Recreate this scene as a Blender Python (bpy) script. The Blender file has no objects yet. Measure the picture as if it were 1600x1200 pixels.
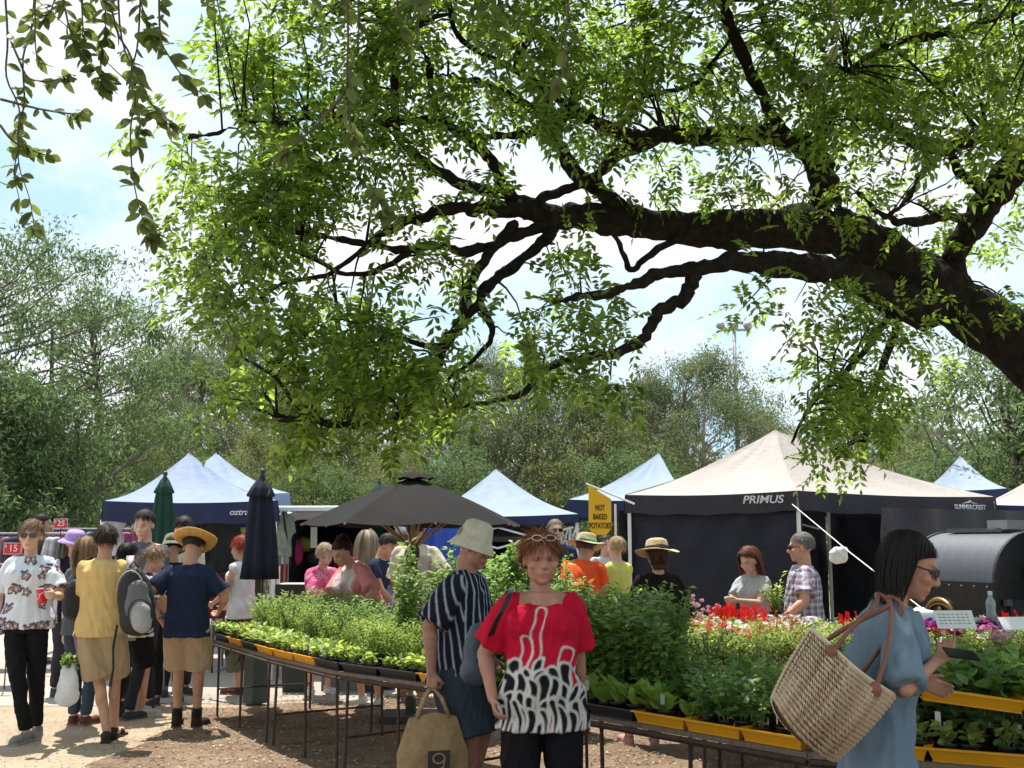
import bpy, math, random
import numpy as np
from math import radians as R, sin, cos, pi, atan2, sqrt
from mathutils import Vector, Matrix

random.seed(7)
rng = np.random.default_rng(7)
sc = bpy.context.scene
COL = sc.collection

# ------------------------------------------------------------------ camera
F = 1715.0
PITCH = math.atan((848 - 600) / F)
CAMZ = 1.6
cd = bpy.data.cameras.new('camera')
cam = bpy.data.objects.new('camera', cd)
COL.objects.link(cam)
cd.sensor_width = 36
cd.lens = F / 1600 * 36
cd.clip_start = 0.05
cd.clip_end = 4000
cam.location = (0, 0, CAMZ)
cam.rotation_euler = (R(90) + PITCH, 0, 0)
sc.camera = cam
cd.dof.use_dof = True
cd.dof.focus_distance = 9.5
cd.dof.aperture_fstop = 11

# ------------------------------------------------------------------ sky and sun
SUNV = Vector((-0.13, 0.32, 1.0)).normalized()
ELEV = math.asin(SUNV.z)
AZ = atan2(SUNV.x, SUNV.y)
world = bpy.data.worlds.new('World')
sc.world = world
world.use_nodes = True
wn, wl = world.node_tree.nodes, world.node_tree.links
wn.clear()
wo = wn.new('ShaderNodeOutputWorld')
bg = wn.new('ShaderNodeBackground')
sky = wn.new('ShaderNodeTexSky')
sky.sky_type = 'NISHITA'
sky.sun_disc = False
sky.sun_elevation = ELEV
sky.sun_rotation = AZ
sky.air_density = 1.0
sky.dust_density = 1.2
tc = wn.new('ShaderNodeTexCoord')
mp = wn.new('ShaderNodeMapping')
mp.inputs['Scale'].default_value = (1.0, 1.0, 2.6)
nz = wn.new('ShaderNodeTexNoise')
nz.inputs['Scale'].default_value = 2.3
nz.inputs['Detail'].default_value = 7
nz.inputs['Roughness'].default_value = 0.6
nz.inputs['Distortion'].default_value = 0.4
rp = wn.new('ShaderNodeValToRGB')
rp.color_ramp.elements[0].position = 0.40
rp.color_ramp.elements[0].color = (8.0, 11.8, 14.7, 1)
rp.color_ramp.elements[1].position = 0.60
rp.color_ramp.elements[1].color = (15.4, 15.6, 15.8, 1)
mx = wn.new('ShaderNodeMix')
mx.data_type = 'RGBA'
mx.inputs['Factor'].default_value = 0.84
wl.new(tc.outputs['Generated'], mp.inputs['Vector'])
wl.new(mp.outputs['Vector'], nz.inputs['Vector'])
wl.new(nz.outputs['Fac'], rp.inputs['Fac'])
wl.new(rp.outputs['Color'], mx.inputs['B'])
wl.new(sky.outputs['Color'], mx.inputs['A'])
wl.new(mx.outputs['Result'], bg.inputs['Color'])
bg.inputs['Strength'].default_value = 0.055
wl.new(bg.outputs['Background'], wo.inputs['Surface'])

sd = bpy.data.lights.new('sun', 'SUN')
sd.energy = 5.0
sd.angle = R(0.55)
sd.color = (1.0, 0.955, 0.88)
sun = bpy.data.objects.new('sun', sd)
COL.objects.link(sun)
sun.rotation_euler = (-SUNV).to_track_quat('-Z', 'Y').to_euler()
sun.location = (0, 0, 30)

sc.view_settings.view_transform = 'Standard'
sc.view_settings.look = 'None'
sc.view_settings.gamma = 1
sc.view_settings.exposure = 0.65
sc.view_settings.use_curve_mapping = False
sc.cycles.max_bounces = 6
sc.cycles.diffuse_bounces = 3
sc.cycles.glossy_bounces = 2
sc.cycles.transmission_bounces = 4
sc.cycles.transparent_max_bounces = 8
sc.cycles.use_denoising = True


# ------------------------------------------------------------------ mapping helpers
def P(px, py, Y):
    u, v = (px - 800) / F, (600 - py) / F
    dy = cos(PITCH) - v * sin(PITCH)
    dz = sin(PITCH) + v * cos(PITCH)
    t = Y / dy
    return Vector((u * t, Y, CAMZ + dz * t))


def G(px, py, z=0.0):
    u, v = (px - 800) / F, (600 - py) / F
    dy = cos(PITCH) - v * sin(PITCH)
    dz = sin(PITCH) + v * cos(PITCH)
    t = (z - CAMZ) / dz
    return Vector((u * t, dy * t, z))


# ------------------------------------------------------------------ materials
MATS = {}


def mat(name, c, rough=0.7, var=0.12, scale=8.0, bump=0.0, bscale=60.0, metal=0.0, spec=0.4, trans=0.0, stretch=None):
    if name in MATS:
        return MATS[name]
    m = bpy.data.materials.new(name)
    m.use_nodes = True
    n, l = m.node_tree.nodes, m.node_tree.links
    b = n['Principled BSDF']
    b.inputs['Roughness'].default_value = rough
    b.inputs['Metallic'].default_value = metal
    b.inputs['Specular IOR Level'].default_value = spec
    t = n.new('ShaderNodeTexCoord')
    vec = t.outputs['Object']
    if stretch:
        mp_ = n.new('ShaderNodeMapping')
        mp_.inputs['Scale'].default_value = stretch
        l.new(vec, mp_.inputs['Vector'])
        vec = mp_.outputs['Vector']
    if var > 0:
        z = n.new('ShaderNodeTexNoise')
        z.inputs['Scale'].default_value = scale
        z.inputs['Detail'].default_value = 5
        z.inputs['Roughness'].default_value = 0.65
        l.new(vec, z.inputs['Vector'])
        r_ = n.new('ShaderNodeValToRGB')
        r_.color_ramp.elements[0].position = 0.3
        r_.color_ramp.elements[1].position = 0.7
        r_.color_ramp.elements[0].color = tuple(x * (1 - var) for x in c) + (1,)
        r_.color_ramp.elements[1].color = tuple(min(1, x * (1 + var)) for x in c) + (1,)
        l.new(z.outputs['Fac'], r_.inputs['Fac'])
        l.new(r_.outputs['Color'], b.inputs['Base Color'])
    else:
        b.inputs['Base Color'].default_value = tuple(c) + (1,)
    if bump > 0:
        z2 = n.new('ShaderNodeTexNoise')
        z2.inputs['Scale'].default_value = bscale
        z2.inputs['Detail'].default_value = 6
        l.new(vec, z2.inputs['Vector'])
        bp = n.new('ShaderNodeBump')
        bp.inputs['Strength'].default_value = bump
        bp.inputs['Distance'].default_value = 0.02
        l.new(z2.outputs['Fac'], bp.inputs['Height'])
        l.new(bp.outputs['Normal'], b.inputs['Normal'])
    if trans > 0:
        tr = n.new('ShaderNodeBsdfTranslucent')
        tr.inputs['Color'].default_value = tuple(min(1, x * 1.1) for x in c) + (1,)
        ms = n.new('ShaderNodeMixShader')
        ms.inputs['Fac'].default_value = trans
        l.new(b.outputs['BSDF'], ms.inputs[1])
        l.new(tr.outputs['BSDF'], ms.inputs[2])
        l.new(ms.outputs['Shader'], n['Material Output'].inputs['Surface'])
    MATS[name] = m
    return m


def leafmat(name, c1, c2, tcol, trans=0.45, rough=0.45, spec=0.35):
    if name in MATS:
        return MATS[name]
    m = bpy.data.materials.new(name)
    m.use_nodes = True
    n, l = m.node_tree.nodes, m.node_tree.links
    b = n['Principled BSDF']
    b.inputs['Roughness'].default_value = rough
    b.inputs['Specular IOR Level'].default_value = spec
    g = n.new('ShaderNodeNewGeometry')
    r_ = n.new('ShaderNodeValToRGB')
    r_.color_ramp.elements[0].color = tuple(c1) + (1,)
    r_.color_ramp.elements[1].color = tuple(c2) + (1,)
    l.new(g.outputs['Random Per Island'], r_.inputs['Fac'])
    l.new(r_.outputs['Color'], b.inputs['Base Color'])
    tr = n.new('ShaderNodeBsdfTranslucent')
    tr.inputs['Color'].default_value = tuple(tcol) + (1,)
    mr = n.new('ShaderNodeMix')
    mr.data_type = 'RGBA'
    mr.blend_type = 'MULTIPLY'
    mr.inputs['Factor'].default_value = 0.6
    mr.inputs['A'].default_value = tuple(tcol) + (1,)
    h = n.new('ShaderNodeHueSaturation')
    r2 = n.new('ShaderNodeMapRange')
    far_ = name in ('hazed_gum_leaf', 'hazed_yellow_gum_leaf', 'fresh_green_leaf')
    r2.inputs['To Min'].default_value = 0.85 if far_ else 0.4
    r2.inputs['To Max'].default_value = 1.15 if far_ else 1.5
    l.new(g.outputs['Random Per Island'], r2.inputs['Value'])
    h.inputs['Color'].default_value = tuple(tcol) + (1,)
    l.new(r2.outputs['Result'], h.inputs['Value'])
    l.new(h.outputs['Color'], tr.inputs['Color'])
    ms = n.new('ShaderNodeMixShader')
    ms.inputs['Fac'].default_value = trans
    l.new(b.outputs['BSDF'], ms.inputs[1])
    l.new(tr.outputs['BSDF'], ms.inputs[2])
    l.new(ms.outputs['Shader'], n['Material Output'].inputs['Surface'])
    MATS[name] = m
    return m


def vcmat(name, rough=0.85, bump=0.25, bscale=160, spec=0.2, sss=0.0):
    if name in MATS:
        return MATS[name]
    m = bpy.data.materials.new(name)
    m.use_nodes = True
    n, l = m.node_tree.nodes, m.node_tree.links
    b = n['Principled BSDF']
    b.inputs['Roughness'].default_value = rough
    b.inputs['Specular IOR Level'].default_value = spec
    a = n.new('ShaderNodeAttribute')
    a.attribute_name = 'Col'
    t = n.new('ShaderNodeTexCoord')
    z = n.new('ShaderNodeTexNoise')
    z.inputs['Scale'].default_value = 14
    z.inputs['Detail'].default_value = 4
    l.new(t.outputs['Object'], z.inputs['Vector'])
    mr = n.new('ShaderNodeMapRange')
    mr.inputs['To Min'].default_value = 0.82
    mr.inputs['To Max'].default_value = 1.18
    l.new(z.outputs['Fac'], mr.inputs['Value'])
    h = n.new('ShaderNodeHueSaturation')
    l.new(a.outputs['Color'], h.inputs['Color'])
    l.new(mr.outputs['Result'], h.inputs['Value'])
    l.new(h.outputs['Color'], b.inputs['Base Color'])
    z2 = n.new('ShaderNodeTexNoise')
    z2.inputs['Scale'].default_value = bscale
    l.new(t.outputs['Object'], z2.inputs['Vector'])
    bp = n.new('ShaderNodeBump')
    bp.inputs['Strength'].default_value = bump
    bp.inputs['Distance'].default_value = 0.004
    l.new(z2.outputs['Fac'], bp.inputs['Height'])
    l.new(bp.outputs['Normal'], b.inputs['Normal'])
    if sss > 0:
        b.inputs['Subsurface Weight'].default_value = sss
        b.inputs['Subsurface Radius'].default_value = (0.012, 0.005, 0.003)
        b.inputs['Subsurface Scale'].default_value = 1.0
    MATS[name] = m
    return m


# ------------------------------------------------------------------ mesh helpers
_u = []
_f = []
NS, NR = 12, 7
for j in range(1, NR):
    th = pi * j / NR
    for i in range(NS):
        a = 2 * pi * i / NS
        _u.append((sin(th) * cos(a), sin(th) * sin(a), cos(th)))
_u.append((0, 0, 1)); _u.append((0, 0, -1))
for j in range(NR - 2):
    for i in range(NS):
        _f.append((j * NS + i, (j + 1) * NS + i, (j + 1) * NS + (i + 1) % NS, j * NS + (i + 1) % NS))
_t, _b = len(_u) - 2, len(_u) - 1
for i in range(NS):
    _f.append((_t, i, (i + 1) % NS))
    _f.append((_b, (NR - 2) * NS + (i + 1) % NS, (NR - 2) * NS + i))
SPH = np.array(_u)


def fr(d, up=None):
    """two unit vectors across the direction d"""
    d = Vector(d).normalized()
    u = Vector(up) if up is not None else (Vector((0, 0, 1)) if abs(d.z) < 0.9 else Vector((0, 1, 0)))
    a = d.cross(u)
    if a.length < 1e-6:
        a = d.cross(Vector((1, 0, 0)))
    a.normalize()
    b = a.cross(d).normalized()
    return a, b


class MB:
    def __init__(s):
        s.v = []; s.f = []; s.n = 0; s.mi = []; s.m = 0

    def add(s, v, f):
        v = np.asarray(v, dtype=float)
        s.v.append(v)
        for q in f:
            s.f.append(tuple(i + s.n for i in q))
            s.mi.append(s.m)
        s.n += len(v)

    def ell(s, c, r, M=None):
        if not hasattr(r, '__len__'):
            r = (r, r, r)
        v = SPH * np.array(r)
        if M is not None:
            v = v @ np.array(M.to_3x3()).T
        s.add(v + np.array(c), _f)

    def loft(s, rings, caps=True):
        """rings: list of (centre, axis_u, axis_v, ru, rv)"""
        n = 14
        vs = []
        for c, u, v, ru, rv in rings:
            for i in range(n):
                a = 2 * pi * i / n
                vs.append(tuple(Vector(c) + Vector(u) * (ru * cos(a)) + Vector(v) * (rv * sin(a))))
        f = []
        for k in range(len(rings) - 1):
            for i in range(n):
                f.append((k * n + i, k * n + (i + 1) % n, (k + 1) * n + (i + 1) % n, (k + 1) * n + i))
        if caps:
            f.append(tuple(range(n))[::-1])
            f.append(tuple(range((len(rings) - 1) * n, len(rings) * n)))
        s.add(vs, f)

    def frust(s, p0, p1, r0, r1, asp=1.0, up=None):
        p0, p1 = Vector(p0), Vector(p1)
        a, b = fr(p1 - p0, up)
        s.loft([(p0, a, b, r0, r0 * asp), (p1, a, b, r1, r1 * asp)])

    def cap(s, p0, p1, r0, r1):
        s.frust(p0, p1, r0, r1)
        s.ell(p0, r0); s.ell(p1, r1)

    def tube(s, pts, rads, n=8, caps=True):
        pts = [Vector(p) for p in pts]
        if not hasattr(rads, '__len__'):
            rads = [rads] * len(pts)
        vs = []
        a = None
        for i, p in enumerate(pts):
            d = pts[min(i + 1, len(pts) - 1)] - pts[max(i - 1, 0)]
            if d.length < 1e-9:
                d = Vector((0, 0, 1))
            d.normalize()
            if a is None:
                a, b = fr(d)
            else:
                a = (a - d * a.dot(d))
                if a.length < 1e-6:
                    a, b = fr(d)
                a.normalize()
                b = a.cross(d).normalized()
            for k in range(n):
                t = 2 * pi * k / n
                vs.append(tuple(p + a * (rads[i] * cos(t)) + b * (rads[i] * sin(t))))
        f = []
        for i in range(len(pts) - 1):
            for k in range(n):
                f.append((i * n + k, (i + 1) * n + k, (i + 1) * n + (k + 1) % n, i * n + (k + 1) % n))
        if caps:
            f.append(tuple(range(n)))
            f.append(tuple(range((len(pts) - 1) * n, len(pts) * n))[::-1])
        s.add(vs, f)

    def box(s, c, d, M=None, rz=0.0):
        hx, hy, hz = d[0] / 2, d[1] / 2, d[2] / 2
        v = [Vector((x, y, z)) for z in (-hz, hz) for y in (-hy, hy) for x in (-hx, hx)]
        if M is None:
            M = Matrix.Rotation(rz, 3, 'Z')
        v = [tuple(M @ q + Vector(c)) for q in v]
        s.add(v, [(0, 2, 3, 1), (4, 5, 7, 6), (0, 1, 5, 4), (2, 6, 7, 3), (0, 4, 6, 2), (1, 3, 7, 5)])

    def prism(s, pts, thick):
        """closed outline (3-D points in one plane) extruded by the vector thick"""
        n = len(pts)
        v = [tuple(Vector(p)) for p in pts] + [tuple(Vector(p) + Vector(thick)) for p in pts]
        f = [tuple(range(n)), tuple(range(n, 2 * n))[::-1]]
        for i in range(n):
            f.append((i, i + n, (i + 1) % n + n, (i + 1) % n))
        s.add(v, f)

    def lathe(s, prof, c=(0, 0, 0), n=24, M=None, wob=None):
        vs = []
        for r, z in prof:
            for i in range(n):
                a = 2 * pi * i / n
                rr, zz = r, z
                if wob:
                    rr, zz = wob(r, z, a)
                q = Vector((rr * cos(a), rr * sin(a), zz))
                if M is not None:
                    q = M @ q
                vs.append(tuple(q + Vector(c)))
        f = []
        for k in range(len(prof) - 1):
            for i in range(n):
                f.append((k * n + i, k * n + (i + 1) % n, (k + 1) * n + (i + 1) % n, (k + 1) * n + i))
        s.add(vs, f)

    def arrays(s):
        return np.concatenate(s.v) if s.v else np.zeros((0, 3)), s.f

    def build(s, name, m=None, parent=None, smooth=False, loc=None, rot=0.0):
        v, f = s.arrays()
        me = bpy.data.meshes.new(name)
        me.from_pydata(v.tolist(), [], f)
        if smooth:
            me.polygons.foreach_set('use_smooth', [True] * len(me.polygons))
        for q in (m if isinstance(m, (list, tuple)) else [m]):
            if q:
                me.materials.append(q)
        if isinstance(m, (list, tuple)):
            me.polygons.foreach_set('material_index', s.mi)
        me.update()
        return link(name, me, parent, loc, rot)


def link(name, me, parent=None, loc=None, rot=0.0):
    o = bpy.data.objects.new(name, me)
    COL.objects.link(o)
    if parent is not None:
        o.parent = parent
    if loc is not None:
        o.location = loc
    if rot:
        o.rotation_euler = (0, 0, rot)
    return o


def npmesh(name, V, Fc, m, smooth=False):
    """V (n,3), Fc (m,k) same-size faces"""
    me = bpy.data.meshes.new(name)
    V = np.ascontiguousarray(V, dtype=np.float32)
    Fc = np.ascontiguousarray(Fc, dtype=np.int32)
    k = Fc.shape[1]
    me.vertices.add(len(V)); me.vertices.foreach_set('co', V.ravel())
    me.loops.add(Fc.size); me.loops.foreach_set('vertex_index', Fc.ravel())
    me.polygons.add(len(Fc))
    me.polygons.foreach_set('loop_start', np.arange(0, Fc.size, k, dtype=np.int32))
    if smooth:
        me.polygons.foreach_set('use_smooth', np.ones(len(Fc), dtype=bool))
    me.materials.append(m)
    me.update(calc_edges=True)
    me.validate()
    return me


def tag(o, label=None, cat=None, group=None, kind=None):
    if label: o['label'] = label
    if cat: o['category'] = cat
    if group: o['group'] = group
    if kind: o['kind'] = kind
    return o


def empty(name, loc, rz=0.0, label=None, cat=None, group=None):
    o = bpy.data.objects.new(name, None)
    COL.objects.link(o)
    o.location = loc
    o.rotation_euler = (0, 0, rz)
    o.empty_display_size = 0.1
    return tag(o, label, cat, group)


def dup(o, loc=None, rz=None, scale=None, label=None, group=None, parent=None):
    c = o.copy()
    COL.objects.link(c)
    if parent is not None:
        c.parent = parent
    if loc is not None: c.location = loc
    if rz is not None: c.rotation_euler = (0, 0, rz)
    if scale is not None: c.scale = scale if hasattr(scale, '__len__') else (scale,) * 3
    if label: c['label'] = label
    if group: c['group'] = group
    for ch in list(o.children):
        dup(ch, parent=c)
    return c


def nrm(a):
    return a / np.maximum(np.linalg.norm(a, axis=-1, keepdims=True), 1e-9)


def leaves(O, D, N, L, W, fold=0.25, mid=0.45):
    """leaf blades: base O, direction D, normal N, length L, width W; 2 triangles each, folded on the midrib"""
    D = nrm(D)
    S = nrm(np.cross(D, N))
    N = np.cross(S, D)
    L = np.broadcast_to(L, (len(O),))[:, None]
    W = np.broadcast_to(W, (len(O),))[:, None]
    m = O + D * L * mid
    a = m + S * W * 0.5 + N * W * fold
    b = m - S * W * 0.5 + N * W * fold
    t = O + D * L - N * L * 0.08
    V = np.stack([O, a, t, b], 1).reshape(-1, 3)
    i = np.arange(len(O))[:, None] * 4
    Fc = np.concatenate([np.hstack([i, i + 1, i + 2]), np.hstack([i, i + 2, i + 3])])
    return V, Fc


def bleaves(O, D, N, L, W, fold=0.12, droop=0.12):
    """broad leaf blades with a rounded outline: 8 triangles each"""
    D = nrm(D)
    S = nrm(np.cross(D, N))
    N = np.cross(S, D)
    L = np.broadcast_to(L, (len(O),))[:, None]
    W = np.broadcast_to(W, (len(O),))[:, None]
    st = [(0.0, 0.0), (0.22, 0.36), (0.5, 0.5), (0.78, 0.34), (1.0, 0.0)]
    rows = []
    for t, w in st:
        c = O + D * L * t - N * L * droop * t * t
        rows += [c + S * W * w + N * W * fold * w * 2, c, c - S * W * w + N * W * fold * w * 2]
    V = np.stack(rows, 1)
    n = V.shape[1]
    V = V.reshape(-1, 3)
    i = np.arange(len(O))[:, None] * n
    Fs = []
    for k in range(4):
        a = k * 3
        Fs.append(np.hstack([i + a, i + a + 1, i + a + 4, i + a + 3]))
        Fs.append(np.hstack([i + a + 1, i + a + 2, i + a + 5, i + a + 4]))
    return V, np.concatenate(Fs)


def rdir(n, up=0.0):
    d = rng.normal(size=(n, 3))
    d = nrm(d)
    d[:, 2] += up
    return nrm(d)


def text(body, size, loc, R3, m, parent=None, name='lettering', ext=0.002, align='CENTER', sx=1.0, shear=0.0, space=0.9):
    cu = bpy.data.curves.new(name, 'FONT')
    cu.body = body
    cu.size = size
    cu.align_x = align
    cu.align_y = 'CENTER'
    cu.extrude = ext
    cu.offset = size * 0.012
    cu.space_line = space
    cu.shear = shear
    cu.materials.append(m)
    o = bpy.data.objects.new('tmp', cu)
    COL.objects.link(o)
    me = bpy.data.meshes.new_from_object(o.evaluated_get(bpy.context.evaluated_depsgraph_get()))
    bpy.data.objects.remove(o)
    me.name = name
    o = bpy.data.objects.new(name, me)
    COL.objects.link(o)
    M = R3.to_4x4()
    M.translation = Vector(loc)
    o.matrix_world = M @ Matrix.Diagonal((sx, 1, 1, 1))
    if parent is not None:
        o.parent = parent
    return o


def face_R(right, up=Vector((0, 0, 1))):
    """rotation whose X is right, Y is up, Z faces out"""
    r = Vector(right).normalized()
    z = r.cross(Vector(up)).normalized()
    u = z.cross(r).normalized()
    return Matrix((r, u, z)).transposed()

# ------------------------------------------------------------------ ground
def groundmat(name, c1, c2, c3, sc1=1.2, sc2=45, bump=0.5):
    m = bpy.data.materials.new(name)
    m.use_nodes = True
    n, l = m.node_tree.nodes, m.node_tree.links
    b = n['Principled BSDF']
    b.inputs['Roughness'].default_value = 0.95
    b.inputs['Specular IOR Level'].default_value = 0.1
    t = n.new('ShaderNodeTexCoord')
    z1 = n.new('ShaderNodeTexNoise'); z1.inputs['Scale'].default_value = sc1; z1.inputs['Detail'].default_value = 8; z1.inputs['Roughness'].default_value = 0.7
    z2 = n.new('ShaderNodeTexNoise'); z2.inputs['Scale'].default_value = sc2; z2.inputs['Detail'].default_value = 8; z2.inputs['Roughness'].default_value = 0.75
    l.new(t.outputs['Object'], z1.inputs['Vector']); l.new(t.outputs['Object'], z2.inputs['Vector'])
    r1 = n.new('ShaderNodeValToRGB')
    r1.color_ramp.elements[0].position = 0.35; r1.color_ramp.elements[1].position = 0.65
    r1.color_ramp.elements[0].color = c1 + (1,); r1.color_ramp.elements[1].color = c2 + (1,)
    r2 = n.new('ShaderNodeValToRGB')
    r2.color_ramp.elements[0].position = 0.36; r2.color_ramp.elements[1].position = 0.6
    r2.color_ramp.elements[0].color = c3 + (1,); r2.color_ramp.elements[1].color = (1, 1, 1, 1)
    mx_ = n.new('ShaderNodeMix'); mx_.data_type = 'RGBA'; mx_.blend_type = 'MULTIPLY'; mx_.inputs['Factor'].default_value = 1.0
    l.new(z1.outputs['Fac'], r1.inputs['Fac']); l.new(z2.outputs['Fac'], r2.inputs['Fac'])
    l.new(r1.outputs['Color'], mx_.inputs['A']); l.new(r2.outputs['Color'], mx_.inputs['B'])
    l.new(mx_.outputs['Result'], b.inputs['Base Color'])
    bp = n.new('ShaderNodeBump'); bp.inputs['Strength'].default_value = bump; bp.inputs['Distance'].default_value = 0.03
    l.new(z2.outputs['Fac'], bp.inputs['Height']); l.new(bp.outputs['Normal'], b.inputs['Normal'])
    return m


m_soil = groundmat('sandy_soil', (0.36, 0.285, 0.20), (0.48, 0.39, 0.29), (0.72, 0.68, 0.64), 0.9, 38, 0.4)
m_mulch = groundmat('mulched_soil', (0.26, 0.18, 0.12), (0.44, 0.33, 0.235), (0.5, 0.45, 0.4), 1.6, 60, 0.9)
m_road = groundmat('pale_gravel_road', (0.36, 0.32, 0.27), (0.43, 0.39, 0.34), (0.88, 0.87, 0.86), 0.35, 70, 0.2)
m_grass = groundmat('dry_grass', (0.16, 0.17, 0.06), (0.30, 0.27, 0.13), (0.6, 0.6, 0.55), 0.4, 20, 0.6)


def sheet(name, outline, z, m, sub=None):
    me = bpy.data.meshes.new(name)
    me.from_pydata([(x, y, z) for x, y in outline], [], [tuple(range(len(outline)))])
    me.materials.append(m)
    return tag(link(name, me), kind='structure')


# one rolling ground sheet to the horizon
gx = np.concatenate([-np.geomspace(900, 12, 24), np.linspace(-11, 11, 45), np.geomspace(12, 900, 24)])
gy = np.concatenate([np.linspace(-12, 26, 77), np.geomspace(27, 1500, 30)])
XX, YY = np.meshgrid(gx, gy)
ZZ = np.where(YY > 55, np.minimum((YY - 55) * 0.002, 1.2), 0.0)
V = np.stack([XX.ravel(), YY.ravel(), ZZ.ravel()], 1)
nx, ny = len(gx), len(gy)
ii = (np.arange(ny - 1)[:, None] * nx + np.arange(nx - 1)[None]).ravel()
me = npmesh('ground', V, np.stack([ii, ii + 1, ii + nx + 1, ii + nx], 1), m_soil)
tag(link('ground', me), kind='structure')


def wob_edge(pts, amp=0.12, step=0.35):
    out = []
    n = len(pts)
    for i in range(n):
        a, b = Vector(pts[i]), Vector(pts[(i + 1) % n])
        k = max(1, int((b - a).length / step))
        if (b - a).length > 12:
            k = 1
        for j in range(k):
            p = a.lerp(b, j / k)
            out.append((p.x + random.uniform(-amp, amp), p.y + random.uniform(-amp, amp)))
    return out


sheet('road', wob_edge([(-30, 11.2), (-4.2, 11.3), (-2.6, 11.4), (-1.0, 11.9), (0.5, 12.3), (9, 13), (9, 27), (-30, 27)]), 0.004, m_road)
sheet('mulch_bed', wob_edge([(-3.0, 7.9), (-2.9, 9.4), (-3.2, 11.0), (-1.2, 11.7), (0.5, 12.1), (9, 12.5), (9, 1.0), (-1.9, 1.0), (-2.4, 5.5)]), 0.008, m_mulch)
sheet('grass_field', [(-400, 29), (400, 29), (400, 54), (-400, 54)], 0.006, m_grass)

# wood chips and dry leaves lying on the mulch
nchip = 26000
cx = rng.uniform(-3.8, 5.5, nchip); cy = rng.uniform(3.6, 12.0, nchip)
keep = (cx > -3.0 + rng.normal(0, .35, nchip))
cx, cy = cx[keep], cy[keep]
n_ = len(cx)
O = np.stack([cx, cy, rng.uniform(0.010, 0.02, n_)], 1)
a = rng.uniform(0, 2 * pi, n_)
D = np.stack([np.cos(a), np.sin(a), rng.uniform(-.1, .35, n_)], 1)
V, Fc = leaves(O, D, np.stack([rng.normal(0, .3, n_), rng.normal(0, .3, n_), np.ones(n_)], 1), rng.uniform(.02, .055, n_), rng.uniform(.008, .02, n_), 0.1)
mchip = leafmat('wood_chip', (0.10, 0.06, 0.035), (0.52, 0.40, 0.28), (0.2, 0.12, 0.06), 0.0, 0.9, 0.1)
tag(link('wood_chips', npmesh('wood_chips', V, Fc, mchip)), 'brown wood chips and dry leaves strewn under the plant tables', 'mulch', kind='stuff')
n_ = 3800
O = np.stack([rng.uniform(-7, -2.2, n_), rng.uniform(4.5, 11, n_), np.full(n_, 0.012)], 1)
a = rng.uniform(0, 2 * pi, n_)
D = np.stack([np.cos(a), np.sin(a), rng.uniform(-.1, .25, n_)], 1)
V, Fc = leaves(O, D, np.tile([0, 0, 1.], (n_, 1)), rng.uniform(.015, .045, n_), rng.uniform(.006, .016, n_), 0.1)
tag(link('leaf_litter', npmesh('leaf_litter', V, Fc, mchip)), 'sparse dry leaf litter on the sandy ground at left', 'leaf litter', kind='stuff')

# ------------------------------------------------------------------ the big near tree
m_bark = mat('dark_bark', (0.024, 0.020, 0.016), 0.95, 0.55, 14, 1.0, 26, spec=0.12, stretch=(1, 1, 1))
m_ash = leafmat('ash_leaf', (0.020, 0.046, 0.009), (0.11, 0.18, 0.036), (0.40, 0.58, 0.065), 0.47, 0.33, 0.5)

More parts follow.
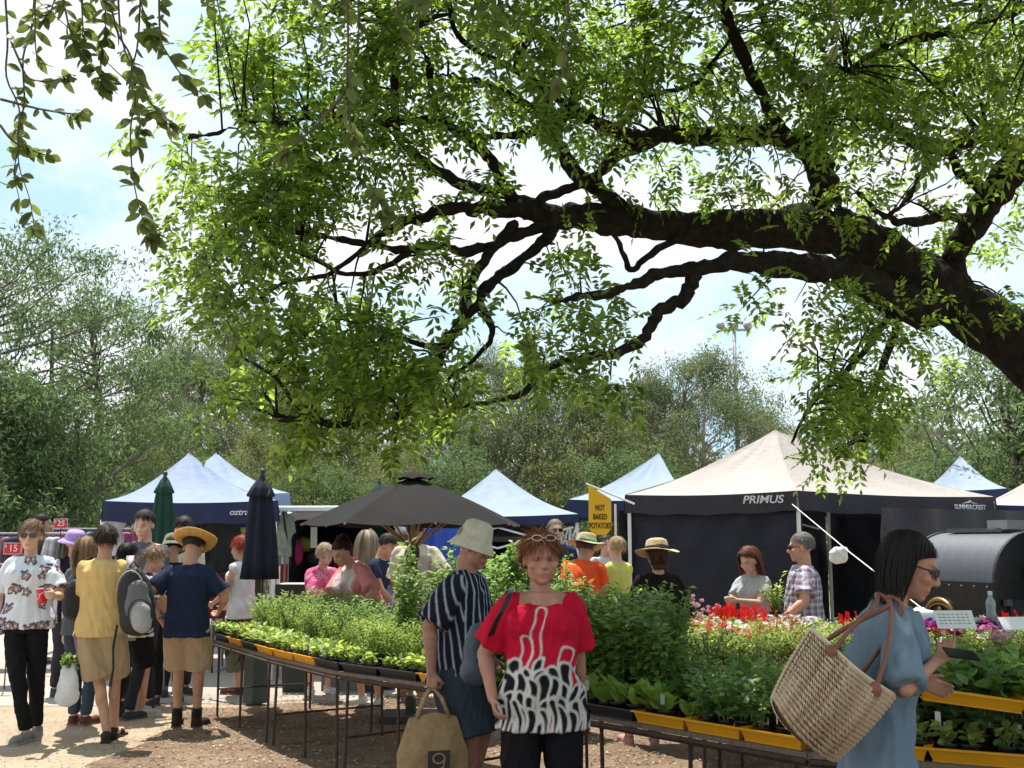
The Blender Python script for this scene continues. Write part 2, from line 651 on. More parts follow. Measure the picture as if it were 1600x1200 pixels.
LIMBS = [
    # (list of (px, py, radius px, depth Y))
    [(1770, 1180, 92, 9.0), (1790, 980, 84, 9.0), (1790, 830, 76, 9.0), (1760, 720, 66, 9.0), (1690, 620, 58, 8.9), (1600, 545, 50, 8.7), (1510, 485, 45, 8.6), (1420, 425, 43, 8.5), (1340, 375, 41, 8.3), (1270, 357, 38, 8.2), (1180, 360, 32, 8.0), (1080, 358, 28, 7.9), (1000, 350, 25, 7.8), (940, 342, 24, 7.7), (870, 338, 21, 7.6), (800, 325, 15, 7.4), (750, 326, 12, 7.3), (700, 328, 10, 7.2), (640, 345, 8, 7.1), (585, 372, 6, 7.0)],
    [(1460, 490, 34, 8.5), (1400, 468, 30, 8.3), (1345, 440, 26, 8.1), (1290, 422, 23, 7.9), (1220, 411, 20, 7.7), (1160, 406, 17, 7.5), (1100, 421, 12, 7.3), (1040, 424, 11, 7.2), (1000, 440, 9, 7.1), (955, 456, 7, 7.0), (900, 465, 5, 6.9), (865, 472, 4, 6.8)],
    [(1085, 425, 12, 7.3), (1070, 465, 11, 7.2), (1030, 488, 10, 7.1), (1008, 525, 9, 7.0), (965, 550, 8, 6.9), (905, 560, 7, 6.9), (855, 576, 5, 6.8), (820, 612, 5, 6.8), (772, 627, 4, 6.8), (700, 637, 3, 6.8)],
    [(1292, 358, 28, 8.2), (1288, 290, 24, 8.1), (1268, 240, 20, 8.0), (1222, 212, 18, 7.9), (1150, 210, 15, 7.8), (1080, 212, 14, 7.7), (1040, 207, 13, 7.6), (990, 214, 12, 7.5), (940, 196, 11, 7.4), (892, 175, 9, 7.3), (862, 204, 8, 7.2), (800, 211, 7, 7.2), (742, 212, 6, 7.1), (702, 196, 6, 7.1), (676, 150, 5, 7.0), (668, 95, 4, 7.0), (642, 50, 3, 7.0)],
    [(1275, 262, 12, 8.0), (1284, 205, 12, 7.9), (1268, 155, 10, 7.8), (1238, 110, 9, 7.7), (1202, 60, 8, 7.6), (1188, 0, 7, 7.5), (1170, -90, 6, 7.3), (1140, -200, 4, 7.1)],
    [(1005, 345, 18, 7.8), (945, 308, 16, 7.7), (902, 270, 14, 7.6), (875, 222, 12, 7.5), (848, 185, 9, 7.3), (800, 150, 7, 7.1), (752, 128, 5, 7.0), (700, 120, 4, 6.9)],
    [(1045, 210, 12, 7.6), (975, 238, 12, 7.5), (925, 278, 10, 7.5), (872, 300, 9, 7.5), (822, 322, 8, 7.4)],
    [(870, 335, 16, 7.6), (795, 305, 12, 7.4), (772, 255, 11, 7.3), (732, 218, 10, 7.2), (690, 188, 8, 7.1), (640, 190, 6, 7.0), (580, 196, 5, 6.9), (520, 180, 4, 6.8), (440, 192, 4, 6.7), (385, 190, 3, 6.6), (330, 210, 3, 6.5), (290, 214, 2, 6.5)],
    [(795, 305, 10, 7.4), (722, 287, 9, 7.3), (655, 245, 8, 7.2), (622, 205, 7, 7.1), (616, 110, 7, 7.0), (600, 45, 6, 6.9), (582, 0, 6, 6.8), (560, -80, 4, 6.7)],
    [(862, 345, 14, 7.6), (800, 372, 9, 7.4), (730, 392, 8, 7.2), (682, 384, 8, 7.1), (640, 391, 7, 7.0), (572, 381, 6, 6.9), (482, 366, 5, 6.8), (430, 355, 4, 6.7), (392, 350, 3, 6.6), (340, 372, 2, 6.5)],
    [(872, 345, 14, 7.6), (842, 384, 11, 7.5), (782, 430, 11, 7.3), (748, 470, 10, 7.1), (702, 530, 10, 7.0), (672, 588, 9, 6.9), (632, 640, 8, 6.8), (592, 662, 7, 6.8), (520, 662, 6, 6.7), (452, 655, 5, 6.7), (402, 640, 3, 6.6)],
    [(805, 350, 8, 7.4), (762, 400, 9, 7.2), (732, 450, 8, 7.1), (720, 500, 7, 7.0), (690, 540, 6, 6.9), (640, 532, 4, 6.8), (600, 520, 3, 6.7), (540, 500, 2, 6.6)],
    [(640, 391, 6, 7.0), (596, 420, 5, 6.9), (540, 428, 4, 6.8), (480, 400, 4, 6.7), (420, 372, 3, 6.7), (400, 350, 2, 6.7)],
    [(748, 470, 7, 7.1), (770, 520, 5, 7.0), (742, 560, 4, 7.0), (700, 592, 3, 6.9)],
    [(1490, 455, 26, 8.6), (1488, 410, 18, 8.5), (1502, 375, 19, 8.4), (1532, 338, 22, 8.3), (1562, 292, 25, 8.2), (1605, 245, 27, 8.1), (1680, 170, 28, 8.0), (1740, 60, 24, 7.8), (1780, -90, 20, 7.4)],
    [(1600, 248, 18, 8.1), (1545, 208, 14, 8.0), (1482, 228, 13, 7.9), (1430, 224, 11, 7.8), (1372, 185, 8, 7.6), (1320, 186, 4, 7.4), (1270, 200, 2, 7.3)],
    [(1548, 300, 12, 8.2), (1502, 272, 9, 8.0), (1482, 240, 7, 7.9), (1442, 268, 6, 7.8), (1418, 310, 5, 7.7), (1390, 336, 3, 7.6)],
    [(1525, 342, 11, 8.3), (1480, 338, 10, 8.1), (1440, 346, 9, 8.0), (1402, 345, 7, 7.9), (1372, 330, 4, 7.8), (1340, 300, 3, 7.6)],
    [(1720, -40, 12, 7.6), (1600, 12, 10, 7.4), (1500, 48, 8, 7.2), (1420, 62, 6, 7.1), (1362, 86, 4, 7.0), (1320, 112, 3, 6.9)],
    [(1410, 480, 9, 8.4), (1382, 560, 6, 8.0), (1362, 620, 4, 7.8), (1352, 690, 3, 7.7)],
    [(1402, 478, 8, 8.4), (1342, 560, 5, 7.9), (1300, 600, 4, 7.7), (1262, 640, 3, 7.6), (1237, 692, 2, 7.6)],
    [(895, 180, 7, 7.3), (842, 130, 6, 7.0), (722, 62, 5, 6.8), (702, 0, 4, 6.6), (690, -80, 3, 6.4)],
    [(965, 200, 7, 7.4), (1002, 150, 6, 7.2), (1012, 60, 5, 7.0), (1008, 0, 4, 6.9), (1020, -120, 3, 6.7)],
    [(1002, 150, 4, 7.2), (1082, 132, 4, 7.1), (1112, 98, 3, 7.0), (1150, 50, 3, 6.9)],
    [(1080, 360, 7, 7.9), (1020, 395, 6, 7.6), (985, 420, 5, 7.4), (965, 375, 4, 7.2), (940, 350, 2, 7.1)],
    [(590, 372, 6, 7.0), (560, 395, 4, 6.9), (510, 430, 4, 6.8), (450, 440, 3, 6.7), (400, 470, 2, 6.6)],
    [(520, 662, 4, 6.7), (470, 640, 4, 6.6), (430, 590, 3, 6.5), (380, 560, 2, 6.5)],
    # limbs that rise over the top of the picture and shade the stall
    [(1790, 830, 44, 9.0), (1830, 560, 34, 8.2), (1800, 250, 26, 7.2), (1640, -120, 18, 6.2), (1400, -300, 13, 5.6), (1100, -420, 8, 5.0), (900, -520, 5, 4.8)],
    [(1222, 212, 12, 7.9), (1150, 60, 10, 7.0), (1060, -160, 8, 6.2), (900, -330, 6, 5.6), (700, -420, 4, 5.3)],
    [(1700, -20, 12, 6.4), (1690, -200, 10, 5.6), (1650, -420, 7, 4.9), (1750, -520, 5, 4.6)],
]
tree = empty('ash_tree', (P(1770, 848, 9.0).x, 9.0, 0), label='big spreading tree whose long dark limb arches over the plant stall from the right', cat='tree')
T0 = Vector(tree.location)
limb_pts = []
bark = []


def spline(pts, sub=5):
    """Catmull-Rom through (Vector, r)"""
    out = []
    n = len(pts)
    for i in range(n - 1):
        p0 = pts[max(i - 1, 0)]; p1 = pts[i]; p2 = pts[i + 1]; p3 = pts[min(i + 2, n - 1)]
        for k in range(sub):
            t = k / sub
            q = 0.5 * ((2 * p1[0]) + (p2[0] - p0[0]) * t + (2 * p0[0] - 5 * p1[0] + 4 * p2[0] - p3[0]) * t * t + (3 * p1[0] - p0[0] - 3 * p2[0] + p3[0]) * t ** 3)
            out.append((q, p1[1] * (1 - t) + p2[1] * t))
    out.append(pts[-1])
    return out


big_mb = []
for li, L in enumerate(LIMBS):
    pts = [(P(x, y, Y), r * Y / F) for x, y, r, Y in L]
    if li == 0:
        pts = [(Vector((pts[0][0].x + .1, 9.0, -0.1)), 0.62)] + pts
    sp = spline(pts, 6)
    P3, RR = [], []
    for i, (q, r) in enumerate(sp):
        jit = min(r * 0.35, 0.02)
        P3.append(q + Vector((random.uniform(-jit, jit), random.uniform(-jit, jit), random.uniform(-jit, jit))) - T0)
        RR.append(r * random.uniform(0.9, 1.13))
        limb_pts.append((q.x, q.y, q.z, r))
    mb = MB()
    mb.tube(P3, RR, n=14 if RR[0] > 0.08 else 7)
    o = mb.build('trunk' if li == 0 else 'limb', m_bark, tree, smooth=True)
    if RR[0] > 0.05:
        tx = bpy.data.textures.get('barktex') or bpy.data.textures.new('barktex', 'CLOUDS')
        tx.noise_scale = 0.09
        md = o.modifiers.new('sub', 'SUBSURF'); md.levels = md.render_levels = 1
        md = o.modifiers.new('disp', 'DISPLACE'); md.texture = tx; md.strength = 0.05; md.mid_level = 0.5; md.texture_coords = 'LOCAL'
LP = np.array(limb_pts)

DENS = [  # foliage clouds: (px, py, rx, ry, weight, Ylo, Yhi)
    (500, 95, 170, 115, 1.0, 6.2, 7.6), (385, 60, 60, 50, .3, 6.2, 7), (760, 70, 220, 110, 1.0, 6.0, 8), (960, 110, 170, 110, 1.0, 6.0, 8.5),
    (1230, 90, 260, 110, 1.15, 6.2, 8.8), (1450, 130, 190, 110, 1.1, 6.2, 9.0), (1570, 120, 90, 140, .6, 6.5, 9),
    (410, 300, 130, 110, 1.05, 6.0, 7.4), (320, 320, 65, 75, .8, 6.0, 7), (540, 250, 130, 110, .9, 6.0, 7.6), (300, 190, 40, 70, .15, 6, 7),
    (400, 420, 110, 80, .9, 6.0, 7.2), (340, 430, 50, 60, .5, 6, 7), (560, 510, 140, 80, 1.1, 6.0, 7.5), (430, 500, 60, 50, .6, 6, 7),
    (420, 590, 95, 55, .9, 6.0, 7.2), (600, 585, 135, 70, 1.0, 6.0, 7.4), (560, 660, 115, 38, .9, 6.1, 7.2), (510, 690, 50, 14, .4, 6.1, 7.0),
    (640, 440, 80, 60, .45, 6.3, 7.6), (880, 505, 100, 55, .95, 6.4, 7.6), (960, 590, 60, 30, .65, 6.5, 7.4), (900, 560, 60, 30, .6, 6.5, 7.4), (900, 400, 80, 40, .55, 6.5, 8.0),
    (700, 600, 80, 50, .5, 6.3, 7.3), (720, 290, 60, 60, .3, 6.5, 8), (1110, 285, 130, 48, .65, 7.0, 9.2), (1010, 270, 60, 40, .3, 7, 9), (1330, 300, 60, 60, .7, 7.2, 9), (1200, 295, 60, 40, .45, 7.2, 9),
    (1285, 470, 60, 38, .6, 7.2, 8.4), (1255, 545, 50, 45, .55, 7.0, 8.2), (1345, 560, 85, 80, 1.0, 7.0, 8.4), (1345, 650, 85, 48, 1.15, 7.0, 8.2), (1270, 690, 60, 26, .7, 7.0, 8.0),
    (1540, 400, 65, 60, .6, 7.6, 9.6), (1570, 300, 40, 50, .5, 7.6, 9.4), (1570, 470, 40, 40, .5, 8, 9.6), (1420, 500, 80, 40, .4, 7.6, 9.0), (1185, 460, 55, 34, .45, 7.0, 8.4), (1410, 350, 60, 50, .45, 7.8, 9.6), (1470, 300, 40, 30, .35, 7.8, 9),
    (1480, 560, 40, 30, .3, 8, 9),
    # above the picture: the part of the crown that shades the people and tables
    (800, -130, 520, 120, .75, 5.0, 8.0), (1350, -140, 420, 130, 1.0, 5.0, 8.5), (1800, 100, 200, 300, .8, 6.5, 9.5),
    (980, -420, 420, 190, .85, 4.2, 6.6), (1450, -420, 300, 200, .8, 4.4, 6.8), (1820, -300, 220, 200, .7, 5, 8), (560, -280, 260, 120, .35, 4.8, 6.6),
]
HOLES = [(1425, 262, 42, 38), (1230, 250, 34, 26), (1020, 165, 34, 24), (780, 455, 45, 40), (1175, 150, 25, 18), (860, 265, 18, 16), (640, 330, 30, 22), (960, 250, 26, 16), (1400, 395, 26, 24), (700, 250, 34, 24), (480, 400, 30, 22), (380, 210, 40, 30), (560, 330, 28, 18), (1080, 60, 28, 16), (1480, 265, 40, 22), (1330, 235, 22, 26), (500, 560, 18, 14), (650, 470, 30, 30), (830, 440, 26, 24), (1000, 480, 20, 16), (900, 60, 20, 12), (620, 90, 24, 18), (430, 55, 34, 26), (1120, 190, 34, 18)]
cl = []
for (x, y, rx, ry, w, y0, y1) in DENS:
    n = int(rx * ry * pi * w / 1420) + 1
    for _ in range(n):
        for _t2 in range(20):
            a, r = random.uniform(0, 2 * pi), sqrt(random.random())
            px, py = x + rx * r * cos(a), y + ry * r * sin(a)
            if not any(((px - hx) / hrx) ** 2 + ((py - hy) / hry) ** 2 < 1 for hx, hy, hrx, hry in HOLES):
                break
        cl.append(P(px, py, random.uniform(y0, y1)))
_n = 0
while _n < 420:   # unseen leaf clusters added behind the camera to block skylight
    p_ = Vector((random.uniform(-3.5, 7.0), random.uniform(-4.5, 4.3), random.uniform(4.4, 7.4)))
    if p_.z - CAMZ < p_.y * .62 + .3: continue
    cl.append(p_); _n += 1
_n = 0
while _n < 420:   # slab of unseen leaf clusters added above the picture to shade people and stall
    p_ = Vector((random.uniform(-1.9, 5.0), random.uniform(4.3, 7.6), random.uniform(4.6, 6.9)))
    if p_.z - CAMZ < p_.y * .55 + .1: continue
    if (p_.x - .75) ** 2 + (p_.y - 5.5) ** 2 < .35 ** 2 or (p_.x - 2.3) ** 2 + (p_.y - 5.9) ** 2 < .5 ** 2: continue  # gaps left in the slab for sun patches below
    cl.append(p_); _n += 1
CL = np.array([tuple(c) for c in cl])
# twigs joining every cluster to the nearest limb point
tw = MB()
TW_D = np.zeros_like(CL)
for i, c in enumerate(CL):
    d = np.linalg.norm(LP[:, :3] - c, axis=1) + (LP[:, 3] > 0.12) * 0.6
    k = int(np.argmin(d))
    q = Vector(LP[k, :3]); e = Vector(c)
    TW_D[i] = (c - LP[k, :3]) / max(d[k], .01)
    m_ = q.lerp(e, .5) + Vector((random.uniform(-.1, .1), random.uniform(-.1, .1), random.uniform(0, .16))) * min(1, d[k])
    r0 = min(LP[k, 3] * .6, 0.006 + 0.008 * min(d[k], 1.2))
    tw.tube([q - T0, q.lerp(m_, .5) - T0 + Vector((0, 0, .02)), m_ - T0, m_.lerp(e, .6) - T0, e - T0], [r0, r0 * .8, r0 * .65, r0 * .5, .002], n=4)
tag(tw.build('twigs', m_bark, tree), kind='stuff')
# compound leaves: 7 per cluster, 11 leaflets each
nc, nl, nf = len(CL), 7, 11
RO = np.repeat(CL, nl, 0) + rng.normal(0, 0.085, (nc * nl, 3))
RD = nrm(rng.normal(size=(nc * nl, 3)) * .75 + np.repeat(TW_D, nl, 0) * .6 + [0, 0, -.25])
RL = rng.uniform(.16, .27, nc * nl)
t = (np.arange(nf) // 2 + 1) / (nf // 2 + 1)
side = np.where(np.arange(nf) % 2, 1.0, -1.0)
t[-1] = 1.0; side[-1] = 0.0
UP = np.array([0, 0, 1.0])
RS = nrm(np.cross(RD, UP + rng.normal(0, .3, RD.shape)))
RN = np.cross(RS, RD)
sag = (t ** 2)[None, :, None] * np.array([0, 0, -0.06])
O = RO[:, None] + RD[:, None] * (RL[:, None] * t[None])[..., None] + sag
D = RD[:, None] * 0.55 + RS[:, None] * side[None, :, None] + rng.normal(0, .15, (nc * nl, nf, 3)) + np.array([0, 0, -.25])
N = np.broadcast_to(RN[:, None], D.shape) + rng.normal(0, .3, D.shape)
O, D, N = O.reshape(-1, 3), D.reshape(-1, 3), N.reshape(-1, 3)
V, Fc = leaves(O - np.array(T0), D, N, rng.uniform(.052, .088, len(O)), rng.uniform(.024, .038, len(O)), .2)
me = npmesh('leaves', V, Fc, m_ash)
tag(link('crown', me, tree), kind='stuff')
print('ash leaflets', len(O))

# ------------------------------------------------------------------ a second near tree: drooping broad-leaved twigs at the upper left
m_twig = mat('grey_twig_bark', (0.09, 0.07, 0.055), 0.9, .3, 20, .5, 60)
m_broad = leafmat('broad_leaf', (0.05, 0.075, 0.02), (0.10, 0.13, 0.035), (0.26, 0.34, 0.06), .42, .5, .3)
t2 = empty('drooping_tree', (-5.6, 3.4, 0), label='broad-leaved tree whose thin drooping twigs hang into the upper left', cat='tree')
t2o = Vector(t2.location)
mb = MB()
mb.tube([Vector((0, 0, -.1)), (0.05, 0, 1.2), (-.05, .1, 2.6), (.1, .1, 3.8), (.5, .3, 4.9)], [.24, .2, .18, .15, .12], n=12)
mb.build('trunk', m_twig, t2, smooth=True)
mainl = [Vector((-5.5, 3.5, 3.8)), Vector((-4.4, 4.0, 4.6)), Vector((-3.2, 4.4, 4.95)), Vector((-2.0, 4.6, 5.1)), Vector((-.9, 4.5, 5.15)), Vector((.4, 4.3, 5.05))]
mb = MB()
sp = spline([(p, r) for p, r in zip(mainl, [.12, .1, .08, .06, .04, .02])], 5)
mb.tube([p - t2o for p, _ in sp], [r for _, r in sp], n=10)
mb.build('limb', m_twig, t2, smooth=True)
ML = [p for p, _ in sp]
TW = [  # traced twig paths in pixels, depth
    ([(8, -60), (12, 60), (10, 120), (30, 170), (28, 230), (22, 270), (30, 310)], 4.4, 10),
    ([(55, -60), (50, 40), (36, 90), (38, 160), (28, 200), (30, 260), (46, 310), (54, 360)], 4.5, 16),
    ([(60, -60), (55, 60), (60, 100)], 4.2, 6),
    ([(12, 50), (28, 90), (45, 122), (80, 126), (110, 115)], 4.4, 8),
    ([(0, 155), (60, 170), (115, 178), (130, 172)], 4.4, 7),
    ([(0, 195), (20, 220), (50, 235), (80, 245)], 4.5, 8),
    ([(95, -60), (105, 30), (120, 70), (150, 110), (160, 130)], 4.3, 26),
    ([(125, -60), (130, 50), (132, 90)], 4.4, 14),
    ([(168, -70), (180, 40), (205, 90), (212, 150), (204, 200), (206, 260), (214, 310), (225, 345), (245, 380)], 4.4, 30),
    ([(220, -70), (216, 60), (208, 110), (218, 180), (216, 230)], 4.5, 14),
    ([(185, -60), (190, 60), (220, 130), (245, 175), (270, 200)], 4.3, 14),
    ([(250, -60), (250, 50), (262, 85), (290, 125), (320, 150)], 4.2, 13),
    ([(150, -60), (165, 20), (160, 80)], 4.3, 16), ([(200, -80), (225, 20), (240, 60)], 4.5, 14),
    ([(75, -80), (85, 0), (60, 40)], 4.4, 9),
    ([(330, -70), (322, -10), (326, 12)], 4.2, 5),
    ([(548, -80), (544, 60), (542, 130), (546, 190), (560, 230), (572, 260), (590, 300), (604, 330)], 3.9, 26),
    ([(566, -80), (560, 60), (545, 120), (548, 180)], 3.9, 5),
    ([(542, 140), (500, 190), (470, 218), (450, 235), (436, 245)], 3.9, 11),
    ([(622, -80), (620, 0), (628, 50), (650, 75)], 4.0, 9),
    ([(895, -80), (886, 20), (882, 90), (875, 125), (858, 145)], 3.9, 9),
    ([(1300, -80), (1298, 0), (1310, 50), (1295, 100), (1275, 125)], 3.9, 9),
    ([(640, -90), (655, 10), (650, 60)], 3.9, 8),
]
mb = MB()
LO, LD = [], []
for path, Y, nleaf in TW:
    pts = [P(x, y, Y + random.uniform(-.05, .05)) for x, y in path]
    if path[0][1] < -30:
        k = min(range(len(ML)), key=lambda i: (ML[i] - pts[0]).length)
        pts = [ML[k], (ML[k] + pts[0]) / 2 + Vector((0, 0, .05))] + pts
    s_ = spline([(p, .004) for p in pts], 4)
    nn = len(s_)
    mb.tube([p - t2o for p, _ in s_], [.0065 * (1 - .75 * i / nn) for i in range(nn)], n=5)
    lo = 8 if path[0][1] < -30 else 2
    for _ in range(int(nleaf * (2.2 if path[0][0] < 330 else 1.4))):
        i = random.randrange(min(lo, nn - 2), nn - 1)
        if random.random() < .3: i = random.randrange(max(nn - 6, 0), nn - 1)
        p = s_[i][0].lerp(s_[i + 1][0], random.random())
        LO.append(tuple(p - t2o))
        d = (s_[i + 1][0] - s_[i][0]).normalized()
        LD.append((d.x * .5 + random.uniform(-.8, .8), d.y + random.uniform(-.6, .6), -.45 + random.uniform(-.5, .5)))
tag(mb.build('twigs', m_twig, t2, smooth=True), kind='stuff')
LO, LD = np.array(LO), np.array(LD)
V, Fc = bleaves(LO, LD, rng.normal(size=LO.shape) * .5 + [0, -.8, .5], rng.uniform(.05, .09, len(LO)), rng.uniform(.030, .046, len(LO)))
tag(link('crown', npmesh('broad_leaves', V, Fc, m_broad, True), t2), kind='stuff')

# ------------------------------------------------------------------ background trees
m_gumbark = mat('gum_bark', (0.30, 0.25, 0.20), .9, .35, 3, .3, 20)
m_gumdark = mat('dark_gum_bark', (0.10, 0.08, 0.065), .9, .3, 3, .3, 20)
m_gum = leafmat('hazed_gum_leaf', (0.115, 0.135, 0.080), (0.165, 0.19, 0.11), (0.24, 0.29, 0.13), .42, .7, .12)  # grey-green gum leaves; far leaf colours muted further to stand in for distance haze
m_gum2 = leafmat('hazed_yellow_gum_leaf', (0.13, 0.15, 0.065), (0.18, 0.20, 0.085), (0.30, 0.33, 0.11), .42, .7, .12)
m_gum3 = leafmat('fresh_green_leaf', (0.07, 0.11, 0.052), (0.11, 0.155, 0.072), (0.21, 0.30, 0.11), .40, .7, .12)


def gum(H, crown_r, base, nclump, lpc, lm, bm, leafL=.22, trunk_r=.28, lean=0.0, clump=(.8, 1.35), seed=0, multi=2, dense=1.0):
    """returns a thing at the origin: trunk, limbs and a crown of drooping leaf clumps"""
    rs = random.Random(seed)
    t = empty('gum_tree', (0, 0, 0))
    lead = []
    for k in range(multi):
        a = rs.uniform(0, 2 * pi)
        pts = [(Vector((0, 0, -.2)), trunk_r)]
        x = Vector((0, 0, 0)); d = Vector((lean * (1 if k == 0 else rs.uniform(-1, 1)) + cos(a) * .1, sin(a) * .1, 1)).normalized()
        fork = H * rs.uniform(.18, .32)
        steps = 9
        for i in range(1, steps + 1):
            if i == 3 and k > 0:
                d = (d + Vector((cos(a), sin(a), 0)) * .55).normalized()
            d = (d + Vector((rs.uniform(-.16, .16), rs.uniform(-.16, .16), .06))).normalized()
            x = x + d * (H * .88 / steps)
            pts.append((x.copy(), trunk_r * (1 - i / (steps + 1.5)) ** .9 * (1 if k == 0 else .7)))
        s_ = spline(pts, 3)
        mb = MB(); mb.tube([p for p, _ in s_], [r for _, r in s_], n=8)
        mb.build('trunk', bm, t, smooth=True)
        lead += s_[6:]
    LPp = np.array([tuple(p) for p, _ in lead]); LR = [r for _, r in lead]
    C = []
    while len(C) < nclump:
        a = rs.uniform(0, 2 * pi); u = rs.random() ** .7; z = rs.uniform(base, 1.0)
        prof = math.sin(pi * min(1, max(0.06, (z - base) / (1 - base) * .85 + .16))) ** .6
        r = crown_r * prof * (u ** .5)
        c = Vector((cos(a) * r + lean * z * H * .6, sin(a) * r, z * H))
        if math.sin(c.x * .9 + seed) * math.cos(c.z * .8 + seed * 2) * math.sin(c.y + seed) < -.35 / dense:
            continue
        C.append(c)
    mb = MB()
    for c in C:
        cz = np.array(tuple(c))
        dd = np.linalg.norm(LPp - cz, axis=1) + np.maximum(0, LPp[:, 2] - c.z + 1.8) * 3
        k = int(np.argmin(dd)); q = lead[k][0]
        mid = q.lerp(c, .5) + Vector((rs.uniform(-.4, .4), rs.uniform(-.4, .4), rs.uniform(-.5, 0)))
        r0 = min(LR[k] * .5, .018 + .007 * dd[k])
        mb.tube([q, q.lerp(mid, .6), mid, mid.lerp(c, .5) + Vector((0, 0, .1)), c], [r0, r0 * .85, r0 * .6, r0 * .4, .01], n=5)
    tag(mb.build('limbs', bm, t, smooth=True), kind='stuff')
    Cn = np.array([tuple(c) for c in C])
    O = []
    for c in Cn:
        R1 = rs.uniform(*clump)
        for s in range(4):
            cc = c + rng.normal(0, R1 * .45, 3) * [1, 1, .85]
            O.append(cc + rng.normal(0, R1 * .27, (lpc // 4, 3)) * [1, 1, .85])
    O = np.concatenate(O)
    D = rng.normal(size=O.shape) * .8 + [0, 0, -.8]
    V, Fc = leaves(O, D, rng.normal(size=O.shape) + [0, 0, .8], rng.uniform(.7, 1.3, len(O)) * leafL, rng.uniform(.7, 1.2, len(O)) * leafL * .30, .1)
    tag(link('crown', npmesh('gum_leaves', V, Fc, lm), t), kind='stuff')
    return t


gA = gum(13, 4.0, .22, 100, 230, m_gum, m_gumbark, seed=1, multi=3)
gB = gum(12, 4.6, .24, 110, 230, m_gum, m_gumbark, seed=5, multi=3)
gC = gum(11, 4.2, .14, 110, 230, m_gum2, m_gumbark, seed=9, multi=2)
gD = gum(12, 4.4, .26, 84, 210, m_gum3, m_gumdark, seed=12, multi=2, lean=.12, leafL=.20, clump=(.65, 1.1))
gE = gum(8, 3.2, .16, 80, 240, m_gum3, m_gumdark, seed=17, multi=3, leafL=.2, clump=(.7, 1.1))
SRC = dict(A=(gA, 13), B=(gB, 12), C=(gC, 11), D=(gD, 12), E=(gE, 8))
used = set()
TREES = [  # kind, px, top py, Y, rz, label
    ('D', 20, 365, 27, .3, 'tall green gum tree rising at the far left edge', 1.15),
    ('D', 150, 455, 30, 2.2, 'dark green leaning gum tree at left behind the price signs', 1.2),
    ('E', 70, 590, 25, 1.1, 'low dark bushy tree behind the clothes racks at left', 1.2),
    ('C', 215, 640, 36, .7, 'yellow-green gum tree low behind the left blue tent', 1.2),
    ('A', 290, 545, 44, 1.7, 'grey-green gum tree standing over the twin-peaked blue tents', 1.1),
    ('B', 365, 500, 48, 4.0, 'tall thin-crowned gum tree above the dark closed umbrella', .9),
    ('A', 470, 600, 42, 3.3, 'pale-trunked gum tree behind the grey open umbrella, left of its peak', 1.1),
    ('C', 560, 640, 40, 5.0, 'olive gum tree behind the white van', 1.15),
    ('B', 650, 590, 46, 2.5, 'grey-green gum tree behind the grey umbrella peak', 1.15),
    ('A', 760, 560, 48, .4, 'tall gum tree behind the pale centre tent, left one', 1.0),
    ('B', 850, 575, 46, 1.0, 'broad gum tree behind the right slope of the centre tent', 1.1),
    ('C', 930, 610, 44, 3.9, 'olive-crowned gum tree behind the yellow potato sign', 1.1),
    ('A', 1010, 590, 46, 5.2, 'gum tree behind the blue tent beside the big pale tent', 1.0),
    ('B', 1100, 562, 45, 2.0, 'round-headed gum tree just left of the light tower', 1.05),
    ('C', 1195, 655, 52, .9, 'yellow-green treetop right of the light tower', 1.1),
    ('C', 1330, 640, 40, 4.4, 'olive tree behind the peak of the big pale tent', 1.2),
    ('B', 1420, 670, 42, 3.0, 'grey-green tree behind the small blue tent at right', 1.1),
    ('E', 1590, 520, 24, 2.4, 'fresh green tree at the right edge under the big limb', 1.35),
    ('E', 1700, 560, 26, .4, 'fresh green tree just beyond the right edge', 1.2),
    ('E', -60, 560, 24, 4.4, 'dark bushy tree half out of the left edge', 1.3),
    ('C', 120, 690, 40, 2.9, 'pale green tree seen between the trunks at left', 1.2),
    ('C', 400, 690, 38, 1.2, 'low olive tree behind the blue tents', 1.2),
    ('E', 720, 700, 38, .2, 'low green bush tree behind the dark car', 1.3),
    ('E', 990, 700, 40, 1.9, 'low green bush tree behind the flag sign', 1.3),
    ('E', 1500, 700, 36, 5.0, 'low green bush tree behind the right-hand tents', 1.2),
    ('E', 500, 720, 36, 3.0, 'low green bush tree behind the van roof', 1.3),
    ('E', 250, 730, 34, 2.0, 'low dark bush tree behind the left tent legs', 1.3),
]
for k, px, py, Y, rz, lb, wx in TREES:
    src, H = SRC[k]
    top = P(px, py, Y)
    s_ = top.z / H
    loc = (top.x, Y, 0)
    if k not in used:
        used.add(k); o = src
        o.location = loc; o.rotation_euler = (0, 0, rz); o.scale = (s_ * wx, s_ * wx, s_)
    else:
        o = dup(src, loc, rz, (s_ * wx, s_ * wx, s_))
    tag(o, lb, 'tree', 'gum trees beyond the market')
# far wood behind, seen through the gaps as one mass
O = []
n_ = 42000
x = rng.uniform(-75, 75, n_)
hh = 7.4 + 1.6 * np.sin(x * .31) + 1.1 * np.sin(x * .83 + 1) + .6 * np.sin(x * 2.1)
O = np.stack([x, 62 + rng.normal(0, 2.5, n_), rng.uniform(0, 1, n_) ** .8 * hh], 1)
V, Fc = leaves(O, rng.normal(size=O.shape) + [0, 0, -.5], rng.normal(size=O.shape), rng.uniform(.5, .9, n_), rng.uniform(.2, .4, n_), .1)
tag(link('far_wood', npmesh('far_wood', V, Fc, m_gum)), 'distant low band of scrub and trees along the horizon', 'woodland', kind='stuff')
# ==== STRUCTURES MARK ====

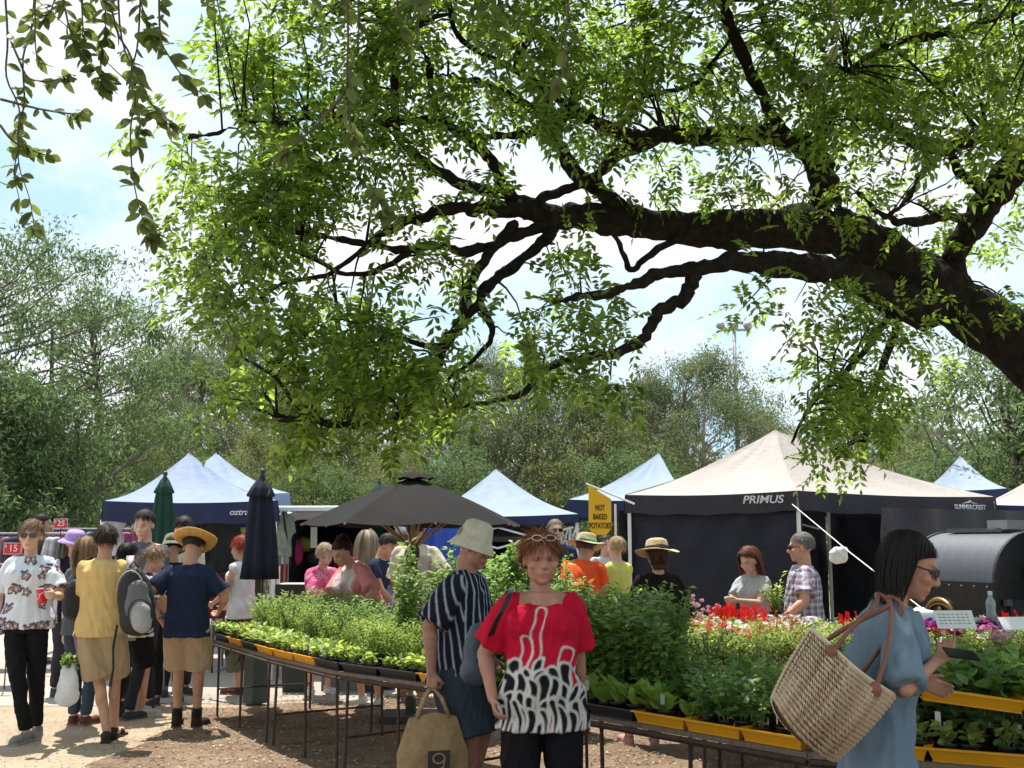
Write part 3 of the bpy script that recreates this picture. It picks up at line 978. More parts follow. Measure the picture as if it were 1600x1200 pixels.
# ------------------------------------------------------------------ people
m_skin = vcmat('skin', .55, .15, 220, .35, 0.0)
m_cloth = vcmat('cloth', .88, .35, 300, .12)
m_hair = leafmat('hair', (.5, .5, .5), (.5, .5, .5), (.5, .5, .5), 0)
HM = {}


def hairmat(c):
    k = tuple(round(x, 3) for x in c)
    if k not in HM:
        HM[k] = leafmat('hair_%d' % len(HM), tuple(x * .55 for x in c), tuple(min(1, x * 1.45) for x in c), c, .10, .62, .25)
    return HM[k]


def noise3(p, seed, freqs=((9, .5), (17, .3), (31, .2))):
    r = np.random.default_rng(seed)
    out = np.zeros(len(p))
    q = p.copy()
    for f, a in freqs:
        for _ in range(4):
            w = r.normal(size=3); w /= np.linalg.norm(w)
            w2 = r.normal(size=3)
            s = q @ w * f + r.uniform(0, 6.3)
            out += a / 2.6 * np.sin(s + 1.3 * np.sin(q @ w2 * f * .6 + r.uniform(0, 6)))
    return out


def remesh(mb, voxel, it=3):
    v, f = mb.arrays()
    me = bpy.data.meshes.new('tmp')
    me.from_pydata(v.tolist(), [], f)
    o = bpy.data.objects.new('tmp', me)
    COL.objects.link(o)
    md = o.modifiers.new('r', 'REMESH'); md.mode = 'VOXEL'; md.voxel_size = voxel
    if it:
        ms = o.modifiers.new('s', 'SMOOTH'); ms.factor = .5; ms.iterations = it
    dg = bpy.context.evaluated_depsgraph_get()
    ev = o.evaluated_get(dg)
    m2 = bpy.data.meshes.new_from_object(ev)
    bpy.data.objects.remove(o); bpy.data.meshes.remove(me)
    n = len(m2.vertices)
    V = np.empty(n * 3, np.float32); m2.vertices.foreach_get('co', V)
    N = np.empty(n * 3, np.float32); m2.vertex_normals.foreach_get('vector', N)
    return m2, V.reshape(-1, 3).astype(float), N.reshape(-1, 3).astype(float)


def finish(m2, V, cols, m, name, parent, disp=None):
    m2.vertices.foreach_set('co', np.ascontiguousarray(V, np.float32).ravel())
    at = m2.color_attributes.new('Col', 'FLOAT_COLOR', 'POINT')
    c = np.ones((len(V), 4), np.float32); c[:, :3] = cols
    at.data.foreach_set('color', c.ravel())
    m2.polygons.foreach_set('use_smooth', np.ones(len(m2.polygons), bool))
    m2.materials.clear(); m2.materials.append(m)
    m2.name = name
    m2.update()
    return link(name, m2, parent)


def ik(a, t, l1, l2, pole):
    a, t, pole = Vector(a), Vector(t), Vector(pole)
    d = t - a
    L = min(d.length, (l1 + l2) * .999)
    dn = d.normalized()
    t = a + dn * L
    x = (l1 * l1 - l2 * l2 + L * L) / (2 * L)
    h = sqrt(max(0, l1 * l1 - x * x))
    pl = pole - dn * pole.dot(dn)
    pl.normalize()
    return a + dn * x + pl * h, t


def solid(c):
    return lambda p, n: np.tile(c, (len(p), 1))


class Person:
    pass


def person(label, px, top, Y, yaw=0, sex='m', build=1.0, belly=0.0, lean=0, hp=0, hy=0, tilt=0, shl=0,
           hl=None, hr=None, fl=None, fr_=None, face_w=1.0, skin=(.50, .29, .20), voxel=.011,
           top_c=(.3, .3, .3), sleeve=.55, hem=.80, top_fit=.016, top_name='shirt', neck_drop=0.0, top_fn=None, top_rows=None, skirt_r=0.0,
           low=None, low_c=(.1, .1, .1), low_len=.0, low_fit=.012, low_name='trousers', low_fn=None,
           hair='short', hair_c=(.05, .03, .02), hair_len=.05, hair_n=260, curl=.3, hair_w=.006,
           shoe=(.05, .05, .05), shoe_h=.0, hat=None, face=True, glasses=None, elbow_l=(-.5, -.5, -.5), elbow_r=(.5, -.5, -.5),
           group=None, curlh=.5, lift=.22, seed=0, Tfix=None, sandal=False, wr=.015, palm_l=None, palm_r=None, sock=None, hat_extra=0.03, knee=(0, 1, .1)):
    rs = random.Random(seed + int(px))
    ph = R(yaw) + pi
    cph, sph = cos(ph), sin(ph)
    lean_, hp_, hy_ = R(lean), R(hp), R(hy)
    sw = {'m': .172, 'f': .148}[sex] * (0.6 + .4 * build)
    lw = build * {'m': 1.0, 'f': .93}[sex]

    # spine in units of a 1.75 m person; X right, Y forward, Z up
    HS = 1.09

    def sk():
        S = Person()
        pel = Vector((0, -sin(lean_) * .14, .95))

        def u(a): return Vector((sin(R(tilt)) * .5, sin(a), cos(a))).normalized()
        S.pel = pel
        S.waist = pel + u(lean_ * .45) * .14
        S.chest = S.waist + u(lean_ * .85) * .20
        S.uc = u(lean_); S.fc = Vector((0, cos(lean_), -sin(lean_)))
        S.nb = S.chest + S.uc * .20
        S.sh = [S.nb - S.uc * (.078 + shl * .02) + Vector((s * sw, 0, 0)) for s in (-1, 1)]
        nd = u(lean_ * .9 + hp_ * .35)
        S.hc = S.nb + nd * .152 + Vector((0, .012, 0))
        S.HR = HS * Matrix.Rotation(-hy_, 3, 'Z') @ Matrix.Rotation(-(hp_ + lean_ * .35), 3, 'X') @ Matrix.Rotation(R(tilt), 3, 'Y')
        S.nd = nd
        return S
    S = sk()
    ztop = (S.hc + S.HR @ Vector((0, 0, .118 + (hat_extra if hat else 0.008)))).z
    k = 1.0; base = Vector((0, 0, 0)); 
    for _ in range(4):
        off = Vector((S.hc.x * cph - S.hc.y * sph, S.hc.x * sph + S.hc.y * cph, 0)) * k
        q = P(px, top, Y + off.y)
        k = (Tfix / 1.75) if Tfix else q.z / ztop
        base = Vector((q.x - off.x, Y, 0))

    def loc(p):  # world to local body units
        d = Vector(p) - base
        return Vector((d.x * cph + d.y * sph, -d.x * sph + d.y * cph, d.z)) / k

    def glob(p):
        p = Vector(p) * k
        return base + Vector((p.x * cph - p.y * sph, p.x * sph + p.y * cph, p.z))

    def tg(t, default):
        if t is None: return Vector(default)
        def fit(q, hip):
            h2 = Vector((q.x - hip.x, q.y - hip.y, 0)); dz = hip.z - q.z
            mxh = sqrt(max(0, .868 ** 2 - dz * dz))
            if h2.length > mxh: h2 = h2.normalized() * mxh
            return Vector((hip.x + h2.x, hip.y + h2.y, q.z))
        if t[0] == 'p': return loc(P(t[1], t[2], t[3]))
        if t[0] == 'g':
            g = loc(G(t[1], t[2])); g.z = .085; return fit(g, S.pel + Vector((default[0] * .82, 0, -.02)))
        return Vector(t)
    hands = [tg(hl, S.sh[0] + Vector((-.06, .05, -.52))), tg(hr, S.sh[1] + Vector((.06, .05, -.52)))]
    hips = [S.pel + Vector((s * .09, 0, -.02)) for s in (-1, 1)]
    feet = [tg(fl, (-.11, 0, .085)), tg(fr_, (.11, 0, .085))]
    EL, WR = [], []
    for i, s in enumerate((-1, 1)):
        e, w = ik(S.sh[i], hands[i], .29, .26, (elbow_l, elbow_r)[i])
        EL.append(e); WR.append(w)
    KN, AN = [], []
    for i in range(2):
        kk_, a = ik(hips[i], feet[i], .435, .44, (0.12 * (-1, 1)[i] + knee[0], knee[1], knee[2]))
        KN.append(kk_); AN.append(a)
    X = Vector((1, 0, 0))
    # ---------------- body: one continuous surface
    b = MB()
    b.body = True
    ry = .118
    def torso(mb, g, z0=-.07, nt=0.0, shrink=1.0):
        up0 = Vector((0, 0, 1))
        f1 = Vector((0, cos(lean_ * .5), -sin(lean_ * .5)))
        w = build
        hipw = (.165 if sex == 'm' else .178) * (0.35 + .65 * w)
        wst = (.148 if sex == 'm' else .132) * (0.25 + .75 * w)
        chw = .168 * (0.5 + .5 * w) * (1 if sex == 'm' else .93)
        rings = []
        if z0 < -.07:
            rings.append((S.pel + up0 * z0, X, Vector((0, 1, 0)), hipw * 1.02 + g + skirt_r, ry * w * 1.05 + g + skirt_r))
        hg = g if mb.__dict__.get('body') else g + .020
        if z0 < -.07: rings = [(c_, u_, v_, a_ + .020, b_ + .020) for c_, u_, v_, a_, b_ in rings]
        rings += [(S.pel + up0 * max(z0, -.07), X, Vector((0, 1, 0)), hipw + hg, ry * (0.3 + .7 * w) * 1.02 + g + belly * .2),
                  (S.pel + up0 * .03, X, f1, hipw * .99 + g * .5 + hg * .5, ry * (0.3 + .7 * w) + g * .5 + hg * .5 + belly * .4),
                  (S.waist + f1 * belly * .35, X, f1, wst + g * 1.15, ry * (0.2 + .8 * w) * .92 + g * 1.15 + belly * .65),
                  (S.chest + S.fc * .005, X, S.fc, chw + g, ry * (0.4 + .6 * w) * 1.0 + g),
                  (S.nb - S.uc * .11, X, S.fc, chw * .98 + g, ry * .92 + g),
                  (S.nb - S.uc * (.045 + nt), X, S.fc, chw * .72 + g * .6, ry * .72 + g * .6)]
        if nt < .02:
            rings.append((S.nb - S.uc * (.012), X, S.fc, .078 + g * .7, .068 + g * .7))
        mb.loft(rings)
        if sex == 'f':
            for s in (-1, 1):
                mb.ell(S.chest + S.fc * (.075 * (0.5 + .5 * w)) + X * (s * .075) + S.uc * .03, (.072 + g, .062 + g, .07 + g))
        for i in range(2):
            mb.ell(S.sh[i] - X * ((-1, 1)[i] * .010), (.055 + min(g, .02) * .6) * lw ** .5)
            st_ = (.042, .035, .045) if nt < .02 else (.062, .098, .030)
            mb.frust(S.nb - S.uc * (st_[0]) + X * ((-1, 1)[i] * st_[1]), S.sh[i] + S.uc * .004, st_[2] + min(g, .02) * .4, .046 + min(g, .02) * .5)
    torso(b, 0)
    # neck and head
    HC, HR = S.hc, S.HR

    def H(x, y, z): return HC + HR @ Vector((x, y, z))
    b.cap(S.nb - S.uc * .03 - S.fc * .01, H(0, -.02, -.06), .062 * (.9 if sex == 'f' else 1.05) * (0.7 + .3 * build), .053 * (.88 if sex == 'f' else 1.05))
    b.ell(H(0, -.012, .028), (.0755, .096, .088), HR)
    b.ell(H(0, .030, -.035), (.060 * (.8 + .2 * build) * face_w, .062, .078), HR)
    b.ell(H(0, .020, -.060), (.056 * (0.7 + .3 * build) * face_w, .058, .050), HR)
    b.ell(H(0, .068, -.093), (.024, .020, .017), HR)
    b.cap(H(-.026, .080, .026), H(.026, .080, .026), .012, .012)
    b.cap(H(0, .086, .016), H(0, .108, -.022), .008, .013)
    b.ell(H(0, .102, -.028), (.018, .014, .010), HR)
    for s in (-1, 1):
        b.ell(H(s * .038 * face_w, .060, -.020), (.027, .026, .025), HR)
        b.ell(H(s * .078, -.004, -.006), (.010, .020, .032), HR)
    b.cap(H(-.017, .086, -.057), H(.017, .086, -.057), .0085, .0085)
    b.cap(H(-.013, .084, -.069), H(.013, .084, -.069), .009, .009)
    # arms
    hinfo = []
    for i, s in enumerate((-1, 1)):
        b.cap(S.sh[i], EL[i], .050 * lw, .040 * lw)
        b.cap(S.sh[i].lerp(EL[i], .35), S.sh[i].lerp(EL[i], .5), .050 * lw, .047 * lw)
        b.cap(EL[i], WR[i], .040 * lw, .026 * lw)
        b.cap(EL[i].lerp(WR[i], .2), EL[i].lerp(WR[i], .4), .041 * lw, .037 * lw)
        fd = (WR[i] - EL[i]).normalized()
        pn = (palm_l, palm_r)[i]
        pn = Vector(pn) if pn is not None else Vector((-s, .2, -.1))
        pn = (pn - fd * pn.dot(fd)).normalized()
        sd_ = fd.cross(pn)  # across the palm, towards the thumb
        if sd_.y + sd_.z * .3 < 0 and pn is not None: sd_ = -sd_
        hs = 1.0 if sex == 'm' else .9
        W_ = WR[i]
        kn = []
        for j, o_ in enumerate((.030, .010, -.010, -.029)):
            kp = W_ + fd * (.088 - abs(j - 1) * .004) * hs + sd_ * o_ * hs
            b.cap(W_ + sd_ * o_ * .6 * hs, kp, .014 * hs, .0115 * hs)
            kn.append(kp)
            c_ = curlh * (1 + .12 * j)
            d1 = (fd * cos(c_) + pn * sin(c_)); d2 = (fd * cos(c_ * 2.1) + pn * sin(c_ * 2.1)); d3 = (fd * cos(c_ * 2.9) + pn * sin(c_ * 2.9))
            ln = (.92, 1.0, .94, .76)[j] * hs
            r_ = .0088 * hs
            spd = sd_ * (o_ * .10)
            q1 = kp + d1 * .040 * ln + spd; q2 = q1 + d2 * .026 * ln; q3 = q2 + d3 * .019 * ln
            b.cap(kp, q1, r_, r_ * .95); b.cap(q1, q2, r_ * .95, r_ * .88); b.cap(q2, q3, r_ * .88, r_ * .75)
        t0 = W_ + fd * .02 * hs + sd_ * .022 * hs
        t1 = t0 + (fd * .75 + sd_ * .75 + pn * .3).normalized() * .045 * hs
        t2_ = t1 + (fd * .9 + sd_ * .3 + pn * (.3 + curlh * .5)).normalized() * .032 * hs
        b.cap(t0, t1, .015 * hs, .011 * hs); b.cap(t1, t2_, .011 * hs, .009 * hs)
        hinfo.append((glob(W_ + fd * .08), glob(W_ + fd * .08 + pn * .03)))
    # legs
    for i, s in enumerate((-1, 1)):
        lk = (0.45 + .55 * lw)
        b.cap(hips[i] + Vector((0, 0, -.02)), KN[i], .088 * lk, .056 * lk)
        b.cap(KN[i], AN[i], .052 * lk, .036 * lk)
        sd0 = (AN[i] - KN[i]).normalized()
        bk = Vector((0, -1, 0)); bk = (bk - sd0 * bk.dot(sd0)).normalized()
        b.ell(KN[i].lerp(AN[i], .32) + bk * .018, (.050 * lk, .050 * lk, .11))
        toe = Vector((s * .035, .16, -.045))
        b.cap(AN[i] + Vector((0, -.02, -.035)), AN[i] + toe, .034, .022)
        b.ell(AN[i] + toe * .75 + Vector((0, 0, .0)), (.042, .05, .024))
    bm_, V, N = remesh(b, voxel / k, 3)
    cols = np.tile(np.array(skin), (len(V), 1)).astype(float)
    loc_ = (V - np.array(HC)) @ np.array(HR) / HS ** 2  # into head frame
    hx, hyy, hz = loc_[:, 0], loc_[:, 1], loc_[:, 2]
    fz = np.clip((hyy - .04) / .03, 0, 1)
    if face:
        lip = np.exp(-((hx / .021) ** 2 + ((hz + .062) / .0095) ** 2)) * fz
        cols = cols * (1 - lip[:, None] * .55) + np.array([.42, .10, .09]) * lip[:, None] * .55
        mline = np.exp(-((hx / .022) ** 4 + ((hz + .063) / .0028) ** 2)) * fz
        cols *= (1 - mline[:, None] * .75)
        for s in (-1, 1):
            br = np.exp(-(((hx - s * .032) / .019) ** 4 + ((hz - .030 - .06 * (.03 - np.abs(hx))) / .0048) ** 2)) * fz
            cols = cols * (1 - br[:, None] * .65) + np.array(hair_c) * br[:, None] * .65
            ey = np.exp(-(((hx - s * .031) / .014) ** 2 + ((hz - .008) / .0075) ** 2)) * fz
            cols *= (1 - ey[:, None] * .62)
            ch = np.exp(-(((hx - s * .042) / .02) ** 2 + ((hz + .02) / .018) ** 2)) * fz
            cols = cols * (1 - ch[:, None] * .25) + np.array([.60, .20, .15]) * ch[:, None] * .25
    cols = cols * (1 + .10 * noise3(V, seed + 40, ((60, .5), (120, .5)))[:, None] * np.array([.5, 1, 1]))
    # lower the eye sockets a little
    for s in (-1, 1):
        ey = np.exp(-(((hx - s * .031) / .016) ** 2 + ((hz - .006) / .012) ** 2)) * fz
        V = V - (ey * .008)[:, None] * np.array(HR @ Vector((0, 1, 0)))
    V = V * k
    root = finish(bm_, V, cols, m_skin, 'person', None)
    root.location = base
    root.rotation_euler = (0, 0, ph)
    tag(root, label, 'person', group)
    # ---------------- top
    def clothes(mb, name, fn, seed_, amp=wr, vx=voxel):
        m2, V, N = remesh(mb, vx / k, 3)
        Vs = V + V[:, [2, 0, 1]] * [.35, 0, 0]
        nn = noise3(Vs * [1, 1, .34], seed_, ((24, .42), (50, .34), (95, .24)))
        nn = nn * .7 + (1 - np.abs(noise3(Vs * [1.2, 1.2, .30], seed_ + 9, ((20, .6), (42, .4)))) * 2) * .5
        V2 = V + N * (nn * amp)[:, None]
        return finish(m2, V2 * k, fn(V, N), m_cloth, name, root)
    if low is not None:
        t = MB()
        f1 = Vector((0, 1, 0))
        g = low_fit
        hipw = (.165 if sex == 'm' else .178) * (0.35 + .65 * build)
        g = min(low_fit, top_fit - .010)
        t.loft([(S.pel + Vector((0, 0, .05)), X, f1, hipw * .93 + g, ry * (0.3 + .7 * build) * .95 + g), (S.pel, X, f1, hipw + g, ry * (0.3 + .7 * build) * 1.05 + g),
                (S.pel + Vector((0, -.0, -.09)), X, f1, hipw * 1.0 + g, ry * (0.35 + .65 * build) * 1.04 + g)])
        lk = (0.45 + .55 * lw)
        g = low_fit
        for i in range(2):
            h0 = hips[i] + Vector((0, 0, -.02))
            if low == 'shorts':
                e = h0.lerp(KN[i], low_len or .88)
                t.frust(h0, e, .098 * lk + g, .086 * lk + g * 1.6)
                t.ell(h0, .070 * lk + min(g, top_fit - .008))
            elif low == 'capri':
                t.frust(h0, h0.lerp(KN[i], .3), .070 * lk + min(g, .01), .088 * lk + g); t.cap(h0.lerp(KN[i], .3), KN[i], .086 * lk + g, .066 * lk + g)
                t.frust(KN[i], KN[i].lerp(AN[i], low_len or .55), .066 * lk + g, .066 * lk + g)
            else:
                t.frust(h0, h0.lerp(KN[i], .25), .076 * lk + min(g, .01), .086 * lk + g); t.cap(h0.lerp(KN[i], .25), KN[i], .084 * lk + g, .058 * lk + g)
                sd0 = (AN[i] - KN[i]).normalized()
                t.frust(KN[i], AN[i] - sd0 * .02, .058 * lk + g, .043 * lk + g)
                bk = Vector((0, -1, 0)); bk = (bk - sd0 * bk.dot(sd0)).normalized()
                t.ell(KN[i].lerp(AN[i], .3) + bk * .016, (.048 * lk + g, .048 * lk + g, .11))
        clothes(t, low_name, low_fn or solid(low_c), seed + 3, amp=wr * .8)
    t = MB()
    torso(t, top_fit, z0=hem - .95, nt=neck_drop)
    for i in range(2):
        if sleeve > 0:
            sl = min(sleeve, 1.0)
            e = S.sh[i].lerp(EL[i], sl)
            g = top_fit
            gs = min(g, .016)
            t.frust(S.sh[i].lerp(e, .12), e, .052 * lw + gs, (.052 if sl < 1 else .044) * lw + g * (1.25 if sl < 1 else 1))
            t.ell(S.sh[i].lerp(e, .1), .053 * lw + gs)
            if sleeve > 1:
                t.ell(EL[i], .040 * lw + min(g, .024))
                t.frust(EL[i], EL[i].lerp(WR[i], sleeve - 1), .040 * lw + min(g, .024), .036 * lw + min(g, .02))
    S.ik = (EL, WR)
    tfn = top_fn or solid(top_c)
    clothes(t, top_name, (lambda p, n: tfn(p, n)), seed + 5)
    # ---------------- shoes
    for i, s in enumerate((-1, 1)):
        q = MB()
        A = AN[i]
        toe = Vector((s * .04, .175, -.052))
        if sandal:
            q.box(A + Vector((s * .015, .06, -.075)), (.085, .27, .02), Matrix.Rotation(-s * .2, 3, 'Z'))
            q.cap(A + Vector((-.045, .09, -.045)), A + Vector((.045, .09, -.045)), .028, .028)
            q.cap(A + Vector((0, -.04, -.03)), A + Vector((0, .02, -.01)), .04, .035)
        else:
            q.cap(A + Vector((0, -.03, -.042)), A + toe, .042, .032)
            q.ell(A + toe * .72 + Vector((0, 0, -.004)), (.048, .06, .034))
            q.frust(A + Vector((0, -.005, -.04)), A + Vector((0, -.01, .0 + shoe_h)), .046, .044)
            q.box(A + Vector((s * .018, .065, -.078)), (.088, .275, .016), Matrix.Rotation(-s * .2, 3, 'Z'))
        m2, V, N = remesh(q, .008 / k, 2)
        zz = V[:, 2] - (A.z - .072)
        c = np.where((zz < 0)[:, None] & (not sandal), np.minimum(np.array(shoe) * 1.0 + .12, .7), np.array(shoe))
        finish(m2, V * k, c, m_cloth, 'shoe', root)
        if sock is not None:
            q = MB(); q.frust(A + Vector((0, 0, -.02)), A.lerp(KN[i], .22), .046, .05)
            v, f = q.arrays(); q2 = MB(); q2.add(v * k, f); q2.build('sock', mat('sock_cloth', sock, .9), root, True)
    # ---------------- hair
    def out(mbx, name, m, smooth=True):
        v, f = mbx.arrays()
        m3 = MB(); m3.add(v * k, f)
        return m3.build(name, m, root, smooth)
    if hair != 'none':
        hm = hairmat(hair_c)
        q = MB()
        capR = Vector((.084, .099, .092)); capC = Vector((0, -.022, .036))
        keep = []
        vv = SPH.copy()
        n0 = 26
        tv, tf = [], []
        for j in range(n0 + 1):
            th = pi * j / n0 * .80
            for i in range(36):
                a = 2 * pi * i / 36
                tv.append((sin(th) * cos(a), sin(th) * sin(a), cos(th)))
        for j in range(n0):
            for i in range(36):
                f_ = (j * 36 + i, (j + 1) * 36 + i, (j + 1) * 36 + (i + 1) % 36, j * 36 + (i + 1) % 36)
                c = np.mean([tv[z] for z in f_], 0)
                if c[1] > .30 and c[2] < .50 - .25 * abs(c[0]): continue
                if abs(c[0]) > .55 and c[1] > -.15 and c[2] < -.05: continue
                if c[2] < -.62: continue
                tf.append(f_)
        tv = np.array(tv) * np.array(capR)
        tv = np.array([tuple(H(*(Vector(p) + capC))) for p in tv])
        q.add(tv, tf)
        if hair == 'bun':
            q.ell(H(0, -.085, .115), (.040, .038, .036))
        if hair in ('long', 'straight'):
            L = hair_len
            b0 = H(0, -.06, .0); 
            bk2 = -S.fc
            e = b0 + Vector((0, 0, -L)) + bk2 * .02 + Vector((0, .0, 0))
            q.loft([(b0 + Vector((0, 0, .03)), X, S.fc, .078, .05), (b0 + Vector((0, 0, -.09)) + bk2 * .01, X, S.fc, .082, .045), (b0.lerp(e, .6) + bk2 * .03, X, S.fc, .085, .034), (e + bk2 * .02, X, S.fc, .06, .018)])
        # strands
        n = int(hair_n * 1.5)
        if hair in ('long', 'straight'): lift = 0.0; curl = min(curl, .07)
        D = []
        while len(D) < n:
            d = Vector((rs.gauss(0, 1), rs.gauss(0, 1), rs.gauss(0, 1))).normalized()
            if d.y > .35 and d.z < .42 - .25 * abs(d.x): continue
            if abs(d.x) > .6 and d.y > .1 and d.z < .1: continue
            if d.z < -.45: continue
            D.append(tuple(d))
        D = np.array(D)
        HRn = np.array(HR) / HS; c0 = np.array(H(*capC))
        Rn = np.array(capR) * 1.01 * HS
        p = c0 + (D * Rn) @ HRn.T
        nr = nrm((D / Rn)) @ HRn.T
        part = np.array([rs.choice((-1, 1)) * .6 for _ in range(n)])
        g = np.array([0, 0, -1.0])
        sidev = HRn[:, 0]
        fwdv = HRn[:, 1]
        if hair == 'bun':
            tgt = np.array(H(0, -.085, .115)); d = nrm(tgt - p)
            L = np.linalg.norm(tgt - p, axis=1)
        else:
            comb = -fwdv * (.45 if hair not in ('long', 'straight') else .95) + g * .8 + np.sign(D[:, 0:1]) * sidev * .5
            if hair == 'fringe': comb = fwdv * .5 * (D[:, 1:2] > -.2) + g * .5 + sidev * .5
            d = nrm(comb - nr * np.sum(comb * nr, 1, keepdims=True) + nr * lift + rng.normal(0, curl, (n, 3)) * .8)
            L = hair_len * rng.uniform(.6, 1.15, n)
        seg = 6; hair_w = hair_w * .7; 
        rows = []
        w = hair_w * rng.uniform(.6, 1.2, n)
        for s_ in range(seg + 1):
            sdv = nrm(np.cross(d, nr))
            ww = (w * (1 - .8 * (s_ / seg) ** 2))[:, None]
            rows.append(p + sdv * ww * .5); rows.append(p - sdv * ww * .5)
            p = p + d * (L / seg)[:, None]
            d = nrm(d + g * (.42 if hair not in ('bun', 'long', 'straight') else (0 if hair == 'bun' else 1.0)) + rng.normal(0, curl, (n, 3)) * .5)
            # keep outside the head
            lc = ((p - c0) @ HRn) / (Rn * 1.03)
            ln_ = np.linalg.norm(lc, axis=1, keepdims=True)
            push = ln_ < 1
            lc = np.where(push, lc / np.maximum(ln_, .01), lc)
            p = c0 + (lc * (Rn * 1.03)) @ HRn.T
            if hair in ('long', 'straight'):   # keep the face clear
                hl_ = (p - np.array(HC)) @ HRn
                ff = (hl_[:, 1] > .012) & (hl_[:, 2] < .070)
                hl_[:, 0] = np.where(ff & (np.abs(hl_[:, 0]) < .086), np.where(hl_[:, 0] >= 0, .088, -.088), hl_[:, 0])
                hl_[:, 1] = np.where(ff, .012, hl_[:, 1])
                p = np.array(HC) + hl_ @ HRn.T
            nr = nrm(lc / Rn) @ HRn.T
            if hair in ('long', 'straight'):   # lie on the shoulders and back
                bc = np.array(S.nb - S.uc * .12)
                rel = (p - bc) / np.array([.19, .125, .17])
                rl = np.linalg.norm(rel, axis=1, keepdims=True)
                p = np.where(rl < 1, bc + rel / np.maximum(rl, .01) * np.array([.19, .125, .17]), p)
        Vh = np.stack(rows, 1)
        nv = Vh.shape[1]
        i0 = np.arange(n)[:, None] * nv
        Fh = np.concatenate([np.hstack([i0 + 2 * s_, i0 + 2 * s_ + 1, i0 + 2 * s_ + 3, i0 + 2 * s_ + 2]) for s_ in range(seg)])
        q.add(Vh.reshape(-1, 3), [tuple(r) for r in Fh.tolist()])
        out(q, 'hair', hm)
    # ---------------- hat
    if hat:
        kind, hc_, bc_ = hat
        if kind == 'bucket':
            prof = [(0, .135), (.05, .133), (.078, .118), (.088, .085), (.098, .035), (.102, .03), (.116, .008), (.134, -.022)]
            wobf = lambda r, z, a: (r * (1 + .02 * sin(3 * a)), z + .006 * sin(2 * a + 1) * (r > .1))
        elif kind == 'straw':
            prof = [(0, .128), (.06, .13), (.084, .118), (.090, .10), (.098, .045), (.104, .035), (.15, .03), (.185, .022)]
            wobf = lambda r, z, a: (r * (1 + .02 * sin(2 * a)), z + (.016 * sin(2 * a + .6) + .008 * sin(3 * a)) * (r > .12))
        elif kind == 'cowboy':
            prof = [(0, .118), (.04, .126), (.075, .13), (.088, .105), (.098, .045), (.104, .038), (.15, .045), (.178, .07), (.186, .085)]
            wobf = lambda r, z, a: (r, z - .02 * (r > .12) * abs(sin(a)) ** 2 + .01 * sin(3 * a) * (r > .12))
        else:  # felt sun hat
            prof = [(0, .118), (.05, .12), (.078, .112), (.092, .085), (.099, .04), (.104, .034), (.14, .022), (.165, .002)]
            wobf = lambda r, z, a: (r, z + .012 * sin(2 * a) * (r > .12))
        M3 = HR
        cc = H(0, -.012, .012)
        hm1 = mat('hat_%d_%d_%d' % tuple(int(x * 100) for x in hc_), hc_, .85, .15, 30, .5, 180)
        q = MB(); q.lathe(prof[:6], cc, 32, M3, wobf); o = out(q, 'hat_crown', hm1)
        q = MB()
        pr2 = prof[5:]
        thick = [(r, z - .004) for r, z in pr2][::-1]
        q.lathe(pr2 + thick, cc, 40, M3, wobf); out(q, 'brim', hm1)
        if bc_:
            q = MB(); q.lathe([(.1015, .036), (.1025, .05), (.0995, .068), (.098, .068)], cc, 32, M3)
            out(q, 'hat_band', mat('band_%d_%d_%d' % tuple(int(x * 100) for x in bc_), bc_, .8))
    if glasses:
        q = MB()
        dark = mat('sunglass_lens', (.008, .008, .01), .08, 0, spec=.8)
        if glasses == 'dark':
            for s in (-1, 1):
                pts = [(s * (.032 + .026 * cos(a) * (abs(cos(a)) ** -.3 if abs(cos(a)) > .01 else 1)), .096 - .010 * (cos(a) * .5 + .5), .008 + .019 * sin(a)) for a in [2 * pi * z / 16 for z in range(16)]]
                pts = [H(*p) for p in pts]
                if s < 0: pts = pts[::-1]
                q.prism(pts, HR @ Vector((0, .005, 0)))
                q.tube([H(s * .056, .088, .014), H(s * .074, .06, .012), H(s * .079, -.005, .008)], .003, 6)
            q.tube([H(-.012, .103, .014), H(.012, .103, .014)], .003, 6)
            out(q, 'sunglasses', dark, False)
        elif glasses == 'head':   # reading glasses pushed up on the hair
            gm = mat('pale_frame', (.55, .5, .42), .3, 0, spec=.6)
            for s in (-1, 1):
                q.tube([H(s * (.032 + .024 * cos(a)), .072 - .006 * sin(a), .105 + .013 * sin(a)) for a in [2 * pi * z / 14 for z in range(15)]], .0022, 6)
                q.tube([H(s * .056, .068, .105), H(s * .078, .04, .095), H(s * .088, -.03, .07)], .0024, 6)
            q.tube([H(-.009, .075, .107), H(.009, .075, .107)], .0022, 6)
            out(q, 'glasses', gm, False)
        elif glasses == 'headdark':
            for s in (-1, 1):
                q.ell(H(s * .032, .068, .098), (.027, .008, .016), HR)
                q.tube([H(s * .056, .062, .10), H(s * .078, .03, .09), H(s * .088, -.03, .06)], .003, 6)
            out(q, 'sunglasses', dark, True)
    Pn = Person()
    Pn.root = root; Pn.k = k; Pn.glob = glob; Pn.loc = loc; Pn.S = S; Pn.H = H; Pn.hand = hinfo; Pn.EL = EL; Pn.WR = WR; Pn.KN = KN; Pn.AN = AN; Pn.base = base
    Pn.out = out; Pn.ph = ph
    print('person %-40s k=%.3f T=%.2f base=(%.2f,%.2f)' % (label[:40], k, 1.75 * k, base.x, base.y))
    return Pn


# ---- clothing prints (flat print on cloth, in body units)
def soft(d, w):
    return np.clip(.5 - d / w, 0, 1)[:, None]


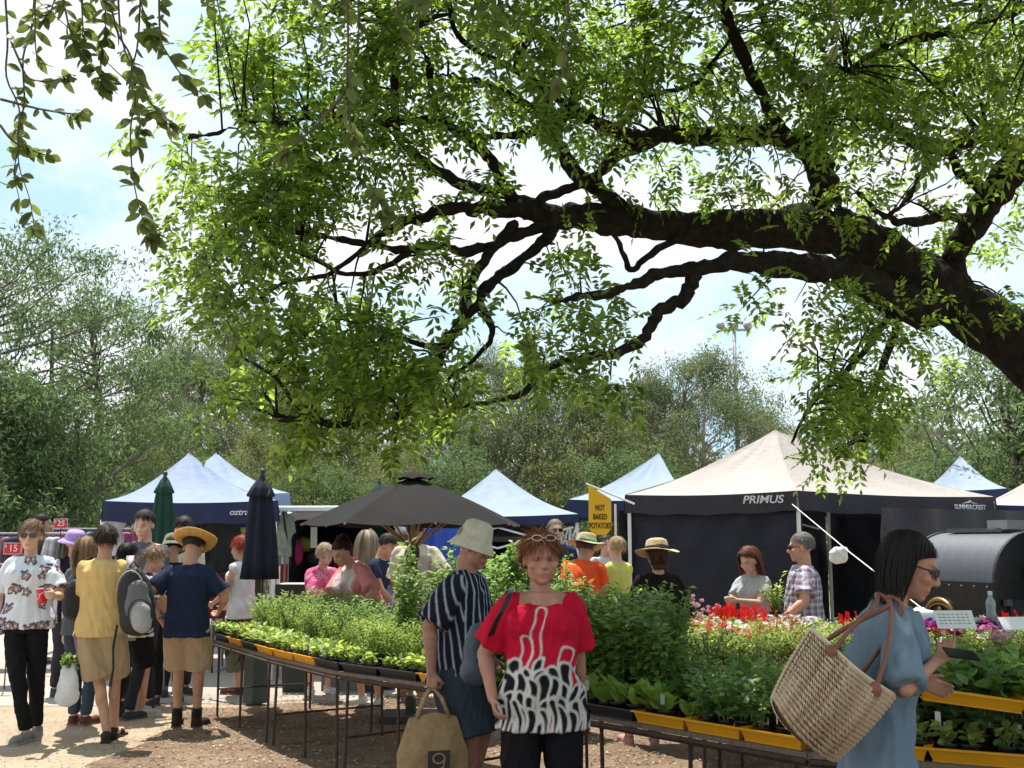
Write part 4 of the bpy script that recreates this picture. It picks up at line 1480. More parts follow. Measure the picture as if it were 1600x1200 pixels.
def stripes_v(c1, c2, period=.042, frac=.22):
    c1, c2 = np.array(c1), np.array(c2)
    def f(p, n):
        # run round the body, wobbling as cloth does; arms follow their own axis
        a = np.arctan2(p[:, 0], p[:, 1] + .001) * .15 + p[:, 0] * .15
        arm = np.abs(p[:, 0]) > .185
        u_ = np.where(arm, p[:, 1] + .2 * p[:, 2], a) + .006 * np.sin(p[:, 2] * 9)
        t_ = (u_ / period) % 1.0
        d = (np.abs(((t_ + .5) % 1) - .5) - frac / 2) * period
        m_ = soft(d, .006)
        return c1 * (1 - m_) + c2 * m_
    return f


def stripes_h(c1, c2, period=.05, frac=.4):
    c1, c2 = np.array(c1), np.array(c2)
    return lambda p, n: np.where((((p[:, 2] + .2 * np.abs(p[:, 0])) / period) % 1.0 < frac)[:, None], c2, c1)


def floral(base, pal, sc_=.095, rad=.036, seed=3, dens=.75):
    base = np.array(base); r = np.random.default_rng(seed)
    pts = []
    for a in np.arange(-3.2, 3.2, .42):
        for z in np.arange(.6, 1.6, sc_ * 1.5):
            if r.random() < dens: pts.append((a + r.uniform(-.15, .15), z + r.uniform(-.03, .03) + (.05 if int(a * 10) % 2 else 0), r.uniform(.75, 1.2)))
    pts = np.array(pts)
    pal = [np.array(c) for c in pal]
    def f(p, n):
        a = np.arctan2(p[:, 0], p[:, 1]); z = p[:, 2]
        col = np.tile(base, (len(p), 1)).astype(float)
        for q in pts:
            da = (a - q[0] + pi) % (2 * pi) - pi
            dx = da * .17; dz = z - q[1]
            ang = np.arctan2(dz, dx); d = np.hypot(dx, dz)
            rr = rad * q[2] * (1 + .13 * np.sin(5 * ang + q[0] * 7) + .1 * np.sin(3 * ang + q[1] * 40))
            col = np.where((d < rr)[:, None], pal[0], col)
            col = np.where(((d < rr * .72) & (np.sin(ang * 5 + d * 160) > -.1))[:, None], pal[1], col)
            col = np.where((d < rr * .25)[:, None], pal[2], col)
            sx, sz = dx - rad * 1.2 * cos(q[0] * 3), dz - rad * .9
            col = np.where((np.hypot(sx, sz * 1.4) < rad * .45)[:, None], pal[0], col)
        return col
    return f


def plaid(c0, c1, c2, p=.05):
    c0, c1, c2 = map(np.array, (c0, c1, c2))
    def f(q, n):
        u_ = np.arctan2(q[:, 0], q[:, 1]) * .16; z = q[:, 2]
        a = (u_ / p) % 1 < .42; b_ = (z / p) % 1 < .42
        l1 = (u_ / p + .25) % 1 < .1; l2 = (z / p + .25) % 1 < .1
        col = np.tile(c0, (len(q), 1)).astype(float)
        col = np.where(a[:, None], col * .5 + c1 * .5, col)
        col = np.where(b_[:, None], col * .5 + c1 * .5, col)
        return np.where((l1 | l2)[:, None], c2, col)
    return f


def swirls(q, n):
    """red blouse with looping white outlines that turn black and white towards the hem"""
    red, wh, bk = np.array([.50, .008, .035]), np.array([.60, .56, .53]), np.array([.012, .012, .014])
    ang = np.arctan2(q[:, 0], q[:, 1] + .02)
    x = np.where(q[:, 1] >= -.02, q[:, 0] * .95, np.sign(q[:, 0]) * (.19 + np.abs(np.abs(ang) - 1.5) * .14))
    z = q[:, 2] + .012 * np.sin(x * 35)
    x = x + .008 * np.sin(z * 38)
    col = np.tile(red, (len(q), 1)).astype(float)
    r = np.random.default_rng(11)
    L = [(.012, 1.41, .026, .055, 1.0, 0), (.075, 1.27, .026, .03, 1.02, 0), (-.105, 1.22, .030, .02, 1.0, 0), (.02, 1.17, .022, .01, .96, 1)]
    for zt, stp, hw in ((1.13, .062, .030), (1.06, .052, .026), (.87, .042, .018), (.99, .050, .024), (.93, .044, .020)):
        for cx_ in np.arange(-.30, .31, stp):
            L.append((cx_ + r.uniform(-.012, .012), zt + r.uniform(-.03, .035), hw * r.uniform(.8, 1.2), r.uniform(-.03, .03), zt - r.uniform(.13, .2), 1))
    for (cx_, zt, hw, skw, zb, fill) in L:
        t_ = np.clip((zt - z) / (zt - zb), 0, 1)
        ccx = cx_ + skw * t_
        prof = np.sqrt(np.clip(1 - (1 - np.clip((zt - z) / (hw * 1.3), 0, 1)) ** 2, 0, 1))
        w_ = hw * prof * (1 - .6 * t_ ** 1.5)
        d = np.abs(x - ccx)
        ins = soft(z - zt, .006) * soft(zb - z, .02)
        th_ = .0048 if not fill else .0062
        if fill:
            a = ins * soft(d - w_, .006)
            col = col * (1 - a) + bk * a
        a = ins * soft(np.abs(d - w_) - th_, .006)
        col = col * (1 - a) + wh * a
        a = soft(np.abs(np.hypot(x - cx_, z - (zt - hw)) - hw) - th_, .006) * soft((zt - hw * .8) - z, .006)
        col = col * (1 - a) + wh * a
    a = soft(.815 - q[:, 2], .004)
    return np.where((q[:, 2] < .772)[:, None], red * .6, col)

SK1, SK2, SK3 = (.56, .33, .24), (.48, .27, .18), (.62, .38, .28)
gY = lambda x, y: G(x, y).y

pw = person('woman in white floral tee, black leggings and sunglasses walking towards us', 50, 812, gY(50, 1158), yaw=4, sex='f', build=1.0, lean=2,
            hl=('p', 84, 930, gY(50, 1158) - .30), hr=('p', -6, 975, gY(50, 1158) - .08), fl=('g', 62, 1147), fr_=('g', 40, 1160), skin=SK3, voxel=.0085,
            top_fn=floral((.62, .67, .74), [(.10, .075, .08), (.42, .30, .31), (.66, .55, .55)], seed=4), sleeve=.78, top_fit=.032, hem=.90, neck_drop=.012,
            low='pants', low_c=(.010, .010, .012), low_fit=.008, low_name='leggings', hair='fringe', hair_c=(.20, .125, .07), hair_len=.09, hair_n=620, curl=.10,
            shoe=(.22, .20, .20), glasses='dark', elbow_l=(-.35, -.3, -.9), hy=-8, curlh=.9, seed=1)
pyl = person('man in yellow tee and khaki shorts seen from behind, wearing a backpack', 167, 820, gY(172, 1160), yaw=186, sex='m', build=.95, lean=4,
             hl=(.02, .30, 1.08), hr=(.05, .30, 1.08), fl=('g', 166, 1160), fr_=('g', 184, 1150), skin=SK2, voxel=.0085,
             top_c=(.60, .42, .17), sleeve=.72, top_fit=.026, hem=.86, low='shorts', low_c=(.36, .27, .16), low_fit=.028, low_name='shorts', low_len=.97,
             low_fn=lambda p, n: np.where((np.abs(p[:, 0]) > .155)[:, None] & (p[:, 0] < 0)[:, None], np.array([.20, .12, .20]), np.array([.36, .27, .16])),
             hair='short', hair_c=(.045, .028, .018), hair_len=.075, hair_n=620, curl=.4, shoe=(.045, .035, .03), sandal=True, hy=-12, seed=2, curlh=.9)
pgl = person('girl with long light brown hair and jeans, back turned, behind the yellow tee man', 137, 838, 9.9, yaw=170, sex='f', build=.95, lean=0,
             hr=(.16, .28, 1.02), hl=(-.20, .02, .80), fl=('g', 122, 1128), fr_=('g', 134, 1124), skin=SK3, voxel=.011, top_c=(.10, .11, .13), sleeve=.6, hem=.86,
             low='pants', low_c=(.045, .065, .10), low_fit=.014, hair='long', hair_c=(.26, .16, .085), hair_len=.27, hair_n=520, curl=.12, shoe=(.12, .05, .04), seed=3)
pst = person('woman in a white and navy striped tee with black shorts bending over the table', 243, 856, 10.45, yaw=125, sex='f', build=1.12, lean=14, hp=20,
             hl=(-.05, .42, .95), hr=(.12, .42, .95), fl=('g', 216, 1112), fr_=('g', 250, 1106), skin=SK1, voxel=.010, top_fn=stripes_h((.68, .68, .68), (.02, .025, .07), .045, .42),
             sleeve=.6, top_fit=.026, hem=.84, low='shorts', low_c=(.012, .012, .014), low_len=.95, low_fit=.022, low_name='shorts', hair='curly', hair_c=(.30, .20, .12),
             hair_len=.07, hair_n=500, curl=.7, shoe=(.45, .42, .38), seed=4)
pnv = person('man in navy polo, khaki shorts and golden straw hat, back turned', 303, 833, 9.75, yaw=176, sex='m', build=1.0, lean=5, hp=30,
             hl=('p', 251, 968, 9.7), hr=(.20, .30, 1.06), fl=('g', 287, 1127), fr_=('g', 322, 1123), skin=SK2, voxel=.0085, top_c=(.018, .026, .058), sleeve=.72, top_fit=.032, hem=.84,
             low='shorts', low_c=(.42, .31, .20), low_len=.90, low_fit=.026, low_name='shorts', hair='short', hair_c=(.05, .035, .025), hair_len=.035, hair_n=300,
             hat=('cowboy', (.62, .34, .09), None), shoe=(.035, .025, .02), shoe_h=.06, sock=(.01, .01, .012), seed=5, elbow_r=(.8, -.3, -.5))
pgr = person('tall man in a grey v-neck tee facing us, left of the green umbrella', 226, 798, 11.0, yaw=-4, sex='m', build=1.0, lean=0, hp=16,
             hl=(-.05, .34, 1.05), hr=(.05, .34, 1.05), skin=SK3, voxel=.011, top_c=(.115, .115, .135), sleeve=.65, top_fit=.026, low='pants', low_c=(.04, .04, .05),
             hair='short', hair_c=(.03, .02, .015), hair_len=.05, hair_n=360, seed=6)
pbk = person('short black-haired person with a white cup behind the backpack', 203, 848, 10.4, yaw=150, sex='f', lean=0, hr=(.08, .27, 1.36), hl=(-.05, .2, 1.1),
             skin=SK2, voxel=.012, top_c=(.30, .28, .28), hair='short', hair_c=(.008, .007, .008), hair_len=.09, hair_n=420, curl=.15, low='pants', low_c=(.03, .03, .04), seed=7)
pol = person('person in black with an olive bucket hat beside the golden straw hat', 271, 836, 11.3, yaw=200, sex='m', lean=6, hp=25, skin=SK2, voxel=.012, top_c=(.012, .012, .014),
             hair='short', hair_c=(.02, .015, .01), hat=('bucket', (.20, .19, .12), None), low='pants', low_c=(.02, .02, .025), hl=(-.04, .3, 1.05), hr=(.04, .3, 1.05), seed=8)
pdk = person('dark-haired man in a pale tee looking down under the left blue tent', 288, 810, 12.0, yaw=35, sex='m', lean=10, hp=25, skin=SK3, voxel=.012, top_c=(.55, .52, .45),
             hair='short', hair_c=(.02, .015, .012), hair_len=.07, hair_n=320, low='pants', low_c=(.03, .03, .04), hl=(-.04, .3, 1.05), hr=(.04, .3, 1.05), seed=9)
ppu = person('woman in a lilac hat and dark vest with long brown hair behind the walking woman', 118, 827, 12.0, yaw=35, sex='f', lean=3, hp=15, skin=SK1, voxel=.012,
             top_fn=lambda p, n: np.where(((np.abs(p[:, 0]) > .05) & (np.abs(p[:, 0]) < .15))[:, None] | (p[:, 1] < 0)[:, None], np.array([.015, .015, .02]), np.array([.50, .52, .62])),
             hair='long', hair_c=(.16, .08, .035), hair_len=.28, hat=('felt', (.42, .27, .60), None), low='pants', low_c=(.03, .03, .04), seed=10)
prd = person('dark-haired woman in a bright red top beside the racks at far left', 68, 803, 15.0, yaw=115, sex='f', lean=2, skin=SK2, voxel=.014, top_c=(.62, .02, .015), sleeve=1.2,
             hair='long', hair_c=(.03, .015, .01), hair_len=.25, hair_n=260, low='pants', low_c=(.03, .03, .04), hl=(-.04, .3, 1.05), hr=(.04, .3, 1.05), seed=11)
prh = person('red-haired woman in white sleeveless top and camouflage capri pants beyond the seedlings', 376, 838, 11.9, yaw=250, sex='f', build=1.05, lean=3, hp=12,
             hl=(-.12, .30, 1.02), hr=(.10, .22, 1.0), fl=('g', 388, 1074), fr_=('g', 410, 1072), skin=SK1, voxel=.011, top_c=(.72, .72, .74), sleeve=0, hem=.86,
             low='capri', low_fn=lambda p, n: np.where((noise3(p, 77, ((40, .6), (70, .4))) > .05)[:, None], np.array([.045, .055, .035]), np.array([.14, .14, .10])), low_fit=.03,
             hair='curly', hair_c=(.34, .055, .02), hair_len=.10, hair_n=520, curl=.5, shoe=(.10, .04, .03), low_name='capri_pants', seed=12)
ppk = person('older woman in a bright pink floral blouse leaning over the seedlings', 508, 851, 11.9, yaw=25, sex='f', lean=22, hp=18, hl=(-.10, .44, .95), hr=(.14, .42, .92),
             fl=('g', 524, 1076), fr_=('g', 494, 1076), skin=SK3, voxel=.010, top_fn=floral((.72, .12, .28), [(.80, .35, .45), (.55, .02, .10), (.8, .6, .65)], seed=8, dens=1), sleeve=1.1,
             low='capri', low_c=(.13, .12, .09), low_len=.35, low_fit=.03, hair='short', hair_c=(.42, .32, .22), hair_len=.07, hair_n=460, shoe=(.55, .53, .5), seed=13)
pbn = person('young woman with dark hair bun and loose pink and white top bending left', 535, 846, 11.0, yaw=318, sex='f', build=.98, lean=34, hp=22,
             hl=(-.26, .30, .98), hr=(.06, .46, .92), fl=('g', 606, 1098), fr_=('g', 570, 1092), skin=(.50, .27, .17), voxel=.0095,
             top_fn=lambda p, n: np.where((np.abs(p[:, 0]) > .10 + .02 * np.sin(p[:, 2] * 30))[:, None], np.array([.62, .24, .21]), np.array([.62, .50, .50])), sleeve=.9, top_fit=.038, hem=.86,
             low='shorts', low_c=(.10, .12, .18), low_len=.5, low_name='shorts', hair='bun', hair_c=(.035, .018, .010), hair_n=420, hair_w=.007, shoe=(.55, .55, .52), shoe_h=.02, seed=14, elbow_l=(-.9, -.2, 0))
plg = person('woman with long ash-blonde hair and red patterned top, back turned, by the van', 575, 828, 12.6, yaw=195, sex='f', lean=4, hy=25, skin=SK1, voxel=.012,
             top_fn=floral((.42, .02, .03), [(.03, .03, .03), (.5, .4, .3), (.6, .05, .05)], seed=9, dens=1), hair='long', hair_c=(.40, .32, .22), hair_len=.36, hair_n=620, curl=.2,
             low='pants', low_c=(.03, .03, .04), hl=(-.04, .3, 1.05), hr=(.04, .3, 1.05), sleeve=.6, seed=15)
pdm = person('dark-haired man in navy looking down to the right in front of the van', 606, 838, 12.3, yaw=70, sex='m', lean=16, hp=30, skin=SK2, voxel=.012, top_c=(.02, .03, .06),
             hair='short', hair_c=(.035, .028, .024), hair_len=.04, hair_n=360, low='pants', low_c=(.03, .03, .04), hl=(-.1, .34, .95), hr=(.1, .34, .95), seed=16)
pbe = person('tall person in a loose beige shirt standing beyond the pole of the grey umbrella', 650, 806, 11.7, yaw=175, sex='m', build=1.0, lean=2, skin=SK2, voxel=.011, top_c=(.52, .47, .38), sleeve=.9,
             top_fit=.04, hem=.86, low='shorts', low_c=(.30, .24, .17), fl=('g', 632, 1078), fr_=('g', 652, 1078), hr=(.28, .10, .98), hl=(-.12, .3, 1.0), hair='short', shoe=(.3, .2, .15), sandal=True, seed=17)
pbl = person('person in a lavender blue shirt standing left of the beige shirt', 626, 828, 13.2, yaw=190, sex='m', lean=0, skin=SK2, voxel=.013, top_c=(.16, .20, .48), sleeve=1.6, hair='short', hair_c=(.12, .09, .06),
             low='pants', low_c=(.05, .07, .12), seed=18)
pnf = person('man with dark sunglasses and a navy tee standing far back beyond the red blouse woman', 868, 811, 13.6, yaw=12, sex='m', lean=0, skin=SK3, voxel=.012, top_c=(.02, .03, .065), hair='short',
             hair_c=(.22, .18, .14), hair_len=.02, glasses='dark', low='pants', low_c=(.03, .03, .04), seed=19)
por = person('stooping man in a bright orange tee and a straw hat with a green band', 916, 833, 11.2, yaw=150, sex='m', build=1.15, lean=26, hp=5, skin=SK2, voxel=.011, top_c=(.75, .095, .025), hl=(-.1, .42, .95), hr=(.1, .42, .95),
             hair='short', hair_c=(.1, .08, .06), hat=('straw', (.52, .40, .24), (.10, .38, .14)), low='pants', low_c=(.03, .03, .04), top_fit=.03, seed=20)
pyg = person('blonde person in a lime yellow tee at the left end of the big pale tent', 962, 838, 12.2, yaw=215, sex='f', lean=4, skin=SK3, voxel=.012, top_c=(.50, .52, .14), hair='short', hair_c=(.45, .33, .18), hair_len=.09,
             low='pants', low_c=(.03, .03, .04), hl=(-.04, .3, 1.05), hr=(.04, .3, 1.05), seed=21)
pdh = person('dark-haired person in a pale top far behind the potato sign', 946, 836, 14.5, yaw=20, sex='m', lean=2, skin=SK1, voxel=.014, top_c=(.55, .50, .50), hair='short', hair_c=(.03, .02, .018), low='pants', low_c=(.03, .03, .04), seed=22)
pbc = person('woman in long black coat and black-banded straw hat, back turned, between the plant tables', 1026, 841, gY(995, 1165), yaw=188, sex='f', build=1.12, lean=2, hp=8,
             hl=(-.12, .30, 1.15), hr=(.16, .22, 1.0), fl=('g', 968, 1164), fr_=('g', 1022, 1166), skin=SK1, voxel=.0095, top_c=(.013, .010, .010), sleeve=1.75, top_fit=.036, hem=.58, skirt_r=.035, top_name='coat',
             low='pants', low_c=(.02, .03, .06), low_fit=.014, hair='long', hair_c=(.10, .04, .02), hair_len=.13, hat=('straw', (.62, .47, .28), (.01, .01, .01)), shoe=(.45, .22, .22), seed=23)
prn = person('woman with long reddish hair and grey tee picking red flowers', 1170, 857, 10.1, yaw=312, sex='f', build=.95, lean=8, hp=24, hl=('p', 1150, 938, 9.75), hr=('p', 1140, 942, 9.85),
             skin=SK3, voxel=.0095, top_c=(.40, .42, .42), sleeve=.62, top_fit=.026, hair='long', hair_c=(.18, .055, .025), hair_len=.30, hair_n=620, curl=.12, glasses='headdark', low='pants', low_c=(.03, .03, .04), seed=24, curlh=.7)
ppl = person('grey-haired man in sunglasses and a plaid shirt holding up a potted plant', 1250, 832, 9.6, yaw=262, sex='m', build=1.12, belly=.03, lean=0, hp=6, hr=('p', 1232, 962, 9.45), hl=('p', 1222, 968, 9.25),
             skin=(.60, .30, .21), voxel=.009, top_fn=plaid((.42, .44, .55), (.16, .03, .09), (.62, .60, .62), .055), sleeve=.78, top_fit=.028, hem=.84, hair='short', hair_c=(.22, .20, .19), hair_len=.035, hair_n=560,
             glasses='dark', low='pants', low_c=(.04, .05, .08), seed=25, curlh=.9)
# foreground
psm = person('man in black and white striped shirt and cream bucket hat looking down', 742, 815, 6.6, yaw=72, sex='m', build=1.12, belly=.03, lean=8, hp=17,
             hr=('p', 674, 1050, 6.35), hl=(-.24, .12, .93), skin=(.36, .18, .125), voxel=.0068, top_fn=stripes_v((.013, .015, .028), (.40, .42, .48), .046, .2), sleeve=.92, top_fit=.036, hem=.82, neck_drop=0,
             low='shorts', low_c=(.035, .045, .06), low_fit=.035, low_len=.98, low_name='shorts', hair='short', hair_c=(.35, .33, .31), hair_len=.03, hair_n=300, hat=('bucket', (.60, .54, .42), None),
             shoe=(.06, .05, .04), seed=26, curlh=1.15, wr=.016)
pred = person('auburn-haired woman in a red blouse with looping white and black print, glasses pushed up', 845, 832, 5.3, yaw=3, sex='f', build=1.10, face_w=1.16, belly=.04, lean=0, hp=4, hy=-6,
              hr=('p', 770, 1092, 5.2), hl=(-.21, -.12, .88), skin=(.42, .20, .14), voxel=.0062, top_fn=swirls, sleeve=.80, top_fit=.030, hem=.805, neck_drop=.030, low='pants', low_c=(.010, .009, .011), low_fit=.022,
              hair='curly', hair_c=(.20, .065, .03), hair_len=.095, hair_n=1500, hair_w=.0050, curl=.55, lift=.5, glasses='head', shoe=(.03, .03, .03), seed=27, elbow_r=(.6, -.8, -.2), elbow_l=(-.6, -.8, -.2), curlh=.45, wr=.016, top_name='blouse')
pbw = person('black-haired woman in sunglasses and chambray shirt looking down at her phone', 1420, 836, 4.2, yaw=74, sex='f', build=.84, lean=13, hp=18,
             hr=('p', 1462, 1034, 4.05), hl=('p', 1440, 1066, 4.45), skin=(.44, .22, .15), voxel=.0068, top_c=(.15, .205, .265), sleeve=.95, top_fit=.028, hem=.66, skirt_r=.045, elbow_r=(.9, -.35, -.55), low='pants', low_fit=.003, low_c=(.012, .011, .014),
             hair='straight', hair_c=(.012, .009, .009), hair_len=.25, hair_n=2600, hair_w=.0045, curl=.05, glasses='dark', shoe=(.03, .03, .03), seed=28, palm_r=(0, .1, 1), curlh=.5, wr=.024)
# small eyes for the woman who looks at us
q = MB()
for s in (-1, 1):
    q.ell(pred.H(s * .031, .0775, .0065), (.0100, .0085, .0040), pred.S.HR)
pred.out(q, 'eyes', mat('eye_white', (.34, .29, .27), .25, 0, spec=.5))
q = MB()
for s in (-1, 1):
    q.ell(pred.H(s * .031 + .001, .0845, .0065), (.0054, .0022, .0044), pred.S.HR)
pred.out(q, 'irises', mat('iris_brown', (.03, .02, .015), .2, 0, spec=.6))
CN = {(.02, .03, .07): 'navy', (.04, .05, .06): 'charcoal', (.15, .17, .20): 'slate grey', (.30, .33, .38): 'pale grey-blue', (.45, .42, .42): 'light grey', (.30, .05, .10): 'crimson', (.06, .10, .16): 'denim blue', (.02, .02, .02): 'black', (.22, .12, .16): 'plum', (.5, .16, .3): 'pink', (.10, .12, .09): 'dark green', (.5, .1, .2): 'raspberry', (.06, .05, .035): 'olive brown', (.03, .035, .03): 'blackish green', (.09, .08, .06): 'khaki brown', (.45, .55, .45): 'mint', (.6, .2, .2): 'coral', (.5, .52, .55): 'silver grey'}
ORD = ['leftmost', 'second from left', 'third from left', 'fourth from left', 'fifth from left', 'sixth from left', 'seventh from left', 'eighth from left', 'ninth from left', 'tenth from left', 'eleventh from left', 'twelfth from left', 'thirteenth from left', 'fourteenth from left', 'fifteenth from left', 'sixteenth from left', 'rightmost']

# ------------------------------------------------------------------ tents
m_white = mat('white_metal', (.72, .72, .72), .4, .05, 6, spec=.5)
m_grey = mat('grey_metal', (.32, .32, .33), .45, .1, 6, spec=.5)
m_steel = mat('dark_steel', (.06, .055, .05), .5, .3, 12, spec=.5, metal=.4)
m_rust = mat('rusty_steel', (.065, .038, .028), .8, .4, 25, .3, 80)
m_navy = mat('navy_canvas', (.018, .026, .075), .8, .15, 3, .4, 30)
m_navy2 = mat('charcoal_canvas', (.030, .028, .036), .8, .15, 3, .4, 30)
m_blue = mat('sheen_pale_blue_canvas', (.24, .30, .44), .75, .12, 1.5, .5, 14, trans=.15)  # roof blue lightened to carry the high-sun sheen on navy canvas
m_blue2 = mat('sheen_sky_blue_canvas', (.27, .34, .44), .75, .12, 1.5, .5, 14, trans=.15)  # likewise a blue lightened for the sun's sheen on the roofs
m_beige = mat('beige_canvas', (.42, .375, .345), .75, .08, 1.5, .5, 14, trans=.12)
m_ink = mat('white_ink', (.62, .62, .64), .7, 0)
m_blk = mat('black_ink', (.012, .012, .012), .7, 0)
m_wall = mat('dark_blue_tarpaulin', (.007, .009, .020), .5, .3, 2.5, .9, 5, spec=.35)


def tent(label, near, left, right, peak_px, peak_py, peakY, eave, val, roofm, valm, legs=True, far=None, struts=False, sag=.12, group='market canopy tents'):
    """corners are ground points; eave = height of the roof edge"""
    c = [Vector((*near, 0)), Vector((*left, 0)), None, Vector((*right, 0))]
    c[2] = Vector((*far, 0)) if far else c[1] + c[3] - c[0]
    ctr = (c[0] + c[1] + c[2] + c[3]) / 4
    pk = P(peak_px, peak_py, ctr.y)
    t = empty('canopy_tent', ctr, 0, label, 'tent', group)
    top = [q - ctr + Vector((0, 0, eave)) for q in c]
    pkl = Vector((pk.x - ctr.x, 0, pk.z))
    n = 12
    for i in range(4):
        a, b = top[i], top[(i + 1) % 4]
        mb = MB(); vs = []; rows = []
        for r in range(n + 1):
            s_ = r / n
            row = []
            for k in range(n + 1):
                e = a.lerp(b, k / n)
                p = e.lerp(pkl, s_)
                sg = sag * sin(pi * s_) * (1 - .3 * s_) * (1 + .5 * sin(pi * k / n))
                p.z -= sg + .03 * sin(pi * k / n) * (1 - s_) - .012 * sin(k * 1.9 + i) * sin(s_ * 7 + i)
                row.append(len(vs)); vs.append(tuple(p))
            rows.append(row)
        f = []
        for r in range(n):
            for k in range(n):
                f.append((rows[r][k], rows[r][k + 1], rows[r + 1][k + 1], rows[r + 1][k]))
        mb.add(vs, f)
        mb.build('roof_panel', roofm, t, True)
        # valance: hangs from the edge, gently wavy
        mb = MB(); vs = []; f = []
        m_ = 24
        out = ((a + b) / 2); out.z = 0; out.normalize()
        for k in range(m_ + 1):
            e = a.lerp(b, k / m_); e.z -= .03 * sin(pi * k / m_)
            w_ = .012 * sin(k * 1.3 + i) * 1
            for z_, o_ in ((0.004, .004), (-val * .5, .012 + w_), (-val + .01 * sin(k * .9), .016 + w_ * 1.6)):
                vs.append(tuple(e + out * o_ + Vector((0, 0, z_))))
        for k in range(m_):
            for j in range(2):
                q = k * 3 + j
                f.append((q, q + 3, q + 4, q + 1))
        mb.add(vs, f)
        mb.build('valance', valm, t, True)
    if legs:
        for i in range(4):
            q = top[i]
            ins = Vector((-q.x, -q.y, 0)).normalized() * .05
            mb = MB(); mb.box(Vector((q.x, q.y, eave / 2 - .03)) + ins, (.042, .042, eave - .06)); mb.build('leg', m_white, t)
            mb = MB(); mb.box(Vector((q.x, q.y, .006)) + ins, (.12, .12, .012)); mb.build('foot_plate', m_grey, t)
    if struts:
        for i in range(4):
            a, b = top[i], top[(i + 1) % 4]
            for (u0, z0, u1, z1) in ((.02, -.12, .5, -.42), (.02, -.42, .5, -.12), (.5, -.42, .98, -.12), (.5, -.12, .98, -.42)):
                mb = MB(); mb.tube([a.lerp(b, u0) * .97 + Vector((0, 0, z0)), a.lerp(b, u1) * .97 + Vector((0, 0, z1))], .016, 6)
                mb.build('strut', m_white, t)
    return t, top, ctr


def xy(px, Y):
    q = P(px, 848, Y)
    return (q.x, q.y)


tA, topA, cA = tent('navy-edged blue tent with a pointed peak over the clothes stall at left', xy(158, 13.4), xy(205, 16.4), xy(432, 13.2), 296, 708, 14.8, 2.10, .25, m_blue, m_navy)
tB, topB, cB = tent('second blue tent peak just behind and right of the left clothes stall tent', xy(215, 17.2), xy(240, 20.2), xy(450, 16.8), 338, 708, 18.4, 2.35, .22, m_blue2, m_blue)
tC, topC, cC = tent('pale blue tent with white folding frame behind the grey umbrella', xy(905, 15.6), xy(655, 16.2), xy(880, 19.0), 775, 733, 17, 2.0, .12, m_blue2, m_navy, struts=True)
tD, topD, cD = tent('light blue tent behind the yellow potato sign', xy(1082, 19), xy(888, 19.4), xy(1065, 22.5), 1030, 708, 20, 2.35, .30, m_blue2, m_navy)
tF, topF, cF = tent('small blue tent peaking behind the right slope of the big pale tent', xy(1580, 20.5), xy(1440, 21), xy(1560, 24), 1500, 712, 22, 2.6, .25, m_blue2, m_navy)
tG, topG, cG = tent('white-roofed navy-edged tent cut off by the right edge', xy(1532, 15.2), xy(1500, 18.6), xy(1760, 14.6), 1680, 705, 16.5, 2.12, .24, m_beige, m_navy)
pn, pl_, pr_ = (3.44, 13.3), (1.49, 14.5), (6.62, 15.1)
tE, topE, cE = tent('big pale beige tent with charcoal valance over the baked potato stall', pn, pl_, pr_, 1212, 672, 15.6, 2.22, .24, m_beige, m_navy2, sag=.10)


def on_face(t, ctr, a, b, u_, z, body, size, m, **kw):
    """lettering on a valance running from local corner a to b"""
    d = (b - a); d.z = 0; d.normalize()
    n = Vector((d.y, -d.x, 0))
    if n.y > 0: n = -n; 
    d2 = Vector((-n.y, n.x, 0))
    R3 = face_R(d2)
    p = a.lerp(b, u_); p.z += z
    return text(body, size, p + n * .045, R3, m, t, **kw)


on_face(tE, cE, topE[1], topE[0], .93, -.10, 'PRIMUS', .135, m_ink, align='RIGHT', sx=1.15, shear=.2)
on_face(tE, cE, topE[0], topE[3], .84, -.15, 'SUMMERCREST', .085, m_ink, sx=1.1)
dE = (topE[3] - topE[0]); dE.z = 0; dE.normalize(); nE = Vector((dE.y, -dE.x, 0))
mb = MB()
p0 = topE[0].lerp(topE[3], .84) + nE * .05 + Vector((0, 0, -.085))
for w_ in (0,):
    mb.prism([p0 + dE * x + Vector((0, 0, z)) for x, z in ((-.17, -.02), (-.04, .012), (-.01, .03), (.03, .005), (.16, -.02), (.03, -.008), (0, .004), (-.03, -.006))], nE * .003)
mb.build('logo', m_ink, tE)
on_face(tA, cA, topA[0], topA[3], .80, -.14, 'oztrail', .10, m_ink, sx=1.1, shear=.2)


def hung_wall(t, a, b, z0, z1, m, inset=.10, fold=.03, seed=1, name='side_wall'):
    mb = MB(); vs = []; f = []
    n, mz = 44, 14
    d = (b - a); d.z = 0; nn = Vector((d.y, -d.x, 0)).normalized()
    for k in range(n + 1):
        for j in range(mz + 1):
            u_ = k / n; v_ = j / mz
            q = a.lerp(b, -.01 + 1.02 * u_); q.z = z0 + (z1 - z0) * v_
            w_ = fold * (sin(u_ * 17 + seed + 2 * v_) * .35 + .5 * sin((u_ - (1 - v_) * .45) * 30 + seed) * (v_ ** 2) + .5 * sin((u_ + (1 - v_) * .5) * 26 + seed) * (v_ ** 2))
            vs.append(tuple(q - nn * (-w_) + nn * (-inset if nn.y < 0 else inset)))
    for k in range(n):
        for j in range(mz):
            q = k * (mz + 1) + j
            f.append((q, q + mz + 1, q + mz + 2, q + 1))
    mb.add(vs, f)
    return mb.build(name, m, t, True)


